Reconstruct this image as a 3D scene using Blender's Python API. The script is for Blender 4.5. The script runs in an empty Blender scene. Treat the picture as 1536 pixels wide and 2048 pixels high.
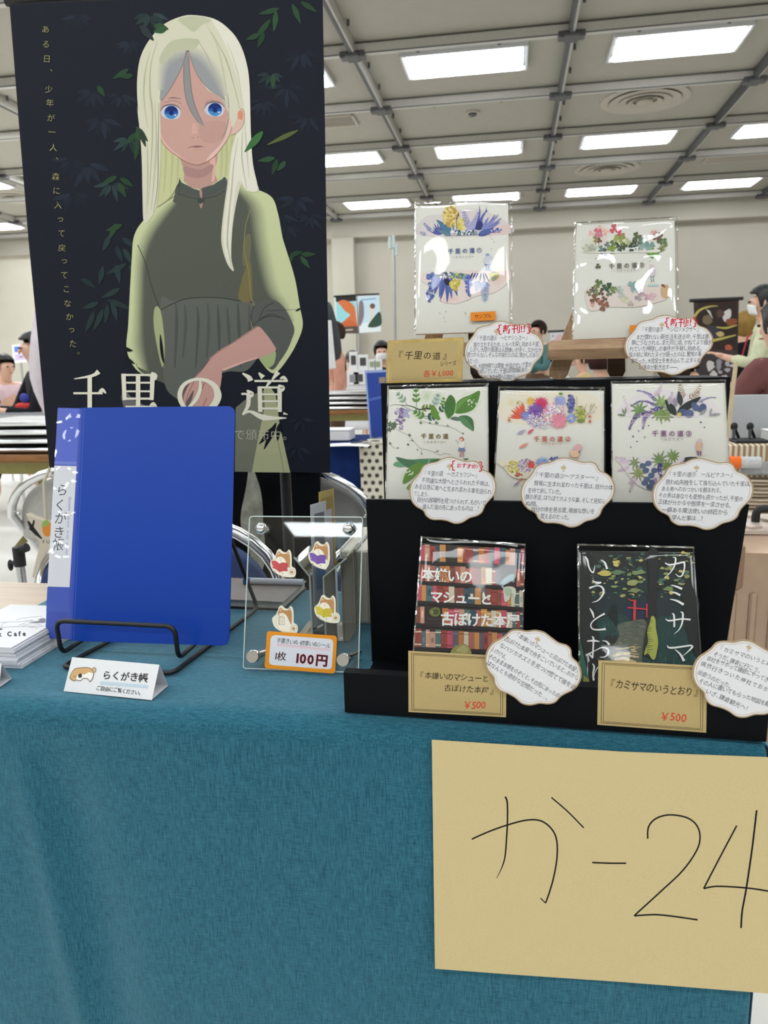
import bpy, math, random
from mathutils import Vector, Matrix
from mathutils.geometry import tessellate_polygon
random.seed(7)
SC = bpy.context.scene
COL = SC.collection
R = math.radians
# ---------------------------------------------------------------- camera, world, exposure
F = 1500.0                                   # focal length in pixels of the 1536 x 2048 frame
YAW, PITCH, ROLL = 0.17015818, 0.19543626, -0.0236062
EYE = Vector((0, 0, 1.035))
fw = Vector((-math.sin(YAW)*math.cos(PITCH), math.cos(YAW)*math.cos(PITCH), -math.sin(PITCH)))
r0 = Vector((math.cos(YAW), math.sin(YAW), 0)); u0 = r0.cross(fw)
rt = r0*math.cos(ROLL) + u0*math.sin(ROLL); up = -r0*math.sin(ROLL) + u0*math.cos(ROLL)
cam = bpy.data.cameras.new('camera'); camo = bpy.data.objects.new('camera', cam); COL.objects.link(camo)
cam.sensor_fit = 'VERTICAL'; cam.sensor_height = 32.0; cam.lens = 32.0*F/2048
cam.clip_start = 0.02; cam.clip_end = 100
cam.dof.use_dof = True; cam.dof.focus_distance = 0.80; cam.dof.aperture_fstop = cam.lens/2.0
m3 = Matrix((rt, up, -fw)).transposed()
camo.matrix_world = Matrix.Translation(EYE) @ m3.to_4x4()
SC.camera = camo
w = bpy.data.worlds.new('world'); SC.world = w; w.use_nodes = True
w.node_tree.nodes['Background'].inputs[0].default_value = (.9, .95, 1, 1)
w.node_tree.nodes['Background'].inputs[1].default_value = 0.05
SC.view_settings.view_transform = 'Standard'; SC.view_settings.look = 'None'
SC.view_settings.exposure = 0.0; SC.view_settings.gamma = 1.0
try: SC.view_settings.use_curve_mapping = False
except Exception: pass
SC.cycles.use_denoising = True
SC.cycles.max_bounces = 8; SC.cycles.diffuse_bounces = 4; SC.cycles.transparent_max_bounces = 24
SC.cycles.caustics_reflective = False; SC.cycles.caustics_refractive = False
SC.cycles.sample_clamp_indirect = 6
LAMP_W = 22.0                                # power of one ceiling fixture
LAMP_RGB = (.93, .98, 1.0)
CEIL = 3.735
GX, GY, DX, DY = -1.375, 6.97, 1.8325, 1.454  # ceiling grid origin and pitch
def lamp_pos(i, j): return (GX + DX*i + .93, GY + DY*j + .55)
SEEN = [(-1,0),(0,0),(1,0),(-1,2),(0,2),(1,2),(2,2),(-1,4),(0,4),(1,4),(2,4),(-4,2),(-4,4),(-5,4)]
for j in (-10,-8,-6,-4,-2,0,2,4):
    for i in range(-5, 4):
        if (i, j) in SEEN: continue
        L = bpy.data.lights.new('ceiling_lamp', 'AREA'); L.shape = 'RECTANGLE'; L.size = 1.05; L.size_y = .5
        L.energy = LAMP_W * (3.0 if (i <= -3 and j >= 0) else 1.0); L.color = LAMP_RGB
        o = bpy.data.objects.new('ceiling_lamp', L); COL.objects.link(o)
        x, y = lamp_pos(i, j); o.location = (x, y, CEIL-.03)

# ---------------------------------------------------------------- helpers
def ray(px, py): return fw*F + rt*(px-768) + up*(1024-py)
def onz(px, py, z): d = ray(px, py); return EYE + d*((z-EYE.z)/d.z)
def ony(px, py, Y, s=0.0): d = ray(px, py); return EYE + d*(Y/(d.y - s*d.x))   # on the upright plane y = Y + s x
def lin(c): return c/12.92 if c <= .04045 else ((c+.055)/1.055)**2.4
KA = 1.0
def C(r, g, b): return tuple(lin(min(255, v)/255) for v in (r, g, b))
def sc(c, k): return tuple(min(1, v*k) for v in c)

class MB:
    def __init__(s): s.v = []; s.f = []; s.m = []; s.c = []
    def add(s, vs, fs, mat=0, col=None):
        n = len(s.v); s.v += [tuple(p) for p in vs]
        for f in fs: s.f.append(tuple(i+n for i in f)); s.m.append(mat); s.c.append(col)
    def box(s, c, d, mat=0, rot=None, col=None, b=0.0):
        c = Vector(c); x, y, z = (k/2 for k in d)
        if b <= 0:
            vs = [Vector((sx*x, sy*y, sz*z)) for sx in (-1,1) for sy in (-1,1) for sz in (-1,1)]
            fs = [(0,1,3,2),(4,6,7,5),(0,4,5,1),(2,3,7,6),(0,2,6,4),(1,5,7,3)]
        else:
            pr = [(-x+b,-y),(x-b,-y),(x,-y+b),(x,y-b),(x-b,y),(-x+b,y),(-x,y-b),(-x,-y+b)]
            rings = [(-z, b), (-z+b, 0), (z-b, 0), (z, b)]
            vs = []; fs = []
            for zz, ins in rings:
                for (px_, py_) in pr:
                    vs.append(Vector((px_*(1-ins/x), py_*(1-ins/y), zz)))
            for k in range(3):
                for i in range(8): fs.append((k*8+i, k*8+(i+1)%8, (k+1)*8+(i+1)%8, (k+1)*8+i))
            fs.append(tuple(range(7,-1,-1))); fs.append(tuple(range(24,32)))
        if rot is not None: vs = [rot @ v for v in vs]
        s.add([v+c for v in vs], fs, mat, col)
    def prism(s, poly, off, mat=0, col=None):          # poly 3D points, extruded by vector off
        n = len(poly); off = Vector(off); p = [Vector(q) for q in poly]
        s.add(p + [q+off for q in p], [tuple(range(n)), tuple(range(2*n-1, n-1, -1))] + [(i, i+n, (i+1) % n+n, (i+1) % n) for i in range(n)], mat, col)
    def tube(s, pts, r, n=10, closed=False, mat=0, col=None, cap=True):
        P = [Vector(p) for p in pts]; N = len(P); rr = r if isinstance(r, (list, tuple)) else [r]*N
        T = []
        for i in range(N):
            a = P[(i-1) % N] if (i > 0 or closed) else P[i]; b = P[(i+1) % N] if (i < N-1 or closed) else P[i]
            T.append((b-a).normalized())
        ref = Vector((0,0,1)) if abs(T[0].z) < .9 else Vector((1,0,0))
        x = T[0].cross(ref).normalized(); vs = []
        for i in range(N):
            x = (x - T[i]*x.dot(T[i])).normalized(); y = T[i].cross(x)
            for k in range(n):
                a = 2*math.pi*k/n; vs.append(P[i] + (x*math.cos(a)+y*math.sin(a))*rr[i])
        fs = []
        for i in range(N if closed else N-1):
            for k in range(n):
                j = (i+1) % N; fs.append((i*n+k, i*n+(k+1) % n, j*n+(k+1) % n, j*n+k))
        if cap and not closed: fs.append(tuple(range(n-1,-1,-1))); fs.append(tuple((N-1)*n+k for k in range(n)))
        s.add(vs, fs, mat, col)
    def cyl(s, a, b, r, n=16, mat=0, col=None): s.tube([a, b], r, n, mat=mat, col=col)
    def lathe(s, c, prof, n=24, mat=0, axis=None, col=None):   # prof [(r,h)]
        c = Vector(c); ax = Vector(axis or (0,0,1)).normalized()
        x = ax.orthogonal().normalized(); y = ax.cross(x); vs = []; fs = []
        for r_, h in prof:
            for k in range(n):
                a = 2*math.pi*k/n; vs.append(c + ax*h + (x*math.cos(a)+y*math.sin(a))*r_)
        for i in range(len(prof)-1):
            for k in range(n): fs.append((i*n+k, i*n+(k+1) % n, (i+1)*n+(k+1) % n, (i+1)*n+k))
        s.add(vs, fs, mat, col)
    def ball(s, c, d, n=14, mat=0, col=None, rot=None):
        c = Vector(c); rx, ry, rz = d; vs = []; fs = []; m = n//2
        for i in range(m+1):
            t = math.pi*i/m
            for k in range(n):
                a = 2*math.pi*k/n
                v = Vector((rx*math.sin(t)*math.cos(a), ry*math.sin(t)*math.sin(a), rz*math.cos(t)))
                vs.append(c + (rot @ v if rot is not None else v))
        for i in range(m):
            for k in range(n): fs.append((i*n+k, (i+1)*n+k, (i+1)*n+(k+1) % n, i*n+(k+1) % n))
        s.add(vs, fs, mat, col)
    def grid(s, fn, nu, nv, mat=0, col=None):
        vs = [fn(i/nu, j/nv) for j in range(nv+1) for i in range(nu+1)]
        fs = [(j*(nu+1)+i, j*(nu+1)+i+1, (j+1)*(nu+1)+i+1, (j+1)*(nu+1)+i) for j in range(nv) for i in range(nu)]
        s.add(vs, fs, mat, col)
    def build(s, name, mats, parent=None, smooth=False, loc=None):
        me = bpy.data.meshes.new(name)
        if not isinstance(mats, (list, tuple)): mats = [mats]
        base = Vector((0,0,0))
        if parent is not None:
            p = parent
            while p is not None: base = base + p.location; p = p.parent
        if loc is None:
            xs = [v[0] for v in s.v]; ys = [v[1] for v in s.v]; zs = [v[2] for v in s.v]
            loc = Vector(((min(xs)+max(xs))/2, (min(ys)+max(ys))/2, min(zs)))
        loc = Vector(loc)
        me.from_pydata([(v[0]-loc.x, v[1]-loc.y, v[2]-loc.z) for v in s.v], [], s.f)
        for mt in mats: me.materials.append(mt)
        me.polygons.foreach_set('material_index', s.m)
        if smooth: me.polygons.foreach_set('use_smooth', [True]*len(s.f))
        if any(c is not None for c in s.c):
            at = me.color_attributes.new('Col', 'FLOAT_COLOR', 'CORNER'); buf = []
            for f, c in zip(s.f, s.c):
                c = c or (1,1,1)
                buf += [c[0], c[1], c[2], 1.0]*len(f)
            at.data.foreach_set('color', buf)
        me.update()
        o = bpy.data.objects.new(name, me); COL.objects.link(o)
        if parent is not None: o.parent = parent
        o.location = loc - base
        if smooth:
            try: me.set_sharp_from_angle(angle=R(40))
            except Exception: pass
        return o

def thing(name, label, cat, loc, group=None):
    o = bpy.data.objects.new(name, None); COL.objects.link(o); o.location = loc; o.empty_display_size = .02
    return tag(o, label, cat, group)
def tag(o, label, cat, group=None, kind=None):
    o['label'] = label; o['category'] = cat
    if group: o['group'] = group
    if kind: o['kind'] = kind
    return o
def struct(o): o['kind'] = 'structure'; return o
def copy_tree(o, parent=None):
    c = o.copy(); COL.objects.link(c); c.parent = parent
    for ch in list(o.children): copy_tree(ch, c)
    return c

# ---------------------------------------------------------------- materials
def nt(name):
    m = bpy.data.materials.new(name); m.use_nodes = True; t = m.node_tree
    return m, t, t.nodes['Principled BSDF']
def node(t, typ, **kw):
    n = t.nodes.new(typ)
    for k, v in kw.items():
        if k.startswith('in_'): n.inputs[k[3:].replace('_', ' ')].default_value = v
        else: setattr(n, k, v)
    return n
def plain(name, col, rough=.6, metal=0.0, spec=.5, coat=0.0, noise=0.0, nscale=40, bump=0.0, stretch=None):
    m, t, b = nt(name)
    b.inputs['Base Color'].default_value = (*col, 1); b.inputs['Roughness'].default_value = rough
    b.inputs['Metallic'].default_value = metal; b.inputs['Specular IOR Level'].default_value = spec
    b.inputs['Coat Weight'].default_value = coat
    if noise or bump:
        tc = node(t, 'ShaderNodeTexCoord'); mp = node(t, 'ShaderNodeMapping')
        if stretch: mp.inputs['Scale'].default_value = stretch
        t.links.new(tc.outputs['Object'], mp.inputs['Vector'])
        nz = node(t, 'ShaderNodeTexNoise'); nz.inputs['Scale'].default_value = nscale; nz.inputs['Detail'].default_value = 5
        t.links.new(mp.outputs[0], nz.inputs['Vector'])
        if noise:
            rp = node(t, 'ShaderNodeValToRGB')
            rp.color_ramp.elements[0].position = .3; rp.color_ramp.elements[1].position = .7
            rp.color_ramp.elements[0].color = (*sc(col, 1-noise), 1); rp.color_ramp.elements[1].color = (*sc(col, 1+noise), 1)
            t.links.new(nz.outputs['Fac'], rp.inputs[0]); t.links.new(rp.outputs[0], b.inputs['Base Color'])
        if bump:
            bp = node(t, 'ShaderNodeBump'); bp.inputs['Strength'].default_value = bump; bp.inputs['Distance'].default_value = .002
            t.links.new(nz.outputs['Fac'], bp.inputs['Height']); t.links.new(bp.outputs[0], b.inputs['Normal'])
    return m
def art_mat(name, rough=.55, spec=.4, grain=.03, gscale=600):
    m, t, b = nt(name)
    a = node(t, 'ShaderNodeVertexColor'); a.layer_name = 'Col'
    b.inputs['Roughness'].default_value = rough; b.inputs['Specular IOR Level'].default_value = spec
    tc = node(t, 'ShaderNodeTexCoord'); nz = node(t, 'ShaderNodeTexNoise'); nz.inputs['Scale'].default_value = gscale
    t.links.new(tc.outputs['Object'], nz.inputs['Vector'])
    mr = node(t, 'ShaderNodeMapRange'); mr.inputs['To Min'].default_value = 1-grain; mr.inputs['To Max'].default_value = 1+grain
    t.links.new(nz.outputs['Fac'], mr.inputs['Value'])
    mx = node(t, 'ShaderNodeVectorMath', operation='SCALE')
    t.links.new(a.outputs['Color'], mx.inputs[0]); t.links.new(mr.outputs[0], mx.inputs['Scale'])
    t.links.new(mx.outputs[0], b.inputs['Base Color'])
    return m
def clear_mat(name, tint=(1,1,1), rough=.03, wave=0.0, wscale=20, ior=1.45, extra=0.0, boost=1.0):
    # thin clear plastic: what is behind shows through, gloss on top
    m = bpy.data.materials.new(name); m.use_nodes = True; t = m.node_tree
    t.nodes.remove(t.nodes['Principled BSDF']); out = t.nodes['Material Output']
    tr = node(t, 'ShaderNodeBsdfTransparent'); tr.inputs[0].default_value = (*tint, 1)
    gl = node(t, 'ShaderNodeBsdfGlossy'); gl.inputs['Roughness'].default_value = rough
    fr = node(t, 'ShaderNodeFresnel'); fr.inputs['IOR'].default_value = ior
    mx = node(t, 'ShaderNodeMixShader')
    mt = node(t, 'ShaderNodeMath', operation='MULTIPLY_ADD'); mt.inputs[1].default_value = boost; mt.inputs[2].default_value = extra; mt.use_clamp = True
    t.links.new(fr.outputs[0], mt.inputs[0])
    t.links.new(mt.outputs[0], mx.inputs[0]); t.links.new(tr.outputs[0], mx.inputs[1]); t.links.new(gl.outputs[0], mx.inputs[2])
    t.links.new(mx.outputs[0], out.inputs[0])
    if wave:
        tc = node(t, 'ShaderNodeTexCoord'); nz = node(t, 'ShaderNodeTexNoise'); nz.inputs['Scale'].default_value = wscale
        nz.inputs['Detail'].default_value = .6; nz.inputs['Distortion'].default_value = .8
        t.links.new(tc.outputs['Object'], nz.inputs['Vector'])
        bp = node(t, 'ShaderNodeBump'); bp.inputs['Strength'].default_value = 1; bp.inputs['Distance'].default_value = wave
        t.links.new(nz.outputs['Fac'], bp.inputs['Height'])
        t.links.new(bp.outputs[0], gl.inputs['Normal']); t.links.new(bp.outputs[0], fr.inputs['Normal'])
    return m
def wood(name, c1, c2, scale=(1,18,18), rough=.5, nscale=6):
    m, t, b = nt(name)
    tc = node(t, 'ShaderNodeTexCoord'); mp = node(t, 'ShaderNodeMapping'); mp.inputs['Scale'].default_value = scale
    nz = node(t, 'ShaderNodeTexNoise'); nz.inputs['Scale'].default_value = nscale; nz.inputs['Detail'].default_value = 8; nz.inputs['Roughness'].default_value = .65
    rp = node(t, 'ShaderNodeValToRGB'); rp.color_ramp.elements[0].position = .35; rp.color_ramp.elements[1].position = .65
    rp.color_ramp.elements[0].color = (*c1, 1); rp.color_ramp.elements[1].color = (*c2, 1)
    t.links.new(tc.outputs['Object'], mp.inputs[0]); t.links.new(mp.outputs[0], nz.inputs['Vector'])
    t.links.new(nz.outputs['Fac'], rp.inputs[0]); t.links.new(rp.outputs[0], b.inputs['Base Color'])
    b.inputs['Roughness'].default_value = rough
    return m
def fabric(name, c_dark, c_light, k=1.0, rough=.9):
    # woven cloth: short upright and level threads of two tones
    m, t, b = nt(name)
    tc = node(t, 'ShaderNodeTexCoord'); fac = []
    for scl, w_ in (((900, 900, 60), .55), ((90, 300, 1400), .45)):
        mp = node(t, 'ShaderNodeMapping'); mp.inputs['Scale'].default_value = tuple(v*k for v in scl)
        t.links.new(tc.outputs['Object'], mp.inputs[0])
        nz = node(t, 'ShaderNodeTexNoise'); nz.inputs['Scale'].default_value = 1.0; nz.inputs['Detail'].default_value = 3
        t.links.new(mp.outputs[0], nz.inputs['Vector'])
        mu = node(t, 'ShaderNodeMath', operation='MULTIPLY'); mu.inputs[1].default_value = w_
        t.links.new(nz.outputs['Fac'], mu.inputs[0]); fac.append(mu)
    ad = node(t, 'ShaderNodeMath', operation='ADD'); t.links.new(fac[0].outputs[0], ad.inputs[0]); t.links.new(fac[1].outputs[0], ad.inputs[1])
    rp = node(t, 'ShaderNodeValToRGB'); rp.color_ramp.elements[0].position = .36; rp.color_ramp.elements[1].position = .62
    rp.color_ramp.elements[0].color = (*c_dark, 1); rp.color_ramp.elements[1].color = (*c_light, 1)
    t.links.new(ad.outputs[0], rp.inputs[0]); t.links.new(rp.outputs[0], b.inputs['Base Color'])
    bp = node(t, 'ShaderNodeBump'); bp.inputs['Strength'].default_value = .35; bp.inputs['Distance'].default_value = .001
    t.links.new(ad.outputs[0], bp.inputs['Height']); t.links.new(bp.outputs[0], b.inputs['Normal'])
    b.inputs['Roughness'].default_value = rough; b.inputs['Sheen Weight'].default_value = .6; b.inputs['Sheen Roughness'].default_value = .45; b.inputs['Sheen Tint'].default_value = (.55, .85, 1, 1); b.inputs['Specular IOR Level'].default_value = .15
    return m
def emit(name, col, s):
    m = bpy.data.materials.new(name); m.use_nodes = True; t = m.node_tree
    t.nodes.remove(t.nodes['Principled BSDF']); e = node(t, 'ShaderNodeEmission')
    e.inputs[0].default_value = (*col, 1); e.inputs[1].default_value = s
    t.links.new(e.outputs[0], t.nodes['Material Output'].inputs[0]); return m
def bands(name, c1, c2, scale, direction='X', rough=.8, dist=0.0, sharp=.05):
    m, t, b = nt(name)
    tc = node(t, 'ShaderNodeTexCoord'); wv = node(t, 'ShaderNodeTexWave'); wv.bands_direction = direction
    wv.inputs['Scale'].default_value = scale; wv.inputs['Distortion'].default_value = dist
    rp = node(t, 'ShaderNodeValToRGB'); rp.color_ramp.elements[0].position = .5-sharp; rp.color_ramp.elements[1].position = .5+sharp
    rp.color_ramp.elements[0].color = (*c1, 1); rp.color_ramp.elements[1].color = (*c2, 1)
    t.links.new(tc.outputs['Object'], wv.inputs['Vector']); t.links.new(wv.outputs['Fac'], rp.inputs[0])
    t.links.new(rp.outputs[0], b.inputs['Base Color']); b.inputs['Roughness'].default_value = rough
    return m

M = dict(
 paper=art_mat('printed_paper', .6, .3, .02), card=art_mat('card_stock', .65, .25, .03), kraft=art_mat('kraft_card', .8, .15, .10, 900),
 poster=art_mat('poster_print', .5, .12, .02, 300), sticker=art_mat('sticker_print', .5, .3, .0), paint=art_mat('painted_colours', .6, .3, .04, 60),
 black=plain('black_board', C(3,6,11), .6, spec=.12, noise=.15, nscale=60), blackwire=plain('black_wire', C(22,22,24), .45),
 blackmatte=plain('black_matte', C(20,20,22), .6), blackcloth=plain('black_cloth', C(14,15,20), .9, spec=.1, noise=.2, nscale=50),
 chrome=plain('chrome', (.72,.73,.74), .16, 1.0, noise=.04, nscale=8), steel=plain('brushed_steel', (.55,.56,.57), .35, 1.0, noise=.06, nscale=30, stretch=(1,1,12)),
 gold=plain('gold_foil', C(235,205,130), .28, .9, noise=.25, nscale=60),
 white=plain('white_paper', C(232,232,232), .7, noise=.02, nscale=80), pages=plain('page_block', C(205,200,188), .85, noise=.10, nscale=30, stretch=(60,1,1)),
 greyvinyl=plain('grey_vinyl', C(182,180,177), .5, noise=.06, nscale=120), bluevinyl=plain('navy_vinyl', C(38,62,110), .5, noise=.1, nscale=120),
 tabletop=wood('beech_laminate', C(168,142,114), C(192,166,140), (1.2,22,22), .35, 5), brownedge=wood('brown_table', C(120,78,40), C(150,100,55), (2,14,14), .4),
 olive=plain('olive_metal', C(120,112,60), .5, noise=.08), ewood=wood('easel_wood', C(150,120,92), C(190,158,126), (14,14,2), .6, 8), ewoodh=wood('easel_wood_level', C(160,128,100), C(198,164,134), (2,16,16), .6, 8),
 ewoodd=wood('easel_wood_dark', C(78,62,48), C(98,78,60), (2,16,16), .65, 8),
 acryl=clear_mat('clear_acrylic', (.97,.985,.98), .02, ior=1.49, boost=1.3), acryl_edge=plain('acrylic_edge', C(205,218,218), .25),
 sleeve=clear_mat('clear_sleeve', (1,1,1), .03, wave=.0013, wscale=13, ior=1.45, boost=1.0), sleeve_wrinkled=clear_mat('wrinkled_sleeve', (1,1,1), .03, wave=.0045, wscale=16, ior=1.5, boost=1.5), sleeve_edge=clear_mat('clear_sleeve_fold', (.98,.98,.98), .15, wave=.003, wscale=60, ior=1.5, extra=.14, boost=1.5),
 teal=fabric('teal_linen', C(14,70,90), C(52,111,131), 1.35), skin=plain('skin', C(222,176,152), .55, noise=.05), hair=plain('black_hair', C(24,22,24), .45, noise=.3, nscale=60, stretch=(1,1,.1)),
 wall=plain('wall_paint', C(186,180,168), .85, noise=.02, nscale=3), ceilp=plain('ceiling_panel', C(172,167,156), .9, noise=.02, nscale=8),
 beam=plain('ceiling_beam', C(196,193,188), .42, .1, noise=.05), beamd=plain('ceiling_rail', C(92,94,98), .45, .3, noise=.1), nodep=plain('ceiling_joint', C(92,92,95), .5, .2, noise=.1),
 diffp=plain('vent_paint', C(186,178,166), .7, noise=.02), floor=plain('floor_vinyl', C(222,220,214), .35, noise=.03, nscale=6),
 tube=emit('lamp_tube', LAMP_RGB, 14.0), lampbox=plain('lamp_housing', C(206,208,210), .5, noise=.02), lamppan=plain('lamp_pan', C(62,66,72), .5, noise=.02),
)
# ---------------------------------------------------------------- the hall
XL, XR, YB, YF = -12.0, 8.0, -9.0, 14.7
def slab(name, c, d, mat):
    b = MB(); b.box(c, d); return struct(b.build(name, mat))
slab('floor', ((XL+XR)/2, (YB+YF)/2, -.05), (XR-XL+.4, YF-YB+.4, .1), M['floor'])
slab('ceiling', ((XL+XR)/2, (YB+YF)/2, CEIL+.05), (XR-XL+.4, YF-YB+.4, .1), M['ceilp'])
slab('wall_back', ((XL+XR)/2, YF+.1, CEIL/2), (XR-XL+.4, .2, CEIL), M['wall'])
slab('wall_front', ((XL+XR)/2, YB-.1, CEIL/2), (XR-XL+.4, .2, CEIL), M['wall'])
slab('wall_left', (XL-.1, (YB+YF)/2, CEIL/2), (.2, YF-YB, CEIL), M['wall'])
slab('wall_right', (XR+.1, (YB+YF)/2, CEIL/2), (.2, YF-YB, CEIL), M['wall'])
slab('trim_1', (-3.15, YF-.14, 1.68), (.42, .28, 3.36), M['wall'])           # pillar beside the poster
slab('trim_2', (2.3, YF-.14, 1.68), (.46, .28, 3.36), M['wall'])             # pillar behind the right-hand book
slab('trim_3', ((XL+XR)/2, YF-.12, 3.54), (XR-XL, .24, .36), M['wall'])       # header band under the ceiling
slab('baseboard_back', ((XL+XR)/2, YF-.02, .05), (XR-XL, .03, .1), M['beamd'])
slab('trim_4', ((XL-4.2)/2, YF-.03, 1.68), (-4.2-XL, .05, 3.36), plain('lit_wall_tone', C(222,217,204), .85, noise=.02, nscale=3))   # added slab: brighter light on the left back wall, put into its colour
n = 5
for j in range(-7, 6):                                             # level beams, right to left across the picture
    y = GY + DY*j; b = MB()
    b.box(((XL+XR)/2, y, CEIL-.055), (XR-XL, .075, .07)); b.box(((XL+XR)/2, y+.02, CEIL-.01), (XR-XL, .03, .03))
    b.box(((XL+XR)/2, y+.10, CEIL-.03), (XR-XL, .022, .022))
    b.box(((XL+XR)/2, y-.034, CEIL-.092), (XR-XL, .008, .008), 1)
    if j >= -2:
        for i in range(-5, 5):
            for q in (.30, .68):
                x = GX + DX*(i+q); b.cyl((x, y+.10, CEIL-.075), (x, y+.10, CEIL-.005), .016, 8, 1)
    struct(b.build('trim_%d' % n, [M['beam'], M['beamd']])); n += 1
for i in range(-5, 6):                                             # rails running away from the viewer
    x = GX + DX*i; b = MB()
    b.box((x-.014, (YB+YF)/2, CEIL-.05), (.022, YF-YB, .09), 1); b.box((x+.012, (YB+YF)/2, CEIL-.05), (.026, YF-YB, .085), 0)
    b.box((x-.006, (YB+YF)/2, CEIL-.097), (.018, YF-YB, .01), 1)
    for j in range(-2, 6):
        for q in (.3, .68):
            y = GY + DY*(j+q); b.cyl((x+.06, y, CEIL-.05), (x+.06, y, CEIL-.005), .012, 8, 1)
    struct(b.build('trim_%d' % n, [M['beam'], M['beamd']])); n += 1
for j in range(-2, 6):
    for i in range(-5, 5):
        x, y = GX + DX*i, GY + DY*j
        if -.75 < x/ max(y,.1) + .02 < .7:
            b = MB(); b.box((x, y, CEIL-.105), (.12, .15, .04), b=.008); b.box((x, y, CEIL-.095), (.22, .10, .05), b=.006)
            struct(b.build('trim_%d' % n, M['nodep'])); n += 1
LIGHT_LABELS = {(-1,0):'four-tube ceiling light cut off by the right edge of the dark poster', (0,0):'four-tube ceiling light straight above the blue-flowered book, the larger one',
 (1,0):'four-tube ceiling light nearest the top right corner of the photo', (-1,2):'bright ceiling light touching the right edge of the dark poster, upper middle',
 (0,2):'bright ceiling light above the blue-flowered book, middle one of its column', (1,2):'bright ceiling light above the clover book, between the two round vents',
 (2,2):'bright ceiling light cut by the right edge of the photo', (-1,4):'small far ceiling light above the white pillar beside the poster',
 (0,4):'small far ceiling light just above the top of the blue-flowered book', (1,4):'small far ceiling light above and left of the clover book',
 (2,4):'small far ceiling light at far right, above the back wall', (-4,2):'upper of the two ceiling lights at the left edge of the photo',
 (-4,4):'ceiling light left of the poster, lower of the two, just above the back wall', (-5,4):'ceiling light beyond the left edge of the photo, far row by the back wall'}
def make_light(x, y):
    t = thing('ceiling_light', '', 'ceiling light', (x, y, CEIL-.045), 'fluorescent ceiling lights')
    b = MB()
    for s in (-1, 1):
        b.box((x, y+s*.275, CEIL-.018), (1.12, .02, .05)); b.box((x+s*.55, y, CEIL-.018), (.02, .53, .05))
    b.box((x, y, CEIL-.004), (1.1, .55, .006), 1); b.build('housing', [M['lampbox'], M['lamppan']], t)
    for k in range(4):
        yy = y - .195 + .13*k; b = MB()
        b.tube([(x-.52, yy, CEIL-.038), (x-.50, yy, CEIL-.038), (x+.50, yy, CEIL-.038), (x+.52, yy, CEIL-.038)], [.014, .029, .029, .014], 12)
        b.build('tube', M['tube'], t, smooth=True)
    return t
light0 = None
for (i, j) in SEEN:
    x, y = lamp_pos(i, j)
    if light0 is None: light0 = o = make_light(x, y)
    else: o = copy_tree(light0); o.location = (x, y, CEIL-.045)
    o['label'] = LIGHT_LABELS[(i, j)]
def diffuser(x, y, label):
    t = thing('ceiling_vent', label, 'air vent', (x, y, CEIL-.07), 'round ceiling vents'); b = MB()
    b.lathe((x, y, CEIL), [(.46, 0), (.46, -.012), (.40, -.02), (.37, -.01)], 40, axis=(0,0,1)); b.build('outer_ring', M['diffp'], t, True)
    for r_, z0 in ((.36, .018), (.27, .026), (.18, .032)):
        b = MB(); b.lathe((x, y, CEIL), [(r_*.72, -.005), (r_*.8, -z0*.6), (r_, -z0), (r_*1.02, -z0-.008), (r_*.9, -z0-.004), (r_*.7, -.02)], 36); b.build('cone', M['diffp'], t, True)
    b = MB(); b.ball((x, y, CEIL-.03), (.09, .09, .035)); b.build('centre_cap', M['diffp'], t, True)
    return t
p = onz(1290, 198, CEIL); diffuser(p.x, p.y, 'large round ceiling vent between the two right-hand light rows, nearer one')
p = onz(1214, 336, CEIL); diffuser(p.x, p.y, 'smaller-looking round ceiling vent, the farther one above the clover book')
p = onz(30, 395, CEIL); diffuser(p.x, p.y, 'round ceiling vent left of the dark poster')
def slotvent(px, py, w_, d_, label):
    p = onz(px, py, CEIL); t = thing('air_grille', label, 'air vent', (p.x, p.y, CEIL-.02), 'slotted ceiling grilles'); b = MB()
    for s in (-1, 1): b.box((p.x, p.y+s*d_/2, CEIL-.012), (w_, .03, .02)); b.box((p.x+s*w_/2, p.y, CEIL-.012), (.03, d_, .02))
    b.build('frame', M['diffp'], t); b = MB()
    for k in range(7): b.box((p.x, p.y-d_/2+d_*(k+.5)/7, CEIL-.01), (w_-.04, d_/16, .012), rot=Matrix.Rotation(.5, 3, 'X'))
    b.box((p.x, p.y, CEIL-.002), (w_-.03, d_-.03, .002), 1); b.build('slats', [M['diffp'], M['beamd']], t)
slotvent(640, 243, .8, .36, 'slotted ceiling grille beside the right edge of the dark poster')
slotvent(1495, 313, 1.1, .34, 'slotted ceiling grille at the right edge above the back wall')
p = onz(945, 223, CEIL); t = thing('smoke_detector', 'small round smoke detector on the ceiling above the blue-flowered book', 'smoke detector', (p.x, p.y, CEIL-.05)); b = MB()
b.lathe((p.x, p.y, CEIL), [(.075, 0), (.075, -.02), (.05, -.025)], 20); b.build('base', M['diffp'], t, True)
b = MB(); b.ball((p.x, p.y, CEIL-.03), (.045, .045, .025)); b.build('sensor', M['beamd'], t, True)
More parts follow.
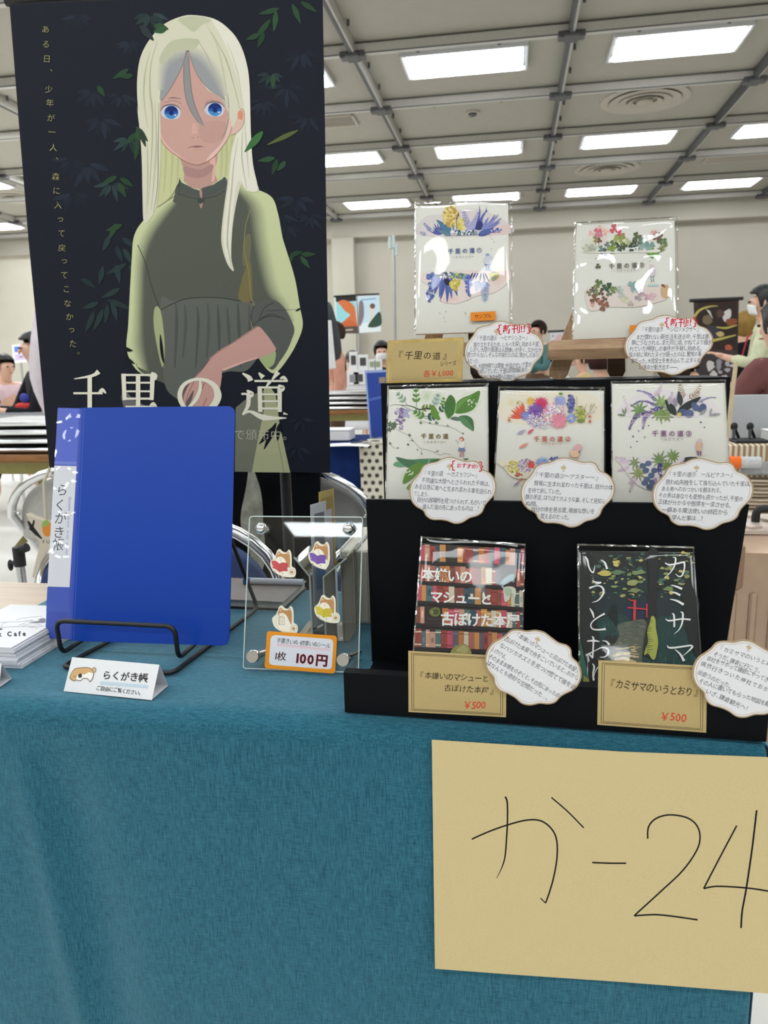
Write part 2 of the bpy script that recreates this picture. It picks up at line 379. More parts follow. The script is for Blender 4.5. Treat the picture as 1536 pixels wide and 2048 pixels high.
# ---------------------------------------------------------------- printed sheets: flat things with drawing and writing on them
_fc = bpy.data.curves.new('lettering', 'FONT'); _fc.resolution_u = 2; _fo = bpy.data.objects.new('lettering', _fc); GL = {}
def glyph(ch, off=0.0):
    k = (ch, off)
    if k not in GL:
        _fc.body = ch; _fc.offset = off; me = _fo.to_mesh()
        vs = [(v.co.x, v.co.y) for v in me.vertices]; fs = [tuple(p.vertices) for p in me.polygons]
        GL[k] = (vs, fs, (min(v[0] for v in vs), max(v[0] for v in vs)) if vs else (0, 0)); _fo.to_mesh_clear()
    return GL[k]
def adv(ch):
    if ch == ' ': return .3
    if ch in '、。・': return .55
    if ord(ch) < 0x250: return max(.32, glyph(ch)[2][1] + .07)
    if ch in '『』': return .8
    return 1.0
def crom(pts, closed=True, n=5):
    P = [Vector((p[0], p[1])) for p in pts]; N = len(P); out = []
    for i in range(N if closed else N-1):
        a, b, c, d = (P[(i-1) % N], P[i], P[(i+1) % N], P[(i+2) % N]) if closed else (P[max(i-1,0)], P[i], P[i+1], P[min(i+2,N-1)])
        for k in range(n):
            t = k/n; out.append(.5*((2*b) + (c-a)*t + (2*a-5*b+4*c-d)*t*t + (3*b-a-3*c+d)*t**3))
    if not closed: out.append(P[-1])
    return [(p.x, p.y) for p in out]
class Sheet:
    EPS = 5e-6
    def __init__(s, a, b, c):                     # three points of the sheet's plane
        s.p = Vector(a); s.n = (Vector(b)-s.p).cross(Vector(c)-s.p).normalized()
        if s.n.dot(EYE - s.p) < 0: s.n = -s.n
        s.mb = MB(); s.k = 1; s.T = (0, 0, 1)
    def on(s, x, y): s.T = (x, y, 1); return s
    def t(s, x0, y0, k): s.T = (x0, y0, k); return s
    def P(s, q, off=0.0):
        d = ray(s.T[0] + q[0]/s.T[2], s.T[1] + q[1]/s.T[2])
        return EYE + d*((s.p-EYE).dot(s.n)/d.dot(s.n)) + s.n*off
    def body(s, pts, col, th=.0006, smooth=False, mat=0, side=None):
        if smooth: pts = crom(pts)
        P = [s.P(q) for q in pts]; n = len(P)
        s.mb.add(P + [p - s.n*th for p in P], [tuple(range(n))], mat, col)
        s.mb.f.append(tuple(len(s.mb.v)-1-i for i in range(n))); s.mb.m.append(mat); s.mb.c.append(side or col)
        b = len(s.mb.v)-2*n
        for i in range(n):
            j = (i+1) % n; s.mb.f.append((b+i, b+i+n, b+j+n, b+j)); s.mb.m.append(mat); s.mb.c.append(side or col)
    def poly(s, pts, col, smooth=True, mat=0, lay=True, n=5):
        if smooth and len(pts) > 2: pts = crom(pts, n=n)
        o = s.k*s.EPS
        s.mb.add([s.P(q, o) for q in pts], [tuple(range(len(pts)))], mat, col)
        if lay: s.k += 1
    def stroke(s, pts, w, col, taper=(1, 1), smooth=True, mat=0, lay=True):
        if smooth and len(pts) > 2: pts = crom(pts, False, 5)
        V = [Vector(p) for p in pts]; N = len(V); L = []; Rr = []
        for i in range(N):
            d = V[min(i+1, N-1)] - V[max(i-1, 0)]
            d = d.normalized() if d.length > 1e-9 else Vector((1, 0)); nrm = Vector((-d.y, d.x)); t = i/(N-1)
            if isinstance(w, (list, tuple)):
                f = t*(len(w)-1); q = min(int(f), len(w)-2); ww = w[q]*(1-f+q) + w[q+1]*(f-q)
            else: ww = w*(taper[0]*(1-t) + taper[1]*t)
            L.append(V[i]+nrm*ww/2); Rr.append(V[i]-nrm*ww/2)
        o = s.k*s.EPS; P = [s.P(q, o) for q in L] + [s.P(q, o) for q in Rr]
        s.mb.add(P, [(i, i+1, N+i+1, N+i) for i in range(N-1)], mat, col)
        if lay: s.k += 1
    def blend(s, A, B, ca, cb, n=7):                # soft printed transition between two curves
        A = crom(A, False, 5); B = crom(B, False, 5); L = len(A)
        for k in range(n):
            f0, f1 = k/n, (k+1)/n; fm = (k+.5)/n; c = tuple(ca[i]*(1-fm)+cb[i]*fm for i in range(3))
            Q = [(A[i][0]*(1-f)+B[i][0]*f, A[i][1]*(1-f)+B[i][1]*f) for f in (f0, f1) for i in range(L)]; o = s.k*s.EPS
            s.mb.add([s.P(q, o) for q in Q], [(i, i+1, L+i+1, L+i) for i in range(L-1)], 0, c)
        s.k += 1
    def dot(s, x, y, r, col, n=10, lay=True, ry=None):
        s.poly([(x+r*math.cos(2*math.pi*i/n), y+(ry or r)*math.sin(2*math.pi*i/n)) for i in range(n)], col, False, 0, lay)
    def char(s, ch, x, y, size, col, ang=0.0, off=0.0, wx=1.0, mat=0, shear=0.0):        # centred on x, y
        vs, fs, _ = glyph(ch, off); ca, sa = math.cos(ang), math.sin(ang); o = s.k*s.EPS; Q = []
        cx = sum(glyph(ch)[2])/2 if ch in '『』' else adv(ch)/2
        for (a, b) in vs:
            a = (a-cx)*size*wx; b = (b-.38)*size; a += shear*b
            Q.append(s.P((x + a*ca + b*sa, y + a*sa - b*ca), o))
        s.mb.add(Q, fs, mat, col)
    def line(s, x0, y0, x1, y1, txt, col, size=None, hand=True, off=None, gap=0.0, mat=0):
        tot = sum(adv(c)+gap for c in txt)-gap; L = math.hypot(x1-x0, y1-y0); pitch = L/tot; ang = math.atan2(y1-y0, x1-x0)
        sz = size or pitch*1.08; pos = 0
        if off is None: off = -.012 if hand else 0.0
        for c in txt:
            a = adv(c); q = (pos + a/2)*pitch; pos += a + gap
            if c in ' 　': continue
            j = random.uniform(-1, 1) if hand else 0; j2 = random.uniform(-1, 1) if hand else 0
            s.char(c, x0 + q*math.cos(ang) - j*.05*sz*math.sin(ang), y0 + q*math.sin(ang) + j*.05*sz*math.cos(ang), sz*(1+.07*j2), col, ang + .07*j2 - (.03 if hand else 0), off, min(1.0, pitch*1.08/sz), mat, .10 if hand else 0)
        s.k += 1
    # ---- plant drawing
    def leaf(s, x, y, ang, L, W, col, lay=True, bend=0.0):
        ca, sa = math.cos(ang), math.sin(ang); pts = []
        for u, v in ((0,0),(.2,.75),(.45,1),(.75,.6),(1,0),(.75,-.6),(.45,-1),(.2,-.75)):
            a = u*L; b = v*W/2 + bend*L*u*u; pts.append((x + a*ca - b*sa, y + a*sa + b*ca))
        s.poly(pts, col, True, 0, lay, 3)
    def sprig(s, x, y, ang, L, n, ll, lw, col, stem=None, curl=0.0, spread=.8):
        px, py = x, y; P = [(x, y)]; a = ang
        for i in range(n):
            a += curl/n; px += math.cos(a)*L/n; py += math.sin(a)*L/n; P.append((px, py))
            k = 1-.5*i/n
            for sg in (-1, 1): s.leaf(px, py, a+sg*spread, ll*k, lw*k, sc(col, random.uniform(.85, 1.15)), lay=False)
        s.leaf(px, py, a, ll*.7, lw*.7, col, lay=False); s.k += 1
        s.stroke(P, max(lw*.18, 1.2), stem or sc(col, .7))
    def daisy(s, x, y, r, n, col, cc=None, ry=1.0, w=None):
        for i in range(n):
            a = 2*math.pi*(i+random.uniform(-.2, .2))/n
            s.leaf(x, y, a, r*random.uniform(.85, 1.08), w or r*4.2/n, sc(col, random.uniform(.85, 1.2)))
        if cc: s.dot(x, y, r*.22, cc)
    def blob(s, x, y, r, col, ry=None, n=9, jag=.18):
        ry = ry or r
        s.poly([(x + r*(1+random.uniform(-jag, jag))*math.cos(2*math.pi*i/n), y + ry*(1+random.uniform(-jag, jag))*math.sin(2*math.pi*i/n)) for i in range(n)], col)
    def wash(s, x, y, r, col, base, ry=None, steps=4):       # soft watercolour patch printed on the paper
        ry = ry or r
        for i in range(steps):
            f = (i+1)/steps; c = tuple(base[k]*(1-f*.8) + col[k]*f*.8 for k in range(3)); s.blob(x, y, r*(1.15-.28*i), c, ry*(1.15-.28*i), 11, .14)
    def cluster(s, x, y, rx, ry, n, r, cols):
        for i in range(n):
            a = random.uniform(0, 6.283); q = math.sqrt(random.random())
            s.dot(x + rx*q*math.cos(a), y + ry*q*math.sin(a), r*random.uniform(.6, 1.2), random.choice(cols), 7, lay=(i % 6 == 5))
        s.k += 1
    def clover(s, x, y, r, col, ang=0.0, stem=None):
        if stem: s.stroke([(x, y), stem], r*.16, sc(col, .8))
        for k in range(3):
            a = ang + k*2.094; ca, sa = math.cos(a), math.sin(a)
            pts = [(x + (u*ca - v*sa)*r, y + (u*sa + v*ca)*r) for u, v in ((0,0),(.45,-.45),(.85,-.5),(1.02,-.22),(.9,0),(1.02,.22),(.85,.5),(.45,.45))]
            s.poly(pts, sc(col, random.uniform(.85, 1.15)), True, 0, True, 3)
    def spike(s, pts, w0, w1, cols, n=26, r=3.0):            # flower spike of many small florets
        C_ = crom(pts, False, 8)
        for i in range(n):
            t = i/(n-1); p = C_[int(t*(len(C_)-1))]; ww = w0*(1-t) + w1*t
            for q in (-1, -.35, .35, 1): s.dot(p[0] + q*ww*.5 + random.uniform(-1, 1)*r*.4, p[1] + abs(q)*ww*.15 + random.uniform(-1, 1)*r*.5, r*random.uniform(.7, 1.15)*(1-.4*t), random.choice(cols), 6, lay=False)
            s.k += 1
    def done(s, name, mats, parent=None): return s.mb.build(name, mats, parent)
# ---------------------------------------------------------------- our booth: table, cloth, sign
TZ = .70; SL = -.032
TX0, TX1, TY0, TY1 = -1.50, .216, .652, 1.068
t = thing('exhibit_table', 'long beech-topped folding table under the teal cloth', 'table', ((TX0+TX1)/2, (TY0+TY1)/2, 0))
b = MB(); b.box(((TX0+TX1)/2, (TY0+TY1)/2, TZ-.0165), (TX1-TX0, TY1-TY0, .029), b=.004); b.build('table_top', M['tabletop'], t)
for x in (TX0+.12, TX1-.03):
    for y in (TY0+.06, TY1-.06):
        b = MB(); b.cyl((x, y, 0), (x, y, TZ-.03), .014, 12); b.build('leg', M['steel'], t, True)
b = MB(); b.box(((TX0+TX1)/2, TY1-.06, TZ-.06), (TX1-TX0-.24, .02, .03)); b.build('rail', M['steel'], t)
# the cloth lies on the table and falls over its front and right end
CX0, CX1, CYF, Rc = -.679, .222, .640, .022
def back_edge(x): return 1.056 + .004*math.sin(9*x)
def cloth(u, v):
    x = CX0 + (CX1-CX0)*u
    yb = back_edge(x); top = yb - (CYF+Rc); arc = Rc*math.pi/2; drop = .54
    s_ = v*(top+arc+drop)
    wr = .0012*math.sin(31*x + 9*v) + .0008*math.sin(57*x + 23*v)
    if s_ < top: return (x, yb-s_, TZ+.0012 + max(0, .0006*math.sin(40*x+17*s_)))
    if s_ < top+arc:
        a = (s_-top)/Rc; return (x, CYF+Rc-Rc*math.sin(a), TZ+.0012-Rc+Rc*math.cos(a))
    d = s_-top-arc; k = min(1, d/.1)
    xc = -.50 + .10*d                                   # one long pressed crease in the hanging front
    cr = .006*math.exp(-((x-xc)/.018)**2) - .008*math.exp(-((x-xc-.04)/.035)**2)
    return (x, CYF - k*(cr + wr + .004*math.sin(6*x+1.2) + .006*d*math.sin(3.1*x+.5)), TZ+.0012-Rc-d)
b = MB(); b.grid(cloth, 260, 110)
def cloth_end(u, v):                                    # the right end falling down the table's side
    y = CYF + .012 + (1.05-CYF)*u; a = v
    if a < .12: q = a/.12*math.pi/2; return (CX1 - .006 + .014*math.sin(q), y, TZ+.0012-.014+.014*math.cos(q))
    return (CX1+.008 + .006*math.sin(14*u), y, TZ-.013-(a-.12)*.56)
b.grid(cloth_end, 30, 24)
o = b.build('tablecloth', M['teal'], None, True); tag(o, 'teal linen tablecloth hanging over the front of the booth table', 'tablecloth')
m_ = o.modifiers.new('thickness', 'SOLIDIFY'); m_.thickness = .0009; m_.offset = 1
# space number sheet taped to the front
INK = C(24, 20, 24)
s = Sheet(ony(870,1500,.634), ony(870,1900,.631), ony(1500,1900,.631)); s.t(840, 1460, 2.207)
s.body([(52,44),(400,66),(900,97),(1300,112),(1560,122),(1760,136),(1748,1185),(1500,1160),(900,1113),(400,1079),(66,1054)], C(207,188,142), .0006)
for pts, w in (([(228,482),(300,450),(390,418),(470,398),(530,400),(575,430),(602,480),(605,560),(590,650),(570,720),(554,764)], 7), ([(554,764),(532,742)], 5),
   ([(376,294),(385,320),(386,400),(382,480),(375,560),(360,610),(338,654)], [8,7,7,6,2]), ([(580,298),(650,358),(723,432)], 6), ([(760,585),(840,588),(910,588)], 7),
   ([(1005,480),(1008,430),(1035,395),(1080,377),(1130,376),(1185,390),(1222,422),(1236,470),(1222,530),(1160,620),(1060,715),(945,820)], 7), ([(945,820),(1040,815),(1130,824),(1226,838)], 7),
   ([(1398,422),(1330,550),(1252,700)], 7), ([(1252,700),(1310,690),(1430,696),(1520,708),(1580,720)], 7), ([(1486,354),(1465,530),(1440,700),(1422,800),(1417,874)], 8)): s.stroke(pts, w, INK)
o = s.done('space_number_sheet', [M['kraft']]); tag(o, 'pale yellow paper sheet with handwritten space number 24 taped to cloth front', 'sign')

# ---------------------------------------------------------------- tiered black display stand
t = thing('tiered_display_stand', 'black cardboard tiered book stand on the teal cloth', 'display stand', (.04, .79, TZ+.002))
zt = TZ+.003
def band(mb, xa, xb, Y0, y_th, za, zb, xat=None, xbt=None):        # board upright on y = Y0 + SL x, may widen upward
    xat = xa if xat is None else xat; xbt = xb if xbt is None else xbt
    q = [(xa, Y0+SL*xa, za), (xb, Y0+SL*xb, za), (xbt, Y0+SL*xbt, zb), (xat, Y0+SL*xat, zb)]
    mb.prism(q, (-SL*y_th*0, y_th, 0))
b = MB(); band(b, -.157, .2225, .6565, .012, zt, TZ+.044); b.build('front_lip', M['black'], t)
b = MB(); band(b, -.150, .217, .669, .115, zt, zt+.004); b.build('tray_floor', M['black'], t)
b = MB(); band(b, -.1535, .217, .784, .006, zt, TZ+.19, -.155, .2325); b.build('lower_riser', M['black'], t)
b = MB(); band(b, -.148, .218, .7905, .048, TZ+.155, TZ+.160); b.build('middle_shelf', M['black'], t)
b = MB(); band(b, -.1432, .2185, .8385, .006, zt, TZ+.313, -.145, .222); b.build('upper_riser', M['black'], t)
b = MB(); band(b, -.145, .222, .845, .10, TZ+.308, TZ+.313); b.build('top_shelf', M['black'], t)
b = MB(); band(b, -.140, .216, .93, .006, zt, TZ+.3075); b.build('back_support', M['black'], t)
ZTOP = TZ+.3135; ZMID = TZ+.1605
# ---------------------------------------------------------------- the big poster and its stand
PY = 1.12
s = Sheet(ony(19,9,PY), ony(645,0,PY), ony(661,946,PY))
INKD = C(29,33,44); DARK = C(25,28,36)
e0 = s.P((19,9)); e1 = s.P((645,0)); top_mid = (e0+e1)/2
s.body([(19,9),(645,-18),(650,250),(653,480),(657,700),(661,946),(480,942),(280,938),(99,935),(78,700),(57,480),(38,250)], INKD, .0004)
# faint bamboo leaves in the dark
def bleaf(x, y, ang, L, W, col, x2=False): s.leaf(x, y, ang, L, W, col)
s.t(0, 0, 2.327)
def bunch(x, y, k, col, n=6, spread=2.6, a0=1.6):
    for i in range(n):
        a = a0 + spread*(i/(n-1)-.5) + random.uniform(-.15, .15); s.leaf(x + 14*k*math.cos(a), y+14*k*math.sin(a), a, 85*k*random.uniform(.75, 1.1), 24*k, sc(col, random.uniform(.7, 1.2)), bend=.06)
G1, G2, G3 = C(36,43,56), C(46,62,64), C(54,86,60)
for x, y, k, c in ((360,70,.8,G1),(700,60,1.0,G2),(600,190,.7,G1),(430,420,.9,G1),(560,440,.8,G1),(470,550,1.0,G1),(400,760,1.2,G1),(340,900,1,G1),(330,740,.9,G1),(1400,240,1,G1),(1330,400,1,G1),
   (1430,540,.9,G1),(1380,920,1,G1),(1330,1050,.9,G1),(1260,340,.8,G2),(1220,470,.8,G1),(1310,1000,.8,G1),(1440,1000,.8,G1),(600,640,.9,G2),(520,850,.9,G2)): bunch(x, y, k, c)
for x, y, a, L in ((600,320,2.5,90),(620,350,2.9,60),(640,600,1.5,80),(630,620,2.2,70),(640,640,1.6,110),(545,820,2.6,80),(560,830,.5,70),(550,850,1.0,80),(540,1040,1.9,80),(570,1045,2.7,80),
   (1285,50,1.6,100),(1260,90,2.2,120),(1360,20,1.1,100),(1400,10,.5,90),(1300,40,2.8,100),(1230,150,1.9,80),(1210,160,2.7,70),(1290,740,1.8,80),(1280,735,2.9,80),(1330,750,2.2,60),(455,400,.9,60),(1270,345,1.5,70)):
    s.leaf(x, y, a, L, 26, sc(G3, random.uniform(.6, 1.05)), bend=.07)
s.leaf(1390, 606, 2.7, 165, 22, C(92,104,62)); s.t(0, 480, 2.327)
for x, y, a, L in ((510,-20,1.9,80),(540,30,1.1,80),(575,40,1.0,80),(570,-10,.6,70),(590,110,2.6,110),(540,115,1.3,90),(600,120,.7,60),(480,120,1.7,90),(560,225,2.6,100),(600,225,.5,60),(500,280,.3,120),(520,290,1.2,90),
   (460,290,2.7,80),(480,320,1.9,110),(440,330,1.9,110),(500,300,1.6,90),(380,180,.5,80)): s.leaf(x, y, a, L, 26, sc(G2, random.uniform(.7, 1.0)), bend=.07)
for x, y, a, L in ((1330,120,-.9,80),(1350,70,-.2,60),(1400,75,1.0,70),(1400,65,.1,70)): s.leaf(x, y, a, L, 24, sc(G3, random.uniform(.6, 1)), bend=-.08)
for x, y in ((1400,830),(1380,960)): bunch(x, y, .8, G1, 4)
# figure: inner hair, neck, dress
s.t(0, 0, 2.327)
HY, HL, HW, HS = C(204,206,158), C(220,217,196), C(234,230,216), C(158,160,164)
s.poly([(700,520),(900,420),(1120,560),(1120,930),(1000,930),(840,900),(700,960)], HY)
for x in (770,800,828,1030,1052,1078): s.stroke([(x,560),(x+4,720),(x-6,900)], [3,14,3], C(192,194,146))
s.poly([(845,700),(1003,700),(1001,800),(1010,850),(945,880),(862,860),(858,800)], C(192,152,144))
s.poly([(975,740),(1002,730),(1001,830),(985,845),(990,790)], C(228,178,168), True)
s.poly([(858,775),(930,790),(990,765),(985,800),(930,830),(866,815)], C(176,138,134), True)
DR, DG, DS, RIM = C(90,94,86), C(100,104,99), C(82,86,82), C(206,213,168)
s.on(0, 0)
s.poly([(359,359),(384,376),(404,379),(437,362),(451,352),(477,371),(516,380),(545,396),(557,430),(565,473),(573,500),(590,556),(600,613),(606,650),(596,682),(577,716),(551,746),(531,735),(519,712),(492,742),(452,744),(404,770),(380,800),(357,789),(331,768),(301,755),(272,738),(254,700),(257,650),(260,590),(264,520),(268,475),(284,445),(316,415),(350,392)], RIM)
s.poly([(359,366),(404,382),(450,357),(478,378),(500,398),(514,420),(520,470),(530,520),(545,580),(566,610),(585,645),(588,668),(570,704),(549,738),(533,732),(519,712),(492,742),(452,744),(404,770),(380,800),(357,789),(331,768),(301,755),(275,735),(272,700),(272,650),(274,590),(276,520),(290,470),(318,430),(345,404)], DR)
s.blend([(447,360),(472,384),(490,404),(498,425),(505,470),(514,520),(530,580),(552,612),(575,648)], [(456,356),(488,376),(514,392),(532,420),(538,470),(547,520),(560,576),(578,605),(592,642)], DR, RIM)
s.blend([(354,409),(330,441),(306,480),(292,523),(289,590),(288,650),(291,700),(300,745)], [(341,399),(313,425),(283,467),(269,518),(266,590),(264,650),(262,690),(276,734)], DR, RIM)
s.poly([(322,600),(345,602),(372,598),(410,595),(450,597),(480,603),(512,605),(524,640),(530,700),(519,712),(492,742),(452,744),(404,770),(380,815),(357,800),(331,772),(326,700)], DG)                       # skirt
s.poly([(310,616),(322,622),(330,690),(326,735),(316,700),(308,650)], C(170,178,136)); s.poly([(321,668),(326,690),(329,726),(323,715),(320,690)], DARK)
for i, (x0, x1) in enumerate(((352,350),(370,366),(395,392),(416,414),(436,440),(455,462),(476,482),(498,498))): s.stroke([(x0,605+(i%3)*4),(x0+2,650),(x1,735-(i%2)*18)], [2,7,3], sc(DS, 1.02+.1*(i%2)))
s.stroke([(322,620),(345,608),(372,598),(410,595),(450,597),(480,602),(508,605)], 1.8, C(58,60,54))
s.stroke([(276,490),(292,528),(306,580),(320,617)], 1.5, C(62,66,60))
s.poly([(484,560),(500,520),(505,570),(502,603),(478,598)], C(122,112,76)); s.poly([(488,480),(502,470),(500,520),(486,530)], C(112,112,84))
s.stroke([(505,410),(492,450),(489,500),(497,540),(502,590),(508,612),(503,640),(506,660)], 1.4, C(150,140,90))
s.poly([(508,612),(540,598),(566,612),(585,645),(588,664),(575,700),(552,728),(545,690),(520,655),(505,650)], C(92,95,92))
for P_ in ([(505,652),(520,640),(540,632),(560,636)],[(518,640),(530,615),(548,606)],[(508,612),(503,632),(506,650)],[(523,637),(545,628),(572,640)]): s.stroke(P_, 1.4, C(56,58,56))
s.poly([(518,712),(540,702),(552,705),(548,728),(535,736),(527,730)], C(168,184,132))
# collar
s.poly([(359,359),(372,374),(396,380),(398,384),(404,377),(436,366),(450,354),(452,372),(420,392),(403,398),(392,392),(364,384)], C(84,90,86))
s.stroke([(359,360),(358,390)], 1.2, C(60,64,60)); s.stroke([(358,388),(385,396),(402,398),(430,393),(450,382)], 1.2, C(60,64,60))
s.poly([(400,378),(404,380),(405,392),(403,397),(400,390)], C(186,140,132)); s.poly([(400,406),(406,406),(404,416),(401,415)], C(186,140,132))
for q in ((398,402),(407,402),(402,400),(402,405)): s.dot(q[0], q[1], 3.2, C(70,76,74))
# arm and hand
SK, SKL = C(205,160,152), C(228,180,172)
s.poly([(516,653),(531,666),(545,685),(551,702),(520,716),(480,728),(448,738),(444,755),(440,778),(428,800),(421,815),(368,815),(365,800),(372,780),(388,756),(408,735),(420,718),(440,702),(465,688),(495,668)], SK, True)
s.stroke([(516,653),(495,667),(465,687),(440,702),(420,718)], 2.4, SKL); s.stroke([(446,740),(480,727),(516,714)], [5,4,1], SKL)
s.stroke([(516,653),(490,671),(460,690),(432,708),(418,722),(400,745),(382,762),(370,785),(367,800)], 1.1, C(120,70,66))
for P_ in ([(390,760),(376,790),(372,812)],[(412,762),(394,800)],[(414,796),(405,816)]): s.stroke(P_, 1.2, C(130,84,80))
s.poly([(388,780),(384,800),(376,813),(372,808),(378,795)], C(104,96,92))
# lower cloth panel behind the title and the hanging tail of the dress
s.poly([(246,774),(268,800),(300,815),(248,815),(243,795)], C(112,112,112), False)
s.poly([(472,815),(500,792),(540,775),(553,800),(560,860),(572,920),(580,945),(470,943)], C(120,122,108), False); s.poly([(528,775),(540,772),(552,790),(560,850),(572,905),(581,945),(504,944),(520,860),(530,815)], C(178,180,142), False)
s.stroke([(548,850),(560,900),(568,944)], 1, C(120,122,98))
for x, y, a, L in ((553,845,2.0,60),(553,850,2.3,52),(560,846,1.7,36)): s.leaf(x, y, a, L, 11, DARK)
# head
s.t(300, 150, 6.982)
s.poly([(150,330),(150,820),(165,920),(260,1040),(380,1130),(520,1220),(650,1255),(760,1230),(900,1140),(1010,1010),(1100,870),(1140,700),(1150,300),(900,-200),(560,-330),(300,-100)], C(208,165,156))
s.poly([(1080,640),(1110,560),(1150,700),(1120,850),(1010,1010),(900,1135),(780,1215),(850,1110),(980,980),(1060,840)], C(232,196,186)); s.poly([(158,830),(200,920),(300,1035),(420,1130),(520,1205),(380,1128),(260,1040),(165,925)], C(230,182,172))
s.poly([(700,700),(900,640),(1040,660),(1075,760),(1000,900),(860,960),(720,900)], C(200,158,150))
s.stroke([(150,820),(165,925),(260,1042),(380,1132),(520,1222),(650,1257),(760,1232),(900,1142),(1010,1012),(1100,872),(1150,720)], 6, C(140,92,90))
s.poly([(600,690),(640,680),(668,790),(655,822),(610,822),(586,800)], C(222,176,168))
pass
for cx, cy, dx in ((302,520,0), (912,480,0)):
    s.poly([(cx-145,cy+20),(cx-110,cy-70),(cx,cy-100),(cx+110,cy-60),(cx+130,cy+20),(cx+80,cy+95),(cx-70,cy+100)], C(208,208,220))
    for k, (f0, col) in enumerate(((0,C(28,52,122)),(.42,C(44,92,170)),(.62,C(74,142,204)))):
        y0 = cy-85+180*f0; pts = []
        for i in range(18):
            a = 2*math.pi*i/18; pts.append((cx+97*math.cos(a), max(y0, cy+5+92*math.sin(a))))
        s.poly(pts, col, False)
    s.dot(cx, cy+15, 34, C(24,44,110)); s.dot(cx+56, cy+45, 11, C(240,246,250))
    s.stroke([(cx-152,cy-5),(cx-110,cy-72),(cx-40,cy-98),(cx+40,cy-96),(cx+105,cy-62),(cx+130,cy-20)], [6,20,24,22,14,4], C(122,116,124))
    s.stroke([(cx-120,cy+70),(cx-60,cy+98),(cx+40,cy+98)], 4, C(170,140,140))
s.stroke([(210,385),(310,362),(400,380),(440,410)], 5, C(120,100,104)); s.stroke([(255,330),(330,322),(440,335)], [4,18,4], C(128,112,114)); s.stroke([(770,400),(820,370),(900,358)], 5, C(120,100,104))
s.stroke([(532,1020),(600,1002),(640,998),(700,996),(765,1010)], [5,9,12,9,4], C(122,84,92)); s.poly([(590,1005),(640,995),(700,995),(730,1005),(660,1018)], C(150,106,110)); s.stroke([(588,878),(620,880)], 6, C(150,110,108)); s.stroke([(665,870),(690,866)], 6, C(150,110,108)); s.stroke([(640,1052),(700,1050)], 4, C(184,142,136))
# hair in front
s.t(0, 0, 2.327)
s.poly([(905,72),(840,80),(760,118),(695,190),(655,270),(641,360),(640,440),(645,520),(640,500),(655,640),(662,760),(665,900),(671,1035),(700,1020),(726,975),(738,900),(748,780),(750,640),(748,480),(770,430),(800,400),(845,320),(868,240),(880,232),(905,320),(960,410),(1000,440),(1040,470),(1060,520),(1076,560),(1084,600),(1100,625),(1078,700),(1062,840),(1045,960),(1032,1080),(1035,1150),(1060,1230),(1090,1262),(1078,1200),(1082,1080),(1095,980),(1112,900),(1125,860),(1150,890),(1205,890),(1192,840),(1178,760),(1170,640),(1166,500),(1163,400),(1150,300),(1120,210),(1070,140),(1000,90)], HL)
s.poly([(985,86),(1070,140),(1120,210),(1150,300),(1163,400),(1168,600),(1178,760),(1200,880),(1150,885),(1120,840),(1100,870),(1090,940),(1080,1060),(1072,1180),(1078,1240),(1050,1180),(1040,1080),(1052,960),(1070,820),(1082,700),(1104,620),(1140,540),(1120,420),(1080,280),(1030,170)], HW)
s.poly([(872,232),(835,240),(780,262),(755,320),(748,420),(750,470),(800,405),(845,320)], HS); s.poly([(880,235),(905,318),(940,380),(985,425),(1040,462),(1052,500),(1044,440),(1020,370),(975,300),(930,255)], HS)
s.blend([(868,266),(838,279),(797,304),(777,352),(766,420)], [(874,212),(828,216),(762,243),(736,310),(733,420)], HS, HL); s.blend([(884,266),(925,289),(962,328),(1002,388),(1034,452)], [(882,212),(942,228),(998,278),(1044,355),(1062,445)], HS, HL)
s.poly([(868,236),(880,262),(885,340),(893,430),(910,500),(935,555),(952,585),(925,572),(890,520),(866,460),(856,380),(856,300)], C(150,150,152), True)
s.stroke([(857,300),(858,390),(868,460),(890,520),(925,571)], 2, C(104,92,96)); s.stroke([(880,262),(886,350),(896,440),(914,505),(945,575)], 2, C(104,92,96))
s.stroke([(872,236),(845,320),(800,405),(755,470)], 2, C(120,104,106)); s.stroke([(880,236),(905,318),(940,380),(985,425),(1042,464)], 2, C(120,104,106))
s.poly([(832,92),(905,76),(985,96),(940,120),(905,150),(870,128)], C(198,200,172)); s.poly([(790,200),(860,180),(930,190),(900,235),(830,240),(760,300),(745,270)], C(196,198,170))
for P_, w_, c_ in (([(700,240),(678,340),(672,460),(690,600)],8,C(186,190,160)),([(735,190),(705,300),(700,420),(712,540),(706,760),(690,960)],9,C(184,186,160)),([(668,300),(655,420),(668,560)],7,C(218,218,196)),([(722,470),(730,640),(722,800),(705,980)],8,C(190,190,168)),([(742,480),(738,660),(736,860),(716,990)],5,C(150,148,128)),
   ([(685,640),(690,800),(684,1000)],7,C(190,194,168)),([(960,110),(1010,210),(1040,330),(1056,440),(1060,520)],8,C(200,202,176)),([(985,150),(1050,270),(1085,380),(1118,510)],5,C(176,174,152)),([(1060,200),(1105,330),(1130,470)],6,C(206,204,184)),([(1140,560),(1150,700),(1160,830)],7,C(204,204,186)),
   ([(1110,640),(1090,760),(1078,900),(1062,1040),(1058,1160)],8,C(196,196,176)),([(1130,600),(1128,740),(1150,880)],6,C(190,190,170)),([(1062,440),(1066,520),(1056,600),(1030,650)],5,C(150,146,146)),([(915,180),(960,250),(1000,340),(1030,420)],7,C(186,186,170)),([(1072,980),(1060,1120),(1078,1240)],4,C(170,166,150))): s.stroke(P_, [1.5,w_,1.5], c_)
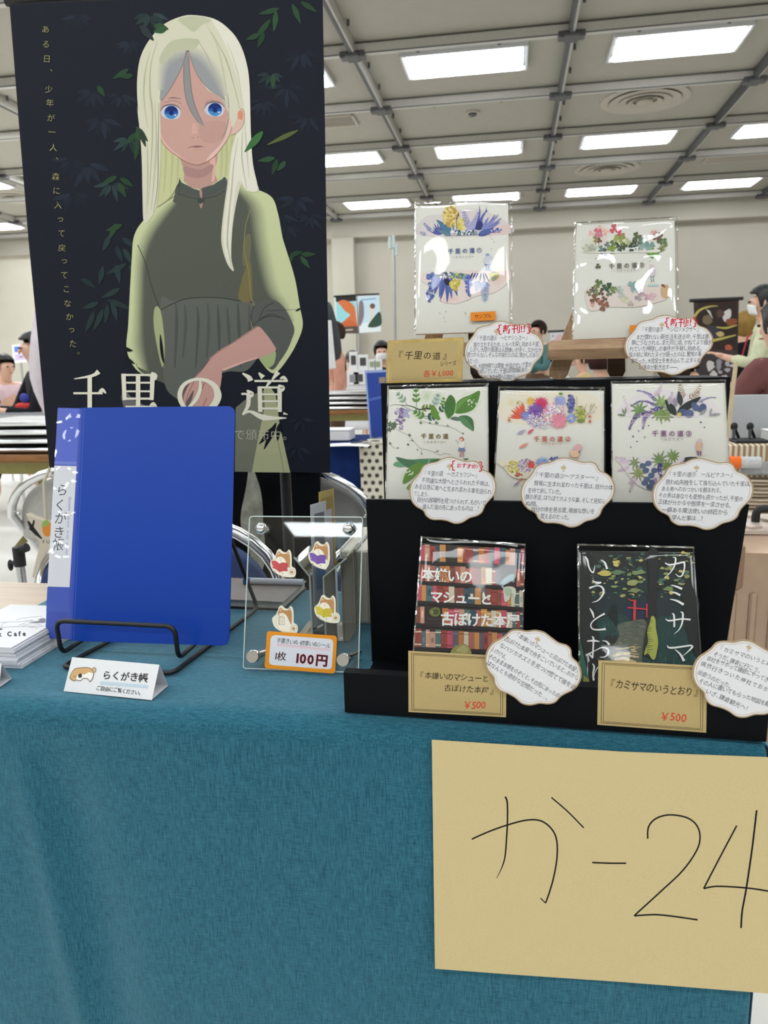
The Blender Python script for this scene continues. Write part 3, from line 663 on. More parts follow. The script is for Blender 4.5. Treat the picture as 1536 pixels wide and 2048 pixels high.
s.t(300, 150, 6.982); s.poly([(1230,520),(1270,475),(1310,500),(1322,600),(1290,730),(1220,810),(1170,835),(1140,820),(1180,700),(1220,600)], C(226,190,178)); s.poly([(1240,520),(1280,500),(1305,560),(1290,630),(1240,610),(1230,560)], C(222,150,120)); s.stroke([(1170,835),(1230,800),(1300,720),(1325,600),(1312,500),(1270,472)], 5, C(120,84,80))
s.stroke([(1060,380),(1100,470),(1110,560),(1080,640)], [4,14,4], C(210,208,186)); s.stroke([(1130,300),(1190,420),(1260,480)], [6,22,5], C(222,220,204)); s.t(0, 0, 2.327)
s.leaf(720, 118, .3, 70, 34, C(52,84,56)); s.leaf(780, 135, 2.9, 66, 32, C(58,92,60)); s.leaf(655, 120, .85, 96, 34, C(50,58,62)); s.leaf(1225, 612, 2.25, 130, 36, C(66,112,66), bend=.04); s.leaf(635, 590, .9, 90, 26, C(52,72,56)); s.leaf(655, 610, 1.25, 80, 22, C(48,66,54))
s.stroke([(735,965),(790,925),(830,860),(838,828)], 2, C(70,72,62)); s.t(0, 480, 2.327); s.stroke([(1240,330),(1400,322)], [1,1], DARK); s.leaf(1400, 318, 2.6, 28, 9, DARK); s.poly([(588,498),(620,515),(600,520),(586,515)], DARK); s.poly([(590,540),(630,575),(612,572),(586,555)], DARK)
# vertical line of text
TC = C(186,182,122); s.t(0, 0, 2.327)
for ch, x, y in (('あ',215,138),('る',217,207),('日',221,275),('、',245,318),('少',230,417),('年',235,480),('が',240,550),('一',244,616),('人',251,688),('、',272,728),('森',262,823),('に',266,888),('入',273,955),('っ',284,1018),('て',289,1086)): s.char(ch, x, y, 38, TC, .06, -.014)
s.t(0, 480, 2.327)
for ch, x, y in (('戻',291,37),('っ',302,95),('て',302,163),('こ',312,228),('な',317,295),('か',326,357),('っ',336,415),('た',342,482),('。',372,516)): s.char(ch, x, y, 38, TC, .06, -.014)
s.k += 1
# title in brush-like serif strokes
TW = C(236,234,216)
def serif(strokes):
    for pts, w in strokes: s.stroke(pts, [q*1.22 for q in w], TW, smooth=len(pts) > 2)
serif([([(348,646),(400,638),(440,628),(462,612)],[3,8,12,20]), ([(344,713),(480,713)],[8,8]), ([(460,714),(478,698),(496,714)],[4,16,3]), ([(420,634),(420,800)],[17,17]), ([(414,640),(426,640)],[6,20]),
 ([(577,622),(582,745)],[17,15]), ([(572,628),(712,628)],[8,8]), ([(706,618),(722,632),(716,648)],[8,22,18]), ([(712,630),(708,745)],[18,15]), ([(590,664),(700,664)],[7,7]), ([(590,704),(700,704)],[7,7]), ([(583,738),(708,738)],[8,8]), ([(645,628),(645,800)],[17,17]), ([(586,776),(720,776)],[8,8]), ([(700,770),(716,762),(732,778)],[4,14,4]),
 ([(932,648),(934,690),(918,735),(890,770),(868,784)],[6,13,16,12,4]), ([(890,786),(862,780),(842,745),(840,710),(856,676),(890,654),(932,648),(972,658),(1004,684),(1016,722),(1006,756),(980,786)],[12,15,18,18,15,12,12,15,22,28,26,20]),
 ([(1130,620),(1160,640),(1168,656)],[5,18,22]), ([(1125,716),(1166,716)],[8,8]), ([(1150,700),(1172,716),(1160,732)],[6,20,14]), ([(1158,716),(1156,770),(1130,812)],[16,16,4]), ([(1130,812),(1166,798),(1230,826),(1335,828)],[8,10,22,3]), ([(1320,806),(1340,812)],[10,3]),
 ([(1206,618),(1226,640)],[6,20]), ([(1296,614),(1268,650)],[20,6]), ([(1186,656),(1340,656)],[8,8]), ([(1304,646),(1322,640),(1340,657)],[4,14,4]), ([(1258,658),(1240,684)],[14,5]), ([(1210,682),(1213,800)],[17,16]), ([(1204,686),(1310,686)],[8,8]), ([(1296,676),(1316,688),(1308,700)],[6,20,16]), ([(1303,690),(1303,800)],[17,16]), ([(1216,718),(1300,718)],[7,7]), ([(1216,750),(1300,750)],[7,7]), ([(1212,784),(1304,784)],[8,8])])
s.line(1090, 905, 1345, 907, 'で頒布中。', C(206,205,186), hand=False, off=-.012, gap=.12)
poster = s.done('hanging_poster', [M['poster']])
tag(poster, 'large dark poster of a pale-haired girl in a green dress', 'poster')
t = thing('poster_stand', 'slim black pole stand behind the dark poster', 'poster stand', (-.36, PY+.045, 0))
b = MB(); b.cyl((-.36, PY+.04, .02), (-.36, PY+.04, 1.60), .009, 12); b.build('pole', M['blackwire'], t, True)
b = MB(); b.box((-.36, PY+.06, .01), (.10, .26, .016), b=.004); b.build('base_plate', M['blackwire'], t)
b = MB(); b.cyl((-.745, PY+.012, 1.575), (-.25, PY+.012, 1.555), .007, 10); b.cyl((-.36, PY+.012, 1.56), (-.36, PY+.04, 1.56), .006, 8); b.build('cross_bar', M['blackwire'], t, True)
# ---------------------------------------------------------------- blue binder on its wire easel
KB = C(26, 26, 28)
BLU = C(0, 60, 164)
def binder():
    a, b_, c = ony(91,1283,.785), ony(455,1289,.785), ony(117,815,.861)
    t = thing('clear_file_binder', 'tall blue clear-pocket binder leaning on a black wire easel', 'binder', a)
    s = Sheet(a, b_, c); s.t(0, 780, 3.2)
    s.body([(524,117),(900,110),(1455,105),(1482,110),(1498,125),(1503,152),(1490,700),(1472,1400),(1466,1590),(1460,1612),(1448,1628),(1425,1636),(900,1620),(455,1606)], BLU, .0012)
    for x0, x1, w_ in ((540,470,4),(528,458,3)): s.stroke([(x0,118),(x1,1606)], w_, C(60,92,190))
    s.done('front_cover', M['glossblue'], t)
    s2 = Sheet(a, b_, c); s2.p = s2.p - s2.n*.0016; s2.t(0, 780, 3.2)
    s2.body([(530,125),(1480,118),(1448,1602),(460,1580)], C(214,216,222), .006); s2.done('pocket_pages', M['paper'], t)
    s3 = Sheet(a, b_, c); s3.p = s3.p - s3.n*.0080; s3.t(0, 780, 3.2)
    s3.body([(520,113),(1470,103),(1500,130),(1503,160),(1468,1580),(1440,1612),(455,1584)], BLU, .0012); s3.done('back_cover', M['glossblue'], t)
    s4 = Sheet(a, b_, c); s4.t(0, 780, 3.2)
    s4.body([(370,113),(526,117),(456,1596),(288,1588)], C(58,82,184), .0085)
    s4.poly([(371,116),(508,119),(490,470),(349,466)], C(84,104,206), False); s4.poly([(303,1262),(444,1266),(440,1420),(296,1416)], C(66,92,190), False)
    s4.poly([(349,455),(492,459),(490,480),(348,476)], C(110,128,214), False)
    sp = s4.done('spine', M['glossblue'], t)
    s5 = Sheet(a, b_, c); s5.p = s5.p + s5.n*.0003; s5.t(0, 780, 3.2)
    s5.body([(348,483),(490,487),(445,1262),(303,1258)], C(222,224,234), .0002)
    for ch, x, y in (('ら',398,640),('く',385,735),('が',388,820),('き',378,910),('帳',372,988)): s5.char(ch, x, y, 84, KB, .04, -.004, .95, 0, .08)
    VC = C(88,104,176)
    s5.line(449, 683, 446, 773, 'Glassele', VC, 25, False, .004); s5.line(440, 790, 437, 880, 'CLEAR BOOK', VC, 16, False, 0)
    s5.line(434, 900, 432, 955, 'B5 SIZE', VC, 16, False, 0); s5.line(430, 978, 426, 1062, '20 POCKETS', VC, 16, False, 0)
    o = s5.done('spine_label', M['paper'], sp); o['label'] = 'white handwritten spine label'
    b = MB(); S6 = Sheet(a, b_, c); S6.t(0, 780, 3.2)
    def pk(u, v):
        q = ((372-84*v)*(1-u) + (522-70*v)*u, 118*(1-v)+1602*v); return S6.P(q, .0016 + .0007*math.sin(9*v+3*u)*math.sin(3.1*u) + .0004*math.sin(31*v))
    b.grid(pk, 10, 60); b.build('spine_pocket', M['sleeve'], sp, True)
M['glossblue'] = art_mat('blue_plastic', .3, .3, .01, 40)
binder()
xl, xr = ony(118,1280,.760).x, ony(353,1290,.760).x
zl = ony(116,1242,.758).z
def rounded(P, r=.012, n=5):
    P = [Vector(p) for p in P]; out = [P[0]]
    for i in range(1, len(P)-1):
        a = (P[i-1]-P[i]); c = (P[i+1]-P[i]); k = min(r, a.length*.45, c.length*.45); a = P[i]+a.normalized()*k; c = P[i]+c.normalized()*k
        for q in range(n+1):
            t = q/n; out.append(a*(1-t)**2 + P[i]*2*t*(1-t) + c*t*t)
    return out + [P[-1]]
t = thing('wire_easel', 'black bent-wire easel holding the blue binder', 'easel', ((xl+xr)/2, .80, TZ+.002))
zb = TZ+.0050
b = MB(); b.tube(rounded([((xl+xr)/2-.02, .912, .90), (xl+.004, .908, .90), (xl, .820, .7075), (xl, .762, .7075), (xl-.001, .759, zl), (xr+.001, .757, zl-.001), (xr, .762, .7075), (xr, .820, .7075), (xr-.004, .908, .90), ((xl+xr)/2+.02, .912, .90)]), .0028, 10)
b.build('book_rest', M['blackwire'], t, True)
q = [onz(122,1334,zb), onz(345,1347,zb)]; kx = .012
b = MB(); b.tube(rounded([((xl+xr)/2, .925, .895), (xl+.03, .925, .895), (q[0].x+.035, .955, zb), q[0], q[1], (q[1].x+.02, .955, zb), (xr-.02, .925, .895), ((xl+xr)/2, .925, .895)]), .0027, 10)
b.build('base_wire', M['blackwire'], t, True)
# ---------------------------------------------------------------- folded cards
def tent(name, label, fl, fr, br, ridge, draw=None):
    fl, fr, br, ridge = map(Vector, (fl, fr, br, ridge)); d = fl-fr; rl = ridge+d; bl = br+d
    s = Sheet(fl, fr, ridge); W_ = C(226,227,231)
    def add(P, col=W_): s.mb.prism(P, (fr-fl).cross(ridge-fl).normalized()*-.0003 if True else 0, 0, col)
    add([fl, fr, ridge, rl]); add([rl, ridge, br, bl]); add([bl, br, fr+Vector((0,.002,.0004)), fl+Vector((0,.002,.0004))])
    s.p = s.p + s.n*.0004
    if draw: draw(s)
    o = s.done(name, [M['paper']]); tag(o, label, 'tent card', 'folded table cards'); return o
zc = TZ+.0026
fl, fr, br = onz(127.2,1382.5,zc), onz(303.8,1400.3,zc), onz(336.6,1370.6,zc)
md = (fr+br)/2; rg = ony(318.8,1329.4,md.y)
def tdraw(s):
    s.t(0, 780, 3.2); TAN, LN = C(206,166,112), C(110,84,60)
    s.poly([(445,1840),(470,1790),(500,1778),(560,1775),(592,1790),(600,1820),(592,1850),(575,1868),(560,1850),(530,1848),(515,1862),(488,1858),(470,1862)], LN)
    s.poly([(449,1838),(472,1793),(502,1782),(560,1779),(588,1793),(596,1820),(588,1848),(575,1862),(562,1846),(530,1844),(515,1858),(488,1854),(472,1858)], C(238,236,230))
    s.poly([(449,1838),(472,1793),(502,1782),(560,1779),(588,1793),(594,1812),(570,1806),(540,1820),(505,1815),(490,1838),(486,1854),(472,1858)], TAN)
    s.stroke([(586,1795),(600,1778),(610,1785),(608,1802),(594,1806)], 9, LN); s.stroke([(586,1795),(600,1778),(610,1785),(608,1802),(594,1806)], 6, TAN)
    s.poly([(500,1822),(520,1814),(524,1836),(506,1842)], C(60,50,46)); s.stroke([(470,1830),(484,1836)], 3, KB)
    s.line(655, 1823, 945, 1846, 'らくがき帳', KB, 64, off=.012)
    for dy in (0, 12): s.stroke([(640+i*11, 1868+dy+i*.9+(4 if i % 2 else -4)) for i in range(29)], 3, C(150,196,226))
    s.line(615, 1905, 905, 1938, 'ご自由にご覧ください。', KB, 33, off=.004)
tent('folded_name_card', 'folded white card with a drawn brown dog, in front of blue binder', fl, fr, br, rg, tdraw)
fr2, br2 = onz(-2,1376,zc), onz(23,1357,zc); md = (fr2+br2)/2
tent('folded_name_card', 'folded white card cut off by the left edge of the photo', fr2+Vector((-.105,.006,0)), fr2, br2, ony(3,1327,md.y))
# ---------------------------------------------------------------- stack of folded booklets
zk = TZ+.0024; bx0, bx1, by0, by1 = -.655, -.5495, .726, .872
ORD = ['topmost', 'second', 'third', 'fourth', 'fifth', 'sixth', 'seventh', 'eighth', 'ninth', 'tenth', 'eleventh', 'twelfth']
nb = 12; th = .0265/nb
for k in range(nb):
    j = Vector((random.uniform(-.0018, .0018) - .0005*k, random.uniform(-.002, .002) - .0004*k, 0)); z = zk + th*k
    s = Sheet((bx0, by0, z+th*.95), (bx1, by0, z+th*.95), (bx1, by1, z+th*.95))
    for (za, zb_) in ((z, z+th*.36), (z+th*.46, z+th*.95)):
        s.mb.box(((bx0+bx1)/2+j.x, (by0+by1)/2+j.y, (za+zb_)/2), (bx1-bx0, by1-by0, zb_-za), 0, None, C(228,228,232))
    if k == nb-1:
        s.t(0, 1200, 9.308); G = C(40,40,44)
        s.line(-390, 640, 500, 620, 'Book Cafe', C(28,28,32), 118, False, .05)
        for P_ in ([(0,420),(180,408),(400,400),(500,385),(640,372)],[(20,490),(60,440),(110,415)],[(0,508),(300,498),(560,490),(800,488)],[(300,370),(420,340),(600,320),(790,300)],[(350,470),(440,440),(520,400),(700,370)],[(420,480),(600,440),(760,460)],[(540,505),(640,512),(710,525)]): s.stroke(P_, 5, G)
        s.poly([(540,430),(640,380),(760,345),(838,345),(836,420),(700,430),(600,425)], C(120,120,126)); s.poly([(560,400),(650,372),(735,365),(700,390),(600,402)], C(228,228,232)); s.poly([(-60,540),(0,525),(52,535),(30,555),(-20,560)], C(90,90,96))
    o = s.mb.build('paper_booklet', [M['paper']])
    q = nb-1-k
    tag(o, ('white folded booklet, %s of the stack left of the blue binder' % ORD[q]) if q == 0 else ('white folded booklet, %s from the top of the stack by the binder' % ORD[q]) if q < nb-1 else 'white folded booklet lying at the very bottom of the stack by the binder', 'booklet', 'stack of folded booklets')
# ---------------------------------------------------------------- sketchbook, pen, upright books
t = thing('sketchbook', 'ring-bound grey-covered sketchbook lying behind the clear sticker panel', 'sketchbook', (-.43, 1.015, TZ+.002))
rot = Matrix.Rotation(-.05, 3, 'Z'); cc = Vector((-.437, 1.016, 0))
b = MB(); b.box(cc+Vector((0,0,TZ+.0080)), (.256, .098, .010), rot=rot); b.build('page_block', M['pages'], t)
b = MB(); b.box(cc+Vector((0,-.001,TZ+.0138)), (.262, .104, .0014), rot=rot, b=.0005); b.build('front_cover', M['greycover'] if 'greycover' in M else M.setdefault('greycover', plain('grey_cover', C(134,126,124), .7, noise=.06, nscale=60)), t)
b = MB(); b.box(cc+Vector((0,-.001,TZ+.0027)), (.262, .104, .0012), rot=rot); b.build('back_cover', M['blackmatte'], t)
b = MB()
for k in range(24):
    c_ = cc + rot @ Vector((-.122+k*.0106, .051, TZ+.0085)); b.tube([c_ + Vector((0, .0055*math.cos(a), .0072*math.sin(a))) for a in [2*math.pi*i/10 for i in range(10)]], .0006, 5, True)
b.build('ring_binding', M['blackwire'], t, True)
p0, p1 = ony(489,1140,1.035), ony(606,1147,1.035); p0.z = p1.z = TZ+.0197
t = thing('pen', 'clear ballpoint pen with a blue end lying on the sketchbook', 'pen', (p0+p1)/2 - Vector((0,0,.005)))
d = (p1-p0).normalized()
b = MB(); b.cyl(p0+d*.008, p1, .0048, 14); b.build('barrel', plain('pale_plastic', C(206,212,222), .2), t, True)
b = MB(); b.cyl(p0-d*.002, p0+d*.009, .0050, 14); b.build('end_plug', plain('blue_plug', C(48,110,176), .3), t, True)
for k in range(3):
    x = -.2165 + k*.0196
    t = thing('book', ['cream-paged book standing on its spine, leftmost of the three beside the stand', 'cream-paged book standing on its spine, middle of the three', 'cream-paged book standing on its spine, nearest the black stand'][k], 'book', (x+.009, .99, TZ+.002), 'books standing behind the sticker panel')
    b = MB(); b.box((x+.009, .989, TZ+.0025+.0485), (.0155, .144, .097), b=.002); b.build('page_block', M['pages'], t)
    b = MB(); b.box((x+.0006, .99, TZ+.0028+.0495), (.0011, .148, .099)); b.box((x+.0178, .99, TZ+.0028+.0495), (.0011, .148, .099)); b.box((x+.0092, .99, TZ+.0029), (.0183, .148, .0011))
    b.build('cover', M['white'] if k != 1 else M['greyvinyl'], t)
# ---------------------------------------------------------------- clear panel with dog stickers
AC = (ony(487,1336,.750), ony(716,1344,.750), ony(500,1033,.798))
t = thing('acrylic_panel', 'clear acrylic panel on steel pins carrying four dog stickers', 'display panel', AC[0])
s = Sheet(*AC); s.t(480, 1020, 5.908)
OUT = [(150,75),(1415,85),(1440,92),(1448,118),(1398,1895),(1390,1915),(1370,1920),(60,1872),(42,1862),(38,1840),(112,110),(120,85)]
P0 = [s.P(q) for q in OUT]; P1 = [p - s.n*.003 for p in P0]; n_ = len(OUT)
b = MB(); b.add(P0+P1, [tuple(range(n_)), tuple(range(2*n_-1, n_-1, -1))], 0); b.add(P0+P1, [(i, i+n_, (i+1) % n_+n_, (i+1) % n_) for i in range(n_)], 1)
b.tube([p - s.n*.0004 for p in P0], .0007, 6, True, mat=1); b.build('clear_sheet', [M['acryl'], M['acryl_edge']], t)  # pale rim tube added: the light-catching edge put into colour
for (px, py, bead) in ((265,220,1),(1292,225,1),(172,1725,0),(1235,1765,0)):
    c_ = s.P((px, py)); b = MB(); dr = s.n
    if bead: b.ball(c_ + dr*.004, (.0068,)*3); b.cyl(c_ - dr*.012, c_ + dr*.004, .004, 12)
    else:
        b.lathe(c_, [(.0, .0085), (.0066, .0085), (.0072, .0075), (.0072, .0), (.0045, -.001)], 20, axis=dr)
        e_ = c_ - dr*.05; e_ = Vector((e_.x+.006, e_.y, max(e_.z-.012, TZ+.007))); b.cyl(c_, e_, .0042, 12)
    b.build('pin', M['chrome'], t, True)
def dog(kx, ky, col, lab, tail=True, note=False):
    d = Sheet(*AC); d.p = d.p + d.n*.0006; d.t(480 + kx/5.908, 1020 + ky/5.908, 5.908)
    CR, TAN, LN, WH = C(236,230,210), C(192,142,92), C(110,84,64), C(244,238,222)
    out = [(470,460),(505,490),(545,500),(578,468),(606,510),(612,600),(614,665)] + ([(650,690),(662,740),(640,790)] if tail else [(600,740),(575,780)]) + [(560,795),(480,775),(400,730),(365,670),(360,610),(400,570),(425,520),(440,480)]
    d.body(out, CR, .0003, True)
    body = [(458,490),(492,516),(535,520),(566,492),(586,540),(590,620),(582,700),(560,770),(500,758),(430,720),(412,660),(425,575),(432,535)]
    d.poly([(x + (1.5 if x > 505 else -1.5), y-1) for x, y in body], LN); d.poly(body, WH)
    d.poly([(458,490),(492,516),(535,520),(566,492),(586,540),(590,620),(584,690),(556,640),(530,585),(490,552),(450,556),(426,572),(432,535)], TAN)
    d.poly([(552,512),(566,497),(574,530)], C(240,206,180), False); d.poly([(456,500),(470,520),(446,532)], C(240,206,180), False)
    d.stroke([(470,580),(482,592),(490,606)], 3, LN); d.stroke([(466,566),(500,570)], 2, LN)
    if tail: d.dot(616, 730, 34, LN, 14); d.dot(616, 730, 31, WH, 14); d.dot(612, 734, 19, TAN, 12)
    if note:
        d.poly([(436,600),(500,596),(506,690),(440,694)], LN, False); d.poly([(439,603),(497,599),(503,687),(443,691)], CR, False)
        for q in range(5): d.stroke([(452,618+q*14),(490,616+q*14)], 2, C(170,160,140))
        for q in range(8): d.stroke([(432,606+q*11),(446,606+q*11)], 3, LN)
        d.stroke([(430,560),(446,590),(470,600)], 5, LN)
    else:
        for P_, f in (([(370,600),(410,598),(442,612),(464,634),(464,734),(430,706),(386,684)], 1.0), ([(464,634),(500,620),(540,622),(570,632),(562,726),(510,722),(464,736)], .9)): d.poly(P_, sc(col, f), False)
        d.stroke([(464,634),(464,734)], 3, sc(col, .55)); d.poly([(382,656),(396,660),(388,668)], WH, False); d.poly([(552,690),(568,686),(560,698)], WH, False)
        d.stroke([(396,722),(420,738),(408,716)], 3, LN); d.stroke([(490,744),(512,752),(500,738)], 3, LN)
    o = d.done('sticker', [M['sticker']], t); o['label'] = lab
dog(0, 0, C(205,84,90), 'dog sticker with a red book'); dog(448, -92, C(126,92,176), 'dog sticker with a purple book', tail=False)
dog(520, 540, C(214,196,66), 'dog sticker with a yellow book'); dog(22, 666, None, 'dog sticker with a notebook', note=True)
d = Sheet(*AC); d.p = d.p + d.n*.0028; d.t(480, 1020, 5.908); OR = C(234,150,36)
d.body([(345,1432),(1110,1484),(1135,1492),(1146,1520),(1126,1900),(1116,1925),(1085,1932),(320,1872),(298,1862),(290,1835),(318,1455),(328,1438)], OR, .0006)
d.poly([(420,1478),(1060,1524),(1090,1535),(1102,1570),(1086,1850),(1072,1876),(1040,1882),(385,1832),(352,1818),(342,1785),(362,1520),(380,1488)], C(226,226,236), False)
d.line(435, 1538, 1068, 1606, '字書きいぬ・読書いぬシール', KB, 66, off=.004)
for dy in (0,): d.stroke([(435+i*17.5, 1586+i*1.75+(6 if i % 2 else -6)) for i in range(37)], 6, C(236,150,160)); d.stroke([(435+i*17.5, 1604+i*1.75+(6 if i % 2 else -6)) for i in range(37)], 4, C(240,180,186))
d.line(400, 1724, 545, 1730, '1枚', C(70,24,34), 112, off=.012)
for off_, cl in ((.065, C(236,170,176)), (.03, C(66,20,32))): d.line(640, 1742, 1050, 1784, '100円', cl, 150, False, off_)
o = d.done('price_tag', [M['card']]); tag(o, 'orange-bordered price tag reading 100 yen on the clear panel', 'price tag')
# ---------------------------------------------------------------- clear bookmark holder with two bookmarks
t = thing('bookmark_holder', 'clear plastic trough holding bookmarks behind the sticker panel', 'holder', (-.222, .90, TZ+.002))
def plate(nm, P, th=(.0015,0,0)): b = MB(); b.prism(P, th); return b.build(nm, [M['acryl']], t)
ya, yb_, xa, xb, z0, z1 = .845, .912, -.2385, -.2215, TZ+.003, TZ+.085
plate('side_wall', [(xa,ya,z0),(xa,yb_,z0),(xa,yb_,z1),(xa,ya,z1)]); plate('side_wall', [(xb,ya,z0),(xb,yb_,z0),(xb,yb_,z1),(xb,ya,z1)])
plate('flared_lip', [(xa,ya,z1),(xa,yb_,z1),(xa-.018,yb_,z1+.022),(xa-.018,ya,z1+.022)]); plate('flared_lip', [(xb,ya,z1),(xb,yb_,z1),(xb+.030,yb_,z1+.026),(xb+.030,ya,z1+.026)])
plate('foot', [(xa-.022,ya,z0),(xa,ya,z0),(xa,yb_,z0),(xa-.022,yb_,z0)], (0,0,.0015)); plate('foot', [(xb,ya,z0),(xb+.03,ya,z0),(xb+.03,yb_,z0),(xb,yb_,z0)], (0,0,.0015))
plate('floor_strip', [(xa,ya,z0+.012),(xb,ya,z0+.012),(xb,yb_,z0+.012),(xa,yb_,z0+.012)], (0,0,.0015))
b = MB()
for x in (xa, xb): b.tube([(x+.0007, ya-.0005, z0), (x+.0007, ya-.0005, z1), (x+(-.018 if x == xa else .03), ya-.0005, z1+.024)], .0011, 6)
b.build('edge_glint', M['acryl_edge'], t, True)  # pale tubes added for the glint along the clear plate edges
def bookmark(lab, x, y0, y1, z0, z1, lean, cols):
    s = Sheet((x, y0, z0), (x+.012, y1, z0), (x+lean, y0, z1)); Q = lambda u, v, o=0: Vector((x+.012*u+lean*v, y0+(y1-y0)*u, z0+(z1-z0)*v)) + s.n*o
    s.mb.prism([Q(0,0), Q(1,0), Q(1,1), Q(0,1)], -s.n*.0006, 0, cols[0])
    for i, (u0, v0, u1, v1, c_) in enumerate(cols[1]): s.mb.add([Q(u0,v0,.0001*(i+1)), Q(u1,v0,.0001*(i+1)), Q(u1,v1,.0001*(i+1)), Q(u0,v1,.0001*(i+1))], [(0,1,2,3)], 0, c_)
    tag(s.done('bookmark', [M['paper']]), lab, 'bookmark', 'bookmarks in the clear holder')
bookmark('pale grey bookmark with a blue picture in the clear holder', -.2365, .850, .878, TZ+.018, TZ+.172, .002, (C(206,208,214), [(.2,.66,.85,.92,C(120,122,130)),(.1,.2,.9,.62,C(150,176,204)),(.2,.3,.8,.48,C(92,140,190))]))
bookmark('gold-edged bookmark with a pale figure in the clear holder', -.2325, .880, .909, TZ+.018, TZ+.182, .001, (C(196,176,110), [(.1,.05,.9,.95,C(170,150,96)),(.3,.2,.8,.85,C(206,200,212)),(.45,.62,.62,.76,C(236,222,214))]))
# ---------------------------------------------------------------- books in clear sleeves
CRM = C(230,229,222)
def sheet_Y(p0, Y0, p1, Y1, dxp=60):       # plane through a lower and an upper pixel at two depths of the stand
    a = ony(p0[0], p0[1], Y0, SL); b_ = ony(p0[0]+dxp, p0[1], Y0, SL); b_.z = a.z; c = ony(p1[0], p1[1], Y1, SL)
    return (a, b_, c)
def down_to(s, p, q, z):                   # pixel on the line p -> q where the plane reaches height z
    lo, hi = 0.0, 3.0; f = lambda k: (p[0]+(q[0]-p[0])*k, p[1]+(q[1]-p[1])*k)
    s.T = (0, 0, 1)
    for _ in range(40):
        m_ = (lo+hi)/2
        if s.P(f(m_)).z > z: lo = m_
        else: hi = m_
    return f(lo)
def sleeved(label, plane, cov, slv, zbot, draw, thick=.004, sticker=None, mat='paper', col=CRM, wrinkled=False, group='books in clear sleeves'):
    s = Sheet(*plane); tl, tr, br, bl = cov
    if zbot: bl = down_to(s, tl, bl, zbot+.0024); br = down_to(s, tr, br, zbot+.0024)
    stl, st_, sbr, sbl = slv
    if zbot: sbl = down_to(s, stl, sbl, zbot+.0014); sbr = down_to(s, st_, sbr, zbot+.0014)
    s.T = (0, 0, 1); pb = s.P(bl)
    t = thing('sleeved_book', label, 'book', (pb + s.P(br))/2, group)
    s.body([tl, tr, br, bl], col, thick, side=C(214,210,198)); draw(s); s.done('booklet', [M[mat]], t)
    s.T = (0, 0, 1); b = MB()
    def sl(u, v):
        x = (stl[0]*(1-u)+st_[0]*u)*(1-v) + (sbl[0]*(1-u)+sbr[0]*u)*v; y = (stl[1]*(1-u)+st_[1]*u)*(1-v) + (sbl[1]*(1-u)+sbr[1]*u)*v
        e = min(u, 1-u, v*1.3, 1.0); k = .0016*min(1, e/.03)
        return s.P((x, y), k + .0007 + .0005*math.sin(7*u+5*v+stl[0])*min(1, e/.1))
    b.grid(sl, 24, 30)
    slv_o = b.build('clear_sleeve', M['sleeve_wrinkled' if wrinkled else 'sleeve'], t, True)
    b = MB(); s.T = (0, 0, 1)
    wl = 3.2
    for (A_, B_, sg) in ((stl, sbl, 1), (st_, sbr, -1)):
        P_ = [s.P(A_, .0012), s.P((A_[0]+sg*wl, A_[1]), .0022), s.P((B_[0]+sg*wl, B_[1]), .0022), s.P(B_, .0012)]; b.add(P_, [(0,1,2,3)])
    P_ = [s.P(stl, .0012), s.P(st_, .0012), s.P((st_[0], st_[1]+4), .0024), s.P((stl[0], stl[1]+4), .0024)]; b.add(P_, [(0,1,2,3)])
    b.build('sleeve_fold', M['sleeve_edge'], slv_o)
    if sticker:
        pts, txt = sticker; k = Sheet(*plane); k.p = k.p + k.n*.0034
        k.body(pts, C(236,142,44), .0002)
        if txt: k.line(*txt, 'サンプル', C(70,40,20), None, True, .004)
        o = k.done('sample_label', [M['card']], slv_o); o['label'] = 'orange sample label'
    return t
GR = lambda r, g, b_: C(r, g, b_)
def title(s, x0, y0, x1, y1, txt, sub, sx0, sy0, sx1, sy1, col, scol=None):
    s.on(0, 0); s.line(x0, y0, x1, y1, txt, sc(col, .8), None, False, .022, gap=.42); s.line(sx0, sy0, sx1, sy1, sub, scol or sc(col, 1.0), None, False, .006, gap=.3)
def small_person(s, x, y, h, hair, top, low, leg, face=1):      # tiny printed figure, feet at x, y
    k = h/100
    s.stroke([(x-5*k, y-38*k), (x-6*k, y)], 8*k, leg); s.stroke([(x+6*k, y-38*k), (x+8*k, y)], 8*k, leg)
    s.poly([(x-12*k,y-52*k),(x+12*k,y-52*k),(x+19*k,y-28*k),(x-19*k,y-28*k)], low, False)
    s.poly([(x-11*k,y-78*k),(x+11*k,y-78*k),(x+14*k,y-48*k),(x-14*k,y-48*k)], top); s.dot(x, y-88*k, 12*k, hair)
    if face: s.dot(x-3*k, y-85*k, 7*k, C(236,206,188))
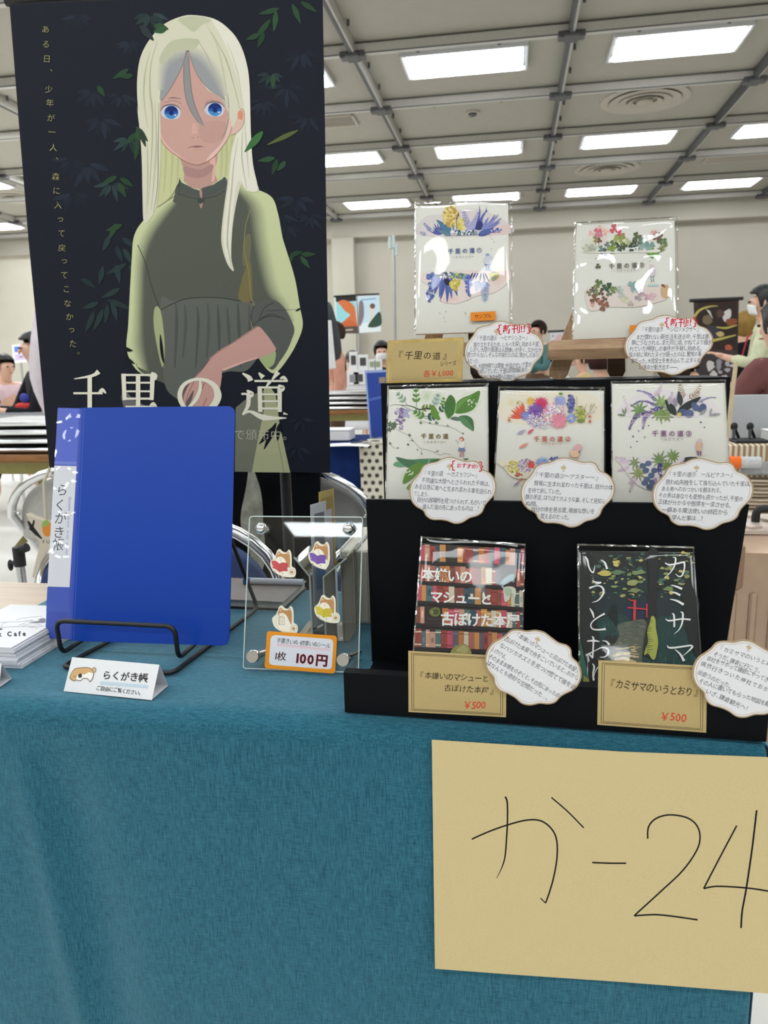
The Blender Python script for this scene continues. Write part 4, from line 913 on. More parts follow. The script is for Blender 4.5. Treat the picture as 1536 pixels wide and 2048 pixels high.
def cover1(s):
    s.t(770, 760, 6.678); g1, g2, g3, g4 = C(70,120,62), C(96,140,70), C(58,98,80), C(140,170,140)
    for x, y, r in ((560,220,90),(700,260,100),(1130,300,130),(420,440,80),(1150,560,60),(300,1300,90)): s.wash(x, y, r, C(186,206,170), CRM)
    for x, y, a, L, n, ll, lw, c in ((300,330,-2.3,170,3,75,34,g4),(420,360,-1.6,200,3,80,40,g2),(640,380,-1.2,170,3,70,36,C(150,172,176)),(700,450,-.8,200,4,70,34,g3),(450,400,-.3,150,3,70,36,C(120,140,70)),(760,380,-1.4,120,3,50,24,g2),(520,480,.1,160,3,80,44,g3),(560,520,-2.6,160,3,80,40,g2)): s.sprig(x, y, a, L, n, ll, lw, c)
    s.stroke([(60,355),(120,330),(210,335),(300,340),(380,360),(460,395),(540,380),(610,385)], [2,5,8,14,20,22], C(70,74,66)); s.stroke([(210,335),(330,390),(420,440)], 5, C(90,100,80))
    for x, y, r in ((860,330,1),): pass
    s.poly([(840,520),(800,430),(808,300),(865,200),(925,240),(945,320),(930,430)], C(66,112,52)); s.poly([(935,440),(940,330),(1020,250),(1140,200),(1265,145),(1245,280),(1180,390),(1070,440)], C(84,130,56)); s.poly([(930,440),(1000,360),(1100,260),(1260,150),(1180,200),(1030,260),(950,340)], C(104,150,70))
    s.poly([(735,530),(640,500),(610,400),(640,330),(700,410)], C(98,142,54)); s.poly([(870,520),(920,490),(990,500),(1030,540),(960,545)], C(96,112,112)); s.poly([(985,500),(1030,475),(1110,480),(1175,540),(1185,680),(1110,640),(1040,590)], C(66,112,74)); s.poly([(985,500),(1050,500),(1120,560),(1180,675),(1090,630),(1030,580)], C(90,136,90))
    s.stroke([(850,530),(900,480),(935,420),(950,330),(960,270)], 6, C(196,214,176)); s.stroke([(840,520),(800,440),(770,380)], 10, C(170,196,140)); s.stroke([(760,530),(720,470),(730,410)], 6, C(190,210,180))
    s.cluster(1160, 310, 75, 50, 14, 11, [C(200,214,190)]); s.cluster(215, 430, 80, 60, 40, 17, [C(150,128,176),C(120,100,150),C(180,164,200)]); s.cluster(205, 540, 60, 60, 22, 15, [C(150,128,176),C(120,100,150)]); s.cluster(212, 630, 25, 40, 9, 11, [C(150,128,176),C(170,150,190)]); s.cluster(300, 450, 60, 60, 16, 16, [C(176,176,206)])
    for x, y in ((70,590),(110,630),(60,660),(130,590)):
        for a in (0, 1.2, 2.4, 3.6, 4.8): s.leaf(x, y, a, 44, 22, C(86,110,88))
    for P_ in ([(150,650),(230,700),(300,730),(370,800),(420,860),(480,915),(560,930),(660,965),(740,1000),(800,975),(870,1000)],[(470,540),(600,580),(730,605),(830,620),(930,650),(1040,720)],[(70,850),(110,900),(180,915)],[(480,915),(490,985)],[(320,820),(370,790)],[(660,965),(720,940)]): s.stroke(P_, 4, C(150,146,128))
    for x, y, r in ((330,735,26),(480,570,24),(600,572,20),(690,570,28),(840,608,18),(1045,712,16),(310,860,22),(370,810,16),(70,845,22),(175,905,14),(435,930,14),(490,985,14),(700,950,14)):
        for a in (.3, 1.6, 2.9, 4.3): s.leaf(x, y, a, r, r*.55, C(96,120,96))
    small_person(s, 1025, 1025, 265, C(200,110,96), C(240,238,234), C(120,136,172), C(196,150,150)); s.stroke([(1000,850),(960,820),(945,795)], 6, C(180,150,150))
    s.poly([(150,1030),(300,1060),(430,1070),(400,1140),(300,1165),(210,1110)], C(70,116,84)); s.poly([(110,1130),(170,1090),(260,1150),(180,1160)], C(104,160,120)); s.poly([(240,1380),(280,1230),(340,1150),(480,1090),(620,1070),(560,1160),(450,1240),(350,1330)], C(98,142,62)); s.poly([(400,1060),(780,1055),(640,1120),(470,1110)], C(80,136,96)); s.poly([(560,1110),(700,1060),(760,1080),(640,1130)], C(60,100,64)); s.poly([(1040,1050),(1125,1045),(1080,1070)], C(86,110,88), False); s.poly([(290,1440),(340,1380),(360,1420),(330,1470)], C(120,160,80))
    s.cluster(330, 1230, 50, 60, 10, 13, [C(206,220,196)]); s.stroke([(560,1140),(600,1060)], 7, C(200,216,190))
    title(s, 842.5, 872.5, 896.5, 872.5, '千里の道', '～カズラフジ～', 847, 884, 892, 884, C(126,110,44))
def cover2(s):
    s.t(980, 760, 6.144)
    s.poly([(200,180),(700,150),(1280,190),(1290,525),(190,515)], C(232,224,206)); s.wash(260, 280, 70, C(226,210,160), CRM)
    for i in range(17): s.leaf(420+random.uniform(-20,20), 470, math.pi+.05+i*.092, 190*random.uniform(.85,1.05), 26, sc(C(218,96,74), random.uniform(.9,1.15)))
    s.daisy(500, 260, 60, 18, C(222,176,84)); s.daisy(630, 290, 100, 34, C(206,54,110), C(190,60,80)); s.daisy(560, 390, 120, 44, C(126,86,168), C(110,70,160)); s.daisy(440, 440, 70, 26, C(130,140,204)); s.cluster(560, 490, 110, 90, 150, 9, [C(150,120,190),C(206,180,214),C(236,232,240)])
    s.daisy(720, 360, 70, 26, C(224,130,160)); s.daisy(860, 260, 80, 26, C(150,160,214)); s.cluster(790, 420, 140, 130, 120, 16, [C(236,220,230),C(230,160,180),C(214,200,230),C(240,240,240)]); s.daisy(850, 500, 120, 36, C(226,140,160)); s.cluster(990, 290, 45, 110, 60, 14, [C(92,96,168),C(120,120,190),C(70,80,150)]); s.daisy(1000, 470, 70, 20, C(140,164,220), C(230,190,160)); s.cluster(640, 560, 110, 40, 60, 8, [C(206,190,220),C(232,226,238)])
    s.cluster(1110, 420, 60, 100, 90, 13, [C(170,176,80),C(196,196,120),C(140,150,70)]); s.blob(1110, 500, 50, C(120,140,66), 22)
    for P_ in ([(1150,480),(1230,380),(1280,300)],[(1200,420),(1290,390)],[(1230,380),(1240,310)],[(1060,330),(1070,260),(1060,200)],[(1150,420),(1170,330),(1190,290)]): s.stroke(P_, 5, C(150,140,100))
    for x, y in ((1245,305),(1280,300),(1300,340),(1275,390),(1240,320)): s.dot(x, y, 11, C(196,180,140))
    for x, y in ((1225,450),(1225,508),(235,492)): s.daisy(x, y, 22, 6, C(196,110,90))
    s.stroke([(330,290),(370,260),(400,300)], 4, C(150,140,90)); s.cluster(370, 280, 50, 30, 8, 9, [C(190,176,110)]); s.blob(870, 170, 24, C(110,140,80), 14)
    for x, y, a, L, c in ((335,665,-.45,120,C(170,166,190)),(462,660,-.65,100,C(216,90,110)),(360,835,-.5,130,C(226,150,130))): s.leaf(x, y, a, L, 34, c)
    s.poly([(130,985),(850,975),(850,1080),(520,1200),(300,1200),(180,1090)], C(236,228,206)); s.cluster(290, 1070, 90, 70, 60, 14, [C(214,196,90),C(190,176,80),C(226,214,140)]); s.cluster(430, 1050, 90, 90, 110, 10, [C(176,150,196),C(216,204,226),C(150,130,180)]); s.daisy(505, 1040, 60, 22, C(216,84,84)); s.daisy(640, 1030, 100, 22, C(130,158,216), C(226,150,90)); s.cluster(800, 970, 60, 30, 26, 12, [C(92,96,168)]); s.cluster(350, 1160, 60, 20, 12, 13, [C(196,110,80)]); s.leaf(400, 1200, 2.4, 80, 20, C(214,120,90)); s.leaf(360, 1250, 2.5, 90, 24, C(170,130,170)); s.stroke([(160,1070),(220,1050),(300,1090)], 4, C(150,140,90))
    s.poly([(1030,830),(1070,790),(1115,800),(1120,840),(1090,870),(1040,868)], C(226,176,180)); s.poly([(985,880),(1040,865),(1090,880),(1080,940),(1010,945)], C(238,196,160)); s.stroke([(1010,935),(965,955)], 9, C(220,160,150)); s.stroke([(1075,935),(1080,975)], 9, C(220,160,150)); s.dot(1095, 888, 12, C(140,110,150))
    title(s, 1068, 878, 1141, 878, '千里の道②', '～アスター～', 1082, 888, 1123, 888, C(206,96,74))
def cover3(s):
    s.t(1215, 750, 5.036); pk, vi, dk, ol, bl_ = C(206,180,206), C(112,100,164), C(66,64,112), C(120,150,96), C(84,98,136)
    s.poly([(150,415),(240,230),(520,150),(760,180),(1000,220),(1080,415)], C(228,222,226)); 
    for x, y, a, L, c in ((470,230,-1.0,110,pk),(520,210,-1.4,110,C(222,200,218)),(220,390,-1.9,170,C(220,196,216)),(630,300,-1.4,110,C(190,176,190)),(680,280,-1.2,80,C(206,190,206))): s.sprig(x, y, a, L, 5, 40, 14, c)
    s.sprig(760, 260, -1.75, 150, 6, 60, 15, C(160,134,120)); s.sprig(870, 260, -1.2, 150, 6, 56, 14, C(176,156,140)); s.sprig(800, 250, -.6, 120, 4, 50, 14, C(166,140,126))
    s.spike([(490,250),(420,190),(360,165),(300,158)], 44, 6, [vi, C(140,126,184), C(180,166,206)], 26, 8); s.spike([(480,300),(400,265),(320,268),(240,310)], 40, 8, [vi, C(150,136,190), dk], 26, 8); s.spike([(930,270),(980,240),(1040,225),(1090,228)], 36, 6, [C(150,140,180), C(170,160,196)], 20, 7)
    for x, y, n, r, c in ((320,350,9,110,ol),(520,380,11,120,C(126,156,90)),(540,280,9,100,C(140,168,104)),(590,410,8,80,C(130,150,90))):
        for i in range(n): s.leaf(x, y, 2*math.pi*i/n+.2, r*random.uniform(.75,1.05), 22, sc(c, random.uniform(.8,1.15)))
    s.spike([(520,320),(420,370),(330,390),(260,450),(220,545)], 66, 14, [dk, vi, C(84,78,136), C(190,160,200)], 34, 10); s.spike([(400,390),(370,450),(358,540)], 48, 8, [vi, C(176,150,190), C(206,180,206)], 20, 9)
    s.leaf(740, 310, -1.75, 150, 56, C(56,62,62)); s.leaf(690, 405, -2.2, 190, 76, C(44,54,50)); s.leaf(700, 380, -.58, 290, 74, C(38,48,48)); s.stroke([(700,390),(720,340),(745,300)], 6, C(60,70,60)); s.leaf(620, 300, -1.5, 90, 36, C(176,168,186)); s.leaf(690, 320, -1.8, 90, 46, C(150,140,160))
    for x, y, r in ((760,375,44),(820,390,46),(890,330,38),(960,320,36),(870,300,30),(930,350,26)): s.blob(x, y, r, sc(bl_, random.uniform(.85,1.15)), r*.85, 9, .08)
    s.leaf(930, 400, -.7, 90, 34, C(150,156,150)); s.leaf(1020, 410, -.15, 120, 30, C(150,150,156)); s.leaf(1030, 400, -1.3, 70, 22, C(160,164,170)); s.leaf(180, 410, 3.3, 85, 20, C(110,134,100)); s.leaf(175, 400, -2.0, 70, 16, C(110,134,100)); s.leaf(180, 390, -1.5, 70, 14, C(120,140,110)); s.blob(720, 398, 20, C(206,186,96), 24); s.stroke([(100,416),(1130,416)], 3, C(230,229,222))
    for x, y in ((930,470),(968,523),(408,506),(308,560),(247,612),(290,665),(228,722),(367,622),(220,1168)): s.leaf(x, y, .6, 24 if x in (930,247) else 14, 13, dk)
    s.poly([(130,830),(800,830),(780,900),(560,1040),(450,1160),(280,1090),(150,920)], C(228,222,226))
    for x, y, a in ((240,880,3.2),(230,930,2.9),(280,1040,2.0),(200,860,3.4),(300,1000,2.3)): s.sprig(x, y, a, 110, 5, 36, 12, C(214,186,212))
    for x, y, n, r, c in ((520,860,11,110,ol),(310,990,10,100,C(150,160,104)),(660,820,10,80,C(130,156,90)),(600,920,10,90,C(126,150,90)),(270,880,7,80,C(140,156,110))):
        for i in range(n): s.leaf(x, y, 2*math.pi*i/n, r*random.uniform(.75,1.05), 20, sc(c, random.uniform(.8,1.15)))
    for x, y in ((355,915),(410,890),(385,960),(470,960),(440,1010),(395,1050),(450,1080),(375,1085),(420,1125),(465,1140)): s.blob(x, y, 34, sc(C(92,108,140), random.uniform(.85,1.15)), 29, 9, .08)
    s.spike([(530,890),(525,960),(540,1050)], 36, 20, [dk, vi], 14, 10); s.spike([(480,1040),(490,1110)], 20, 8, [C(190,160,200)], 8, 9); s.leaf(760, 860, .5, 110, 40, C(70,74,84)); s.leaf(730, 880, .2, 60, 26, C(196,160,190)); s.poly([(780,830),(900,828),(840,880),(790,870)], C(60,66,66))
    s.stroke([(900,740),(912,810)], 14, C(120,80,120)); s.stroke([(932,740),(936,810)], 14, C(120,80,120)); s.poly([(900,672),(945,670),(950,710),(938,765),(898,760),(893,710)], C(226,184,160)); s.dot(925, 660, 22, C(208,196,206)); s.stroke([(945,690),(952,708)], 9, C(206,150,140)); s.stroke([(910,815),(990,812)], 3, C(200,180,190))
    title(s, 1304, 867, 1383, 867, '千里の道③', '～ルピナス～', 1320, 878, 1366, 878, C(150,96,150))
def cover4(s):
    s.t(820, 400, 7.314); b1, b2, b3, ye = C(84,98,170), C(128,134,196), C(52,58,112), C(226,202,110)
    s.poly([(170,530),(200,260),(480,200),(900,120),(1200,200),(1420,330),(1430,500)], C(220,212,212)); s.poly([(1180,420),(1430,360),(1430,498),(1160,500)], C(226,200,198))
    s.sprig(250, 520, -2.7, 90, 4, 50, 14, b2); s.sprig(320, 470, -2.3, 150, 5, 46, 24, C(120,136,190)); s.sprig(460, 480, -1.0, 80, 3, 40, 22, C(150,160,200))
    for a in [-2.9+.24*i for i in range(9)]: s.leaf(450, 510, a, 190*random.uniform(.75,1.05), 32, sc(b1, random.uniform(.75,1.15)), bend=.08)
    s.leaf(640, 500, -2.45, 330, 96, C(78,120,150)); s.leaf(600, 520, -2.75, 220, 60, C(96,130,150))
    s.cluster(600, 240, 115, 155, 150, 22, [ye, C(206,170,84), C(236,218,150), C(190,150,80)]); s.cluster(750, 360, 64, 85, 70, 18, [C(226,210,104), C(206,190,80), C(238,226,150)])
    s.stroke([(690,460),(680,330),(700,200)], 8, C(96,84,110)); s.leaf(700, 250, -1.4, 70, 22, C(84,78,110)); s.leaf(640, 460, -1.7, 110, 26, C(110,140,150)); s.leaf(690, 290, -2.0, 46, 16, C(84,78,110))
    s.sprig(860, 430, -1.85, 240, 6, 80, 26, C(160,156,206)); s.sprig(920, 400, -1.2, 200, 5, 70, 22, C(150,146,200)); s.poly([(830,470),(840,380),(900,320),(970,300),(980,420),(900,480)], C(168,168,210))
    s.poly([(960,430),(975,320),(1010,200),(1015,80),(1030,180),(1025,270),(1060,210),(1100,170),(1118,100),(1120,150),(1140,155),(1100,200),(1060,300),(1080,420)], b1); s.poly([(960,430),(985,330),(1010,300),(1050,330),(1070,430)], b3)
    for a, L in ((-1.0,260),(-.85,330),(-.7,380),(-.55,360),(-.4,330),(-1.15,210),(-.3,260)): s.leaf(1010+random.uniform(0,50), 480, a, L, 44, sc(b2, random.uniform(.75,1.1)), bend=-.1)
    s.poly([(1000,500),(1060,440),(1160,420),(1220,400),(1190,470),(1100,525),(1020,530)], b1); s.stroke([(1170,480),(1260,470),(1350,440)], 6, b3); s.cluster(1270, 450, 80, 28, 26, 15, [b1, C(150,150,190), C(230,232,240)])
    s.cluster(800, 480, 200, 32, 90, 17, [C(96,140,140), C(70,90,120), C(226,232,236), C(236,238,240), b3]); s.stroke([(880,500),(940,430),(1000,400)], 9, b3); s.stroke([(940,500),(1000,460),(1060,440)], 8, C(226,228,240)); s.cluster(620, 470, 26, 24, 7, 14, [C(240,240,244)]); s.stroke([(500,528),(1180,506)], [4,14,4], b3)
    for x, y in ((1172,535),(1195,565),(1222,612),(612,552),(1185,710),(440,1472),(840,1465),(820,1398),(520,1630),(432,1652),(495,1722),(512,1775),(802,1640),(812,1660)): s.leaf(x, y, .8, 17, 11, C(130,134,160))
    s.poly([(150,1075),(1430,1045),(1430,1200),(1250,1350),(1000,1400),(800,1480),(640,1520),(480,1450),(380,1330)], C(232,217,213)); s.poly([(1180,1050),(1430,1045),(1420,1150),(1250,1250)], C(233,208,204)); s.wash(600, 1440, 130, C(232,200,196), C(232,217,213), 60)
    s.cluster(320, 1120, 80, 50, 40, 22, [b1, C(110,134,196), C(96,110,180)]); s.cluster(340, 1240, 60, 70, 34, 20, [C(130,146,200), b1]); s.cluster(300, 1370, 50, 90, 30, 18, [C(110,126,190), C(84,98,170)]); s.cluster(285, 1480, 20, 30, 8, 14, [b1]); s.cluster(500, 1100, 130, 40, 50, 18, [C(230,232,238), C(70,80,110), C(120,140,160)])
    for x, a, L in ((420,1.75,260),(470,1.65,300),(510,1.7,340),(540,1.5,380),(560,1.35,320),(590,1.15,300),(440,1.9,220)): s.leaf(x, 1130, a, L, 58, sc(b1, random.uniform(.85,1.3)), bend=.06)
    s.poly([(505,1170),(540,1150),(580,1180),(582,1240),(545,1250),(510,1220)], C(26,30,56)); s.cluster(660, 1220, 70, 110, 80, 20, [C(216,196,84), C(236,222,130), C(190,176,80)]); s.cluster(700, 1110, 120, 40, 50, 20, [C(110,150,150), C(196,196,110), C(90,120,140)]); s.leaf(790, 1090, 1.4, 150, 40, C(130,160,180))
    s.cluster(860, 1230, 46, 150, 60, 19, [C(84,98,180), C(110,124,196)]); s.cluster(880, 1390, 26, 28, 9, 13, [b1])
    for x, a, L in ((1000,2.0,120),(1040,1.7,130),(1070,1.4,160),(1090,1.1,150),(960,2.0,140),(920,2.0,120)): s.leaf(x, 1065, a, L, 24, C(66,62,124))
    s.sprig(1090, 1150, 1.55, 280, 7, 110, 26, C(150,168,214)); s.sprig(1010, 1150, 1.8, 150, 4, 80, 22, C(160,172,216)); s.cluster(1230, 1115, 62, 62, 60, 18, [C(220,214,120), C(200,196,100), C(150,160,160)])
    s.stroke([(1080,1030),(1195,1030)], 22, C(170,190,220)); small_person(s, 1135, 1025, 240, C(150,160,206), C(206,212,230), C(120,134,190), C(130,144,196), 0); s.poly([(1098,840),(1190,830),(1182,930),(1095,935)], C(206,210,224))
    title(s, 896.5, 503.5, 963.5, 500.5, '千里の道④', '～ヒヤシンス～', 905, 515, 948, 513.2, C(72,96,160), C(120,120,130))
def cover5(s):
    s.t(1130, 430, 6.4); pk, g1, g2, br_ = C(214,120,136), C(96,120,66), C(66,84,62), C(110,84,70)
    s.wash(420, 280, 130, C(232,200,194), CRM); s.wash(1140, 250, 70, C(226,196,190), CRM); s.wash(330, 400, 120, C(216,214,190), CRM)
    for x, y, r, c in ((450,170,46,C(232,190,176)),(420,215,60,pk),(330,240,40,C(230,186,186)),(520,220,50,C(232,184,170)),(630,180,70,C(206,100,116)),(700,250,72,C(200,90,120)),(430,270,60,C(206,130,150)),(1140,230,44,C(214,160,156))): s.clover(x, y, r*.9, c, random.uniform(0, 2))
    for x, y, r, c in ((400,310,56,C(150,140,90)),(440,330,40,br_),(380,420,40,C(190,200,190)),(470,440,60,C(110,134,130)),(500,480,60,C(84,96,104)),(540,380,44,C(120,130,130)),(620,370,60,g1),(600,440,70,C(130,150,70)),(700,310,90,C(150,160,84)),(720,420,60,g2),(680,390,40,C(70,84,60)),(760,390,46,C(90,104,70)),(860,420,66,C(60,74,62)),(880,350,44,g2),(920,280,70,C(96,110,74)),(940,390,50,C(90,104,80)),(800,340,50,C(196,200,150)),
       (1000,380,80,C(150,180,176)),(1080,400,80,C(130,166,160)),(980,330,50,C(110,130,120)),(1040,290,36,C(110,90,96)),(1190,290,80,br_),(1220,340,50,C(104,96,76)),(1270,340,50,C(96,130,76)),(1280,385,36,C(110,140,80)),(1240,430,44,C(130,140,70)),(1200,460,40,C(120,100,80)),(1130,490,76,C(110,156,70)),(1080,480,44,C(130,166,84))): s.clover(x, y, r*.85, c, random.uniform(0, 2), (x+random.uniform(-12, 12), min(470, y+70)))
    s.cluster(300, 420, 90, 40, 24, 18, [C(200,206,190), C(180,186,176), C(214,210,180)]); s.poly([(200,475),(900,468),(1180,440),(1190,480),(860,482),(500,492)], CRM)
    s.clover(422, 660, 36, C(96,104,76), .4, (440,690)); s.leaf(385, 565, -.4, 20, 12, C(130,140,120)); s.leaf(1075, 600, -.6, 18, 11, C(130,140,120))
    s.poly([(290,935),(640,925),(1230,905),(1320,900),(1310,1060),(1180,1120),(900,1180),(560,1180),(340,1230),(270,1100)], C(230,216,210)); s.poly([(1225,930),(1315,900),(1320,1060),(1235,1050)], C(214,176,140))
    for x, y, r, c in ((430,870,60,g1),(400,930,50,C(130,140,84)),(500,940,60,C(70,90,66)),(565,930,76,C(60,84,66)),(350,960,50,C(96,90,84)),(310,1000,50,C(130,120,96)),(400,1000,50,C(110,140,90)),(460,1000,50,br_),(380,1080,84,C(130,96,74)),(440,1110,40,C(196,130,130)),(500,1080,50,C(110,84,72)),(490,1160,90,C(140,96,80)),(560,1010,50,C(96,110,90)),(620,960,60,C(130,150,96)),(700,960,60,C(176,196,190)),(720,1030,56,C(180,190,180)),(860,900,70,C(140,176,176)),(880,950,60,C(150,180,176)),(960,980,60,C(150,140,150)),(940,1060,60,C(170,160,164)),(1000,1020,40,C(200,170,176)),(770,1090,60,C(206,204,170)),(840,1140,50,C(196,186,176)),(1050,1060,50,C(214,170,186)),(1120,1040,56,C(216,176,190)),(350,1150,40,C(214,160,150))): s.clover(x, y, r*.8, c, random.uniform(0, 2))
    s.poly([(1225,893),(1260,890),(1290,935),(1240,915)], C(130,70,56), False); s.stroke([(1060,910),(1190,905)], 22, C(176,206,206)); s.stroke([(1100,790),(1104,850)], 9, C(150,160,176)); s.stroke([(1128,780),(1130,845)], 9, C(150,160,176)); s.poly([(1080,690),(1140,680),(1150,770),(1078,780)], C(216,206,214)); s.dot(1108, 660, 24, C(226,200,206)); s.stroke([(1098,855),(1108,855)], 9, C(90,70,80)); s.stroke([(1126,850),(1138,850)], 9, C(90,70,80))
    title(s, 1218, 533.5, 1288.5, 530, '千里の道⑤', '～シロツメクサ～', 1226, 542.5, 1278, 541, C(110,104,92), C(140,136,130))
def cover_shop(s):
    s.t(680, 980, 3.572)
    cols = [C(182,116,66),C(150,70,62),C(60,84,98),C(96,92,104),C(190,84,104),C(196,140,80),C(84,110,112),C(170,100,90),C(196,150,130),C(128,74,66),C(206,196,176)]
    def row(xl, xr, yl, yr, hl, gaps=()):
        x = xl; i = 0
        while x < xr:
            w_ = random.uniform(26, 46); f = (x-xl)/(xr-xl); f2 = min(1, (x+w_-xl)/(xr-xl)); y0 = yl+(yr-yl)*f; y1 = yl+(yr-yl)*f2; h = hl*random.uniform(.86, 1.0); c = random.choice(cols); x2 = min(x+w_-1, xr)
            if not any(a < x+w_/2 < b_ for a, b_ in gaps):
                s.poly([(x, y0-h), (x2, y1-h), (x2, y1), (x, y0)], c, False, lay=False)
                s.k += 1
                k = random.random(); lt = random.choice([C(222,206,180), sc(c, 1.6), sc(c, .55)])
                if k < .5:
                    for q in (.12, .82): s.poly([(x, y0-h*(1-q)), (x2, y1-h*(1-q)), (x2, y1-h*(.93-q)), (x, y0-h*(.93-q))], lt, False, lay=False)
                elif k < .62: s.poly([((x+x2)/2 + (w_*.27)*math.cos(a), (y0+y1)/2-h*.55 + h*.25*math.sin(a)) for a in [2*math.pi*i_/12 for i_ in range(12)]], lt, False, lay=False)
                elif k < .75: s.poly([(x+w_*.25, y0-h*.62), (x2-w_*.25, y1-h*.62), (x2-w_*.25, y1-h*.3), (x+w_*.25, y0-h*.3)], lt, False, lay=False)
                s.k += 1
            x += w_
    s.poly([(583,378),(1318,425),(1305,1000),(1296,1385),(497,1385),(525,1150)], C(52,46,46), False)
    row(577, 1316, 505, 540, 122, ((765,830),)); row(566, 1312, 648, 692, 128, ((1135,1245),)); row(555, 1308, 790, 838, 120); row(545, 1305, 950, 990, 126, ((600,715),)); row(530, 1300, 1120, 1150, 130); row(517, 1290, 1275, 1310, 110)
    for yl, yr, x0, x1 in ((512,545,575,1316),(655,696,564,1312),(797,842,554,1308),(957,995,543,1305),(1127,1155,528,1300)): s.poly([(x0,yl),(x1,yr),(x1,yr+20),(x0,yl+20)], C(44,38,40), False)
    for q in range(4): s.stroke([(720,440+q*12),(765,446+q*12)], 5, C(40,36,40))
    s.poly([(640,860),(680,838),(712,850),(715,885),(690,905),(650,895)], C(110,116,60)); s.poly([(650,870),(690,850),(708,870),(690,892)], C(70,80,44)); s.dot(660, 872, 8, C(150,160,90)); s.stroke([(625,915),(660,930),(712,925)], 4, C(80,76,74))
    s.poly([(1240,600),(1190,620),(1155,650),(1150,690),(1175,680),(1210,650),(1245,660)], C(120,150,160)); s.poly([(1170,700),(1220,690),(1255,710),(1250,770),(1225,735),(1210,780),(1180,800),(1170,750)], C(206,206,196)); s.poly([(1175,705),(1215,700),(1230,730),(1200,760),(1180,740)], C(170,190,160)); s.stroke([(1160,690),(1168,700)], 14, C(170,176,180))
    s.poly([(800,1180),(800,1140),(840,1110),(890,1100),(925,1125),(932,1180)], C(150,144,84)); s.poly([(830,1150),(880,1110),(915,1130),(905,1165)], C(176,170,110))
    W_ = C(240,238,236)
    s.line(590, 600, 945, 622, '本嫌いの', W_, 100, False, .026); s.line(645, 762, 1090, 780, 'マシューと', W_, 94, False, .026); s.line(722, 920, 1285, 938, '古ぼけた本屋', W_, 102, False, .026)
def cover_wood(s):
    s.t(1150, 1080, 5.908); g1, g2, g3, ye = C(34,66,66), C(52,96,84), C(74,124,96), C(206,190,110)
    s.poly([(48,128),(1395,150),(1440,600),(1480,1340),(1500,1750),(60,1735)], C(40,44,44), False)
    s.poly([(180,420),(900,330),(1380,560),(1430,900),(900,950),(400,960),(200,700)], C(36,50,54)); s.poly([(590,800),(640,740),(860,740),(860,930),(700,940),(600,880)], C(36,46,72))
    s.poly([(260,960),(400,900),(560,880),(640,950),(500,1010),(520,1130),(340,1170),(300,1700),(60,1735),(60,1160),(150,1400),(180,1250)], g1); s.poly([(960,950),(1100,900),(1300,900),(1440,1000),(1480,1350),(1490,1500),(800,1440),(960,1200)], g1)
    for i in range(170):
        q = random.random()
        x, y = (random.uniform(270, 520), random.uniform(980, 1170)) if q < .3 else (random.uniform(960, 1470), random.uniform(920, 1480)) if q < .8 else (random.uniform(820, 1400), random.uniform(1380, 1480))
        if 1270 < x < 1400 and y < 1000: continue
        s.stroke([(x, y), (x+random.uniform(-14, 14), y-random.uniform(30, 70))], [7, 2], random.choice([g2, g3, g1, C(44,84,78)]), smooth=False, lay=(i % 8 == 0))
    s.poly([(500,1010),(640,960),(840,950),(830,1150),(790,1400),(780,1470),(330,1470),(400,1320),(520,1140)], C(96,102,90))
    for i in range(60): y = random.uniform(960, 1180); x = random.uniform(520, 800); s.stroke([(x, y), (x+random.uniform(20, 90), y+random.uniform(0, 6))], 7, random.choice([C(120,124,108), C(70,78,74), C(84,92,84)]), smooth=False, lay=(i % 6 == 0))
    for i in range(55):
        v = random.random()**.7; y = 1190+v*270; x = 560+random.uniform(-.2, 1)*200*(1+.2*v) - v*120; w_ = 30+60*v; h = 7+18*v
        s.poly([(x, y), (x+w_, y+3), (x+w_-6, y+h), (x-4, y+h-3)], random.choice([C(222,196,150), C(206,180,130), C(176,160,120)]), False, lay=(i % 5 == 0))
    for i in range(230):
        x, y = random.uniform(100, 1400), random.uniform(150, 680)
        if 850 < x < 980: continue
        r = random.uniform(6, 26); s.blob(x, y, r*1.3, random.choice([C(130,140,92), C(76,112,96), C(56,84,80), ye, C(160,160,104), C(60,98,88)]) if random.random() < .75 else C(36,40,40), r*.7, 7, .4)
    for x, y, rx, ry, c in ((480,280,40,34,ye),(345,395,75,34,C(196,180,100)),(500,385,80,24,C(96,124,96)),(740,385,90,26,C(120,140,96)),(680,500,80,36,C(150,156,100)),(700,600,80,24,C(130,140,90)),(640,410,30,24,C(120,140,90)),(1350,560,40,24,C(150,156,96)),(1380,640,44,30,C(96,130,96)),(1100,580,60,24,C(120,140,84)),(1320,430,40,20,C(140,146,96)),(460,550,40,14,C(140,150,96))): s.blob(x, y, rx, c, ry, 10, .35)
    s.poly([(860,140),(980,140),(965,500),(950,880),(960,950),(830,950),(855,850),(870,500)], C(36,38,40)); s.poly([(48,128),(190,128),(180,560),(250,960),(340,1400),(360,1735),(180,1735),(120,1400),(60,1160)], C(34,37,39), False); s.poly([(1270,560),(1400,500),(1445,950),(1480,1350),(1440,1390),(1330,1150),(1280,900)], C(34,37,39)); s.poly([(400,860),(470,760),(500,1010),(450,960)], C(30,36,38))
    s.poly([(880,900),(950,930),(965,1100),(985,1250),(960,1380),(930,1420),(880,1390),(830,1370),(800,1330),(820,1150),(850,1000)], C(44,44,40)); s.poly([(905,900),(945,930),(955,1050),(980,1200),(965,1320),(945,1400),(910,1410),(860,1340),(815,1360),(830,1290),(860,1200),(850,1080),(880,980)], C(168,176,84))
    for i in range(16): y = 960+i*24; s.stroke([(846, y), (905+random.uniform(-20, 30), y+random.uniform(-10, 10))], [9, 2], C(50,50,42), smooth=False)
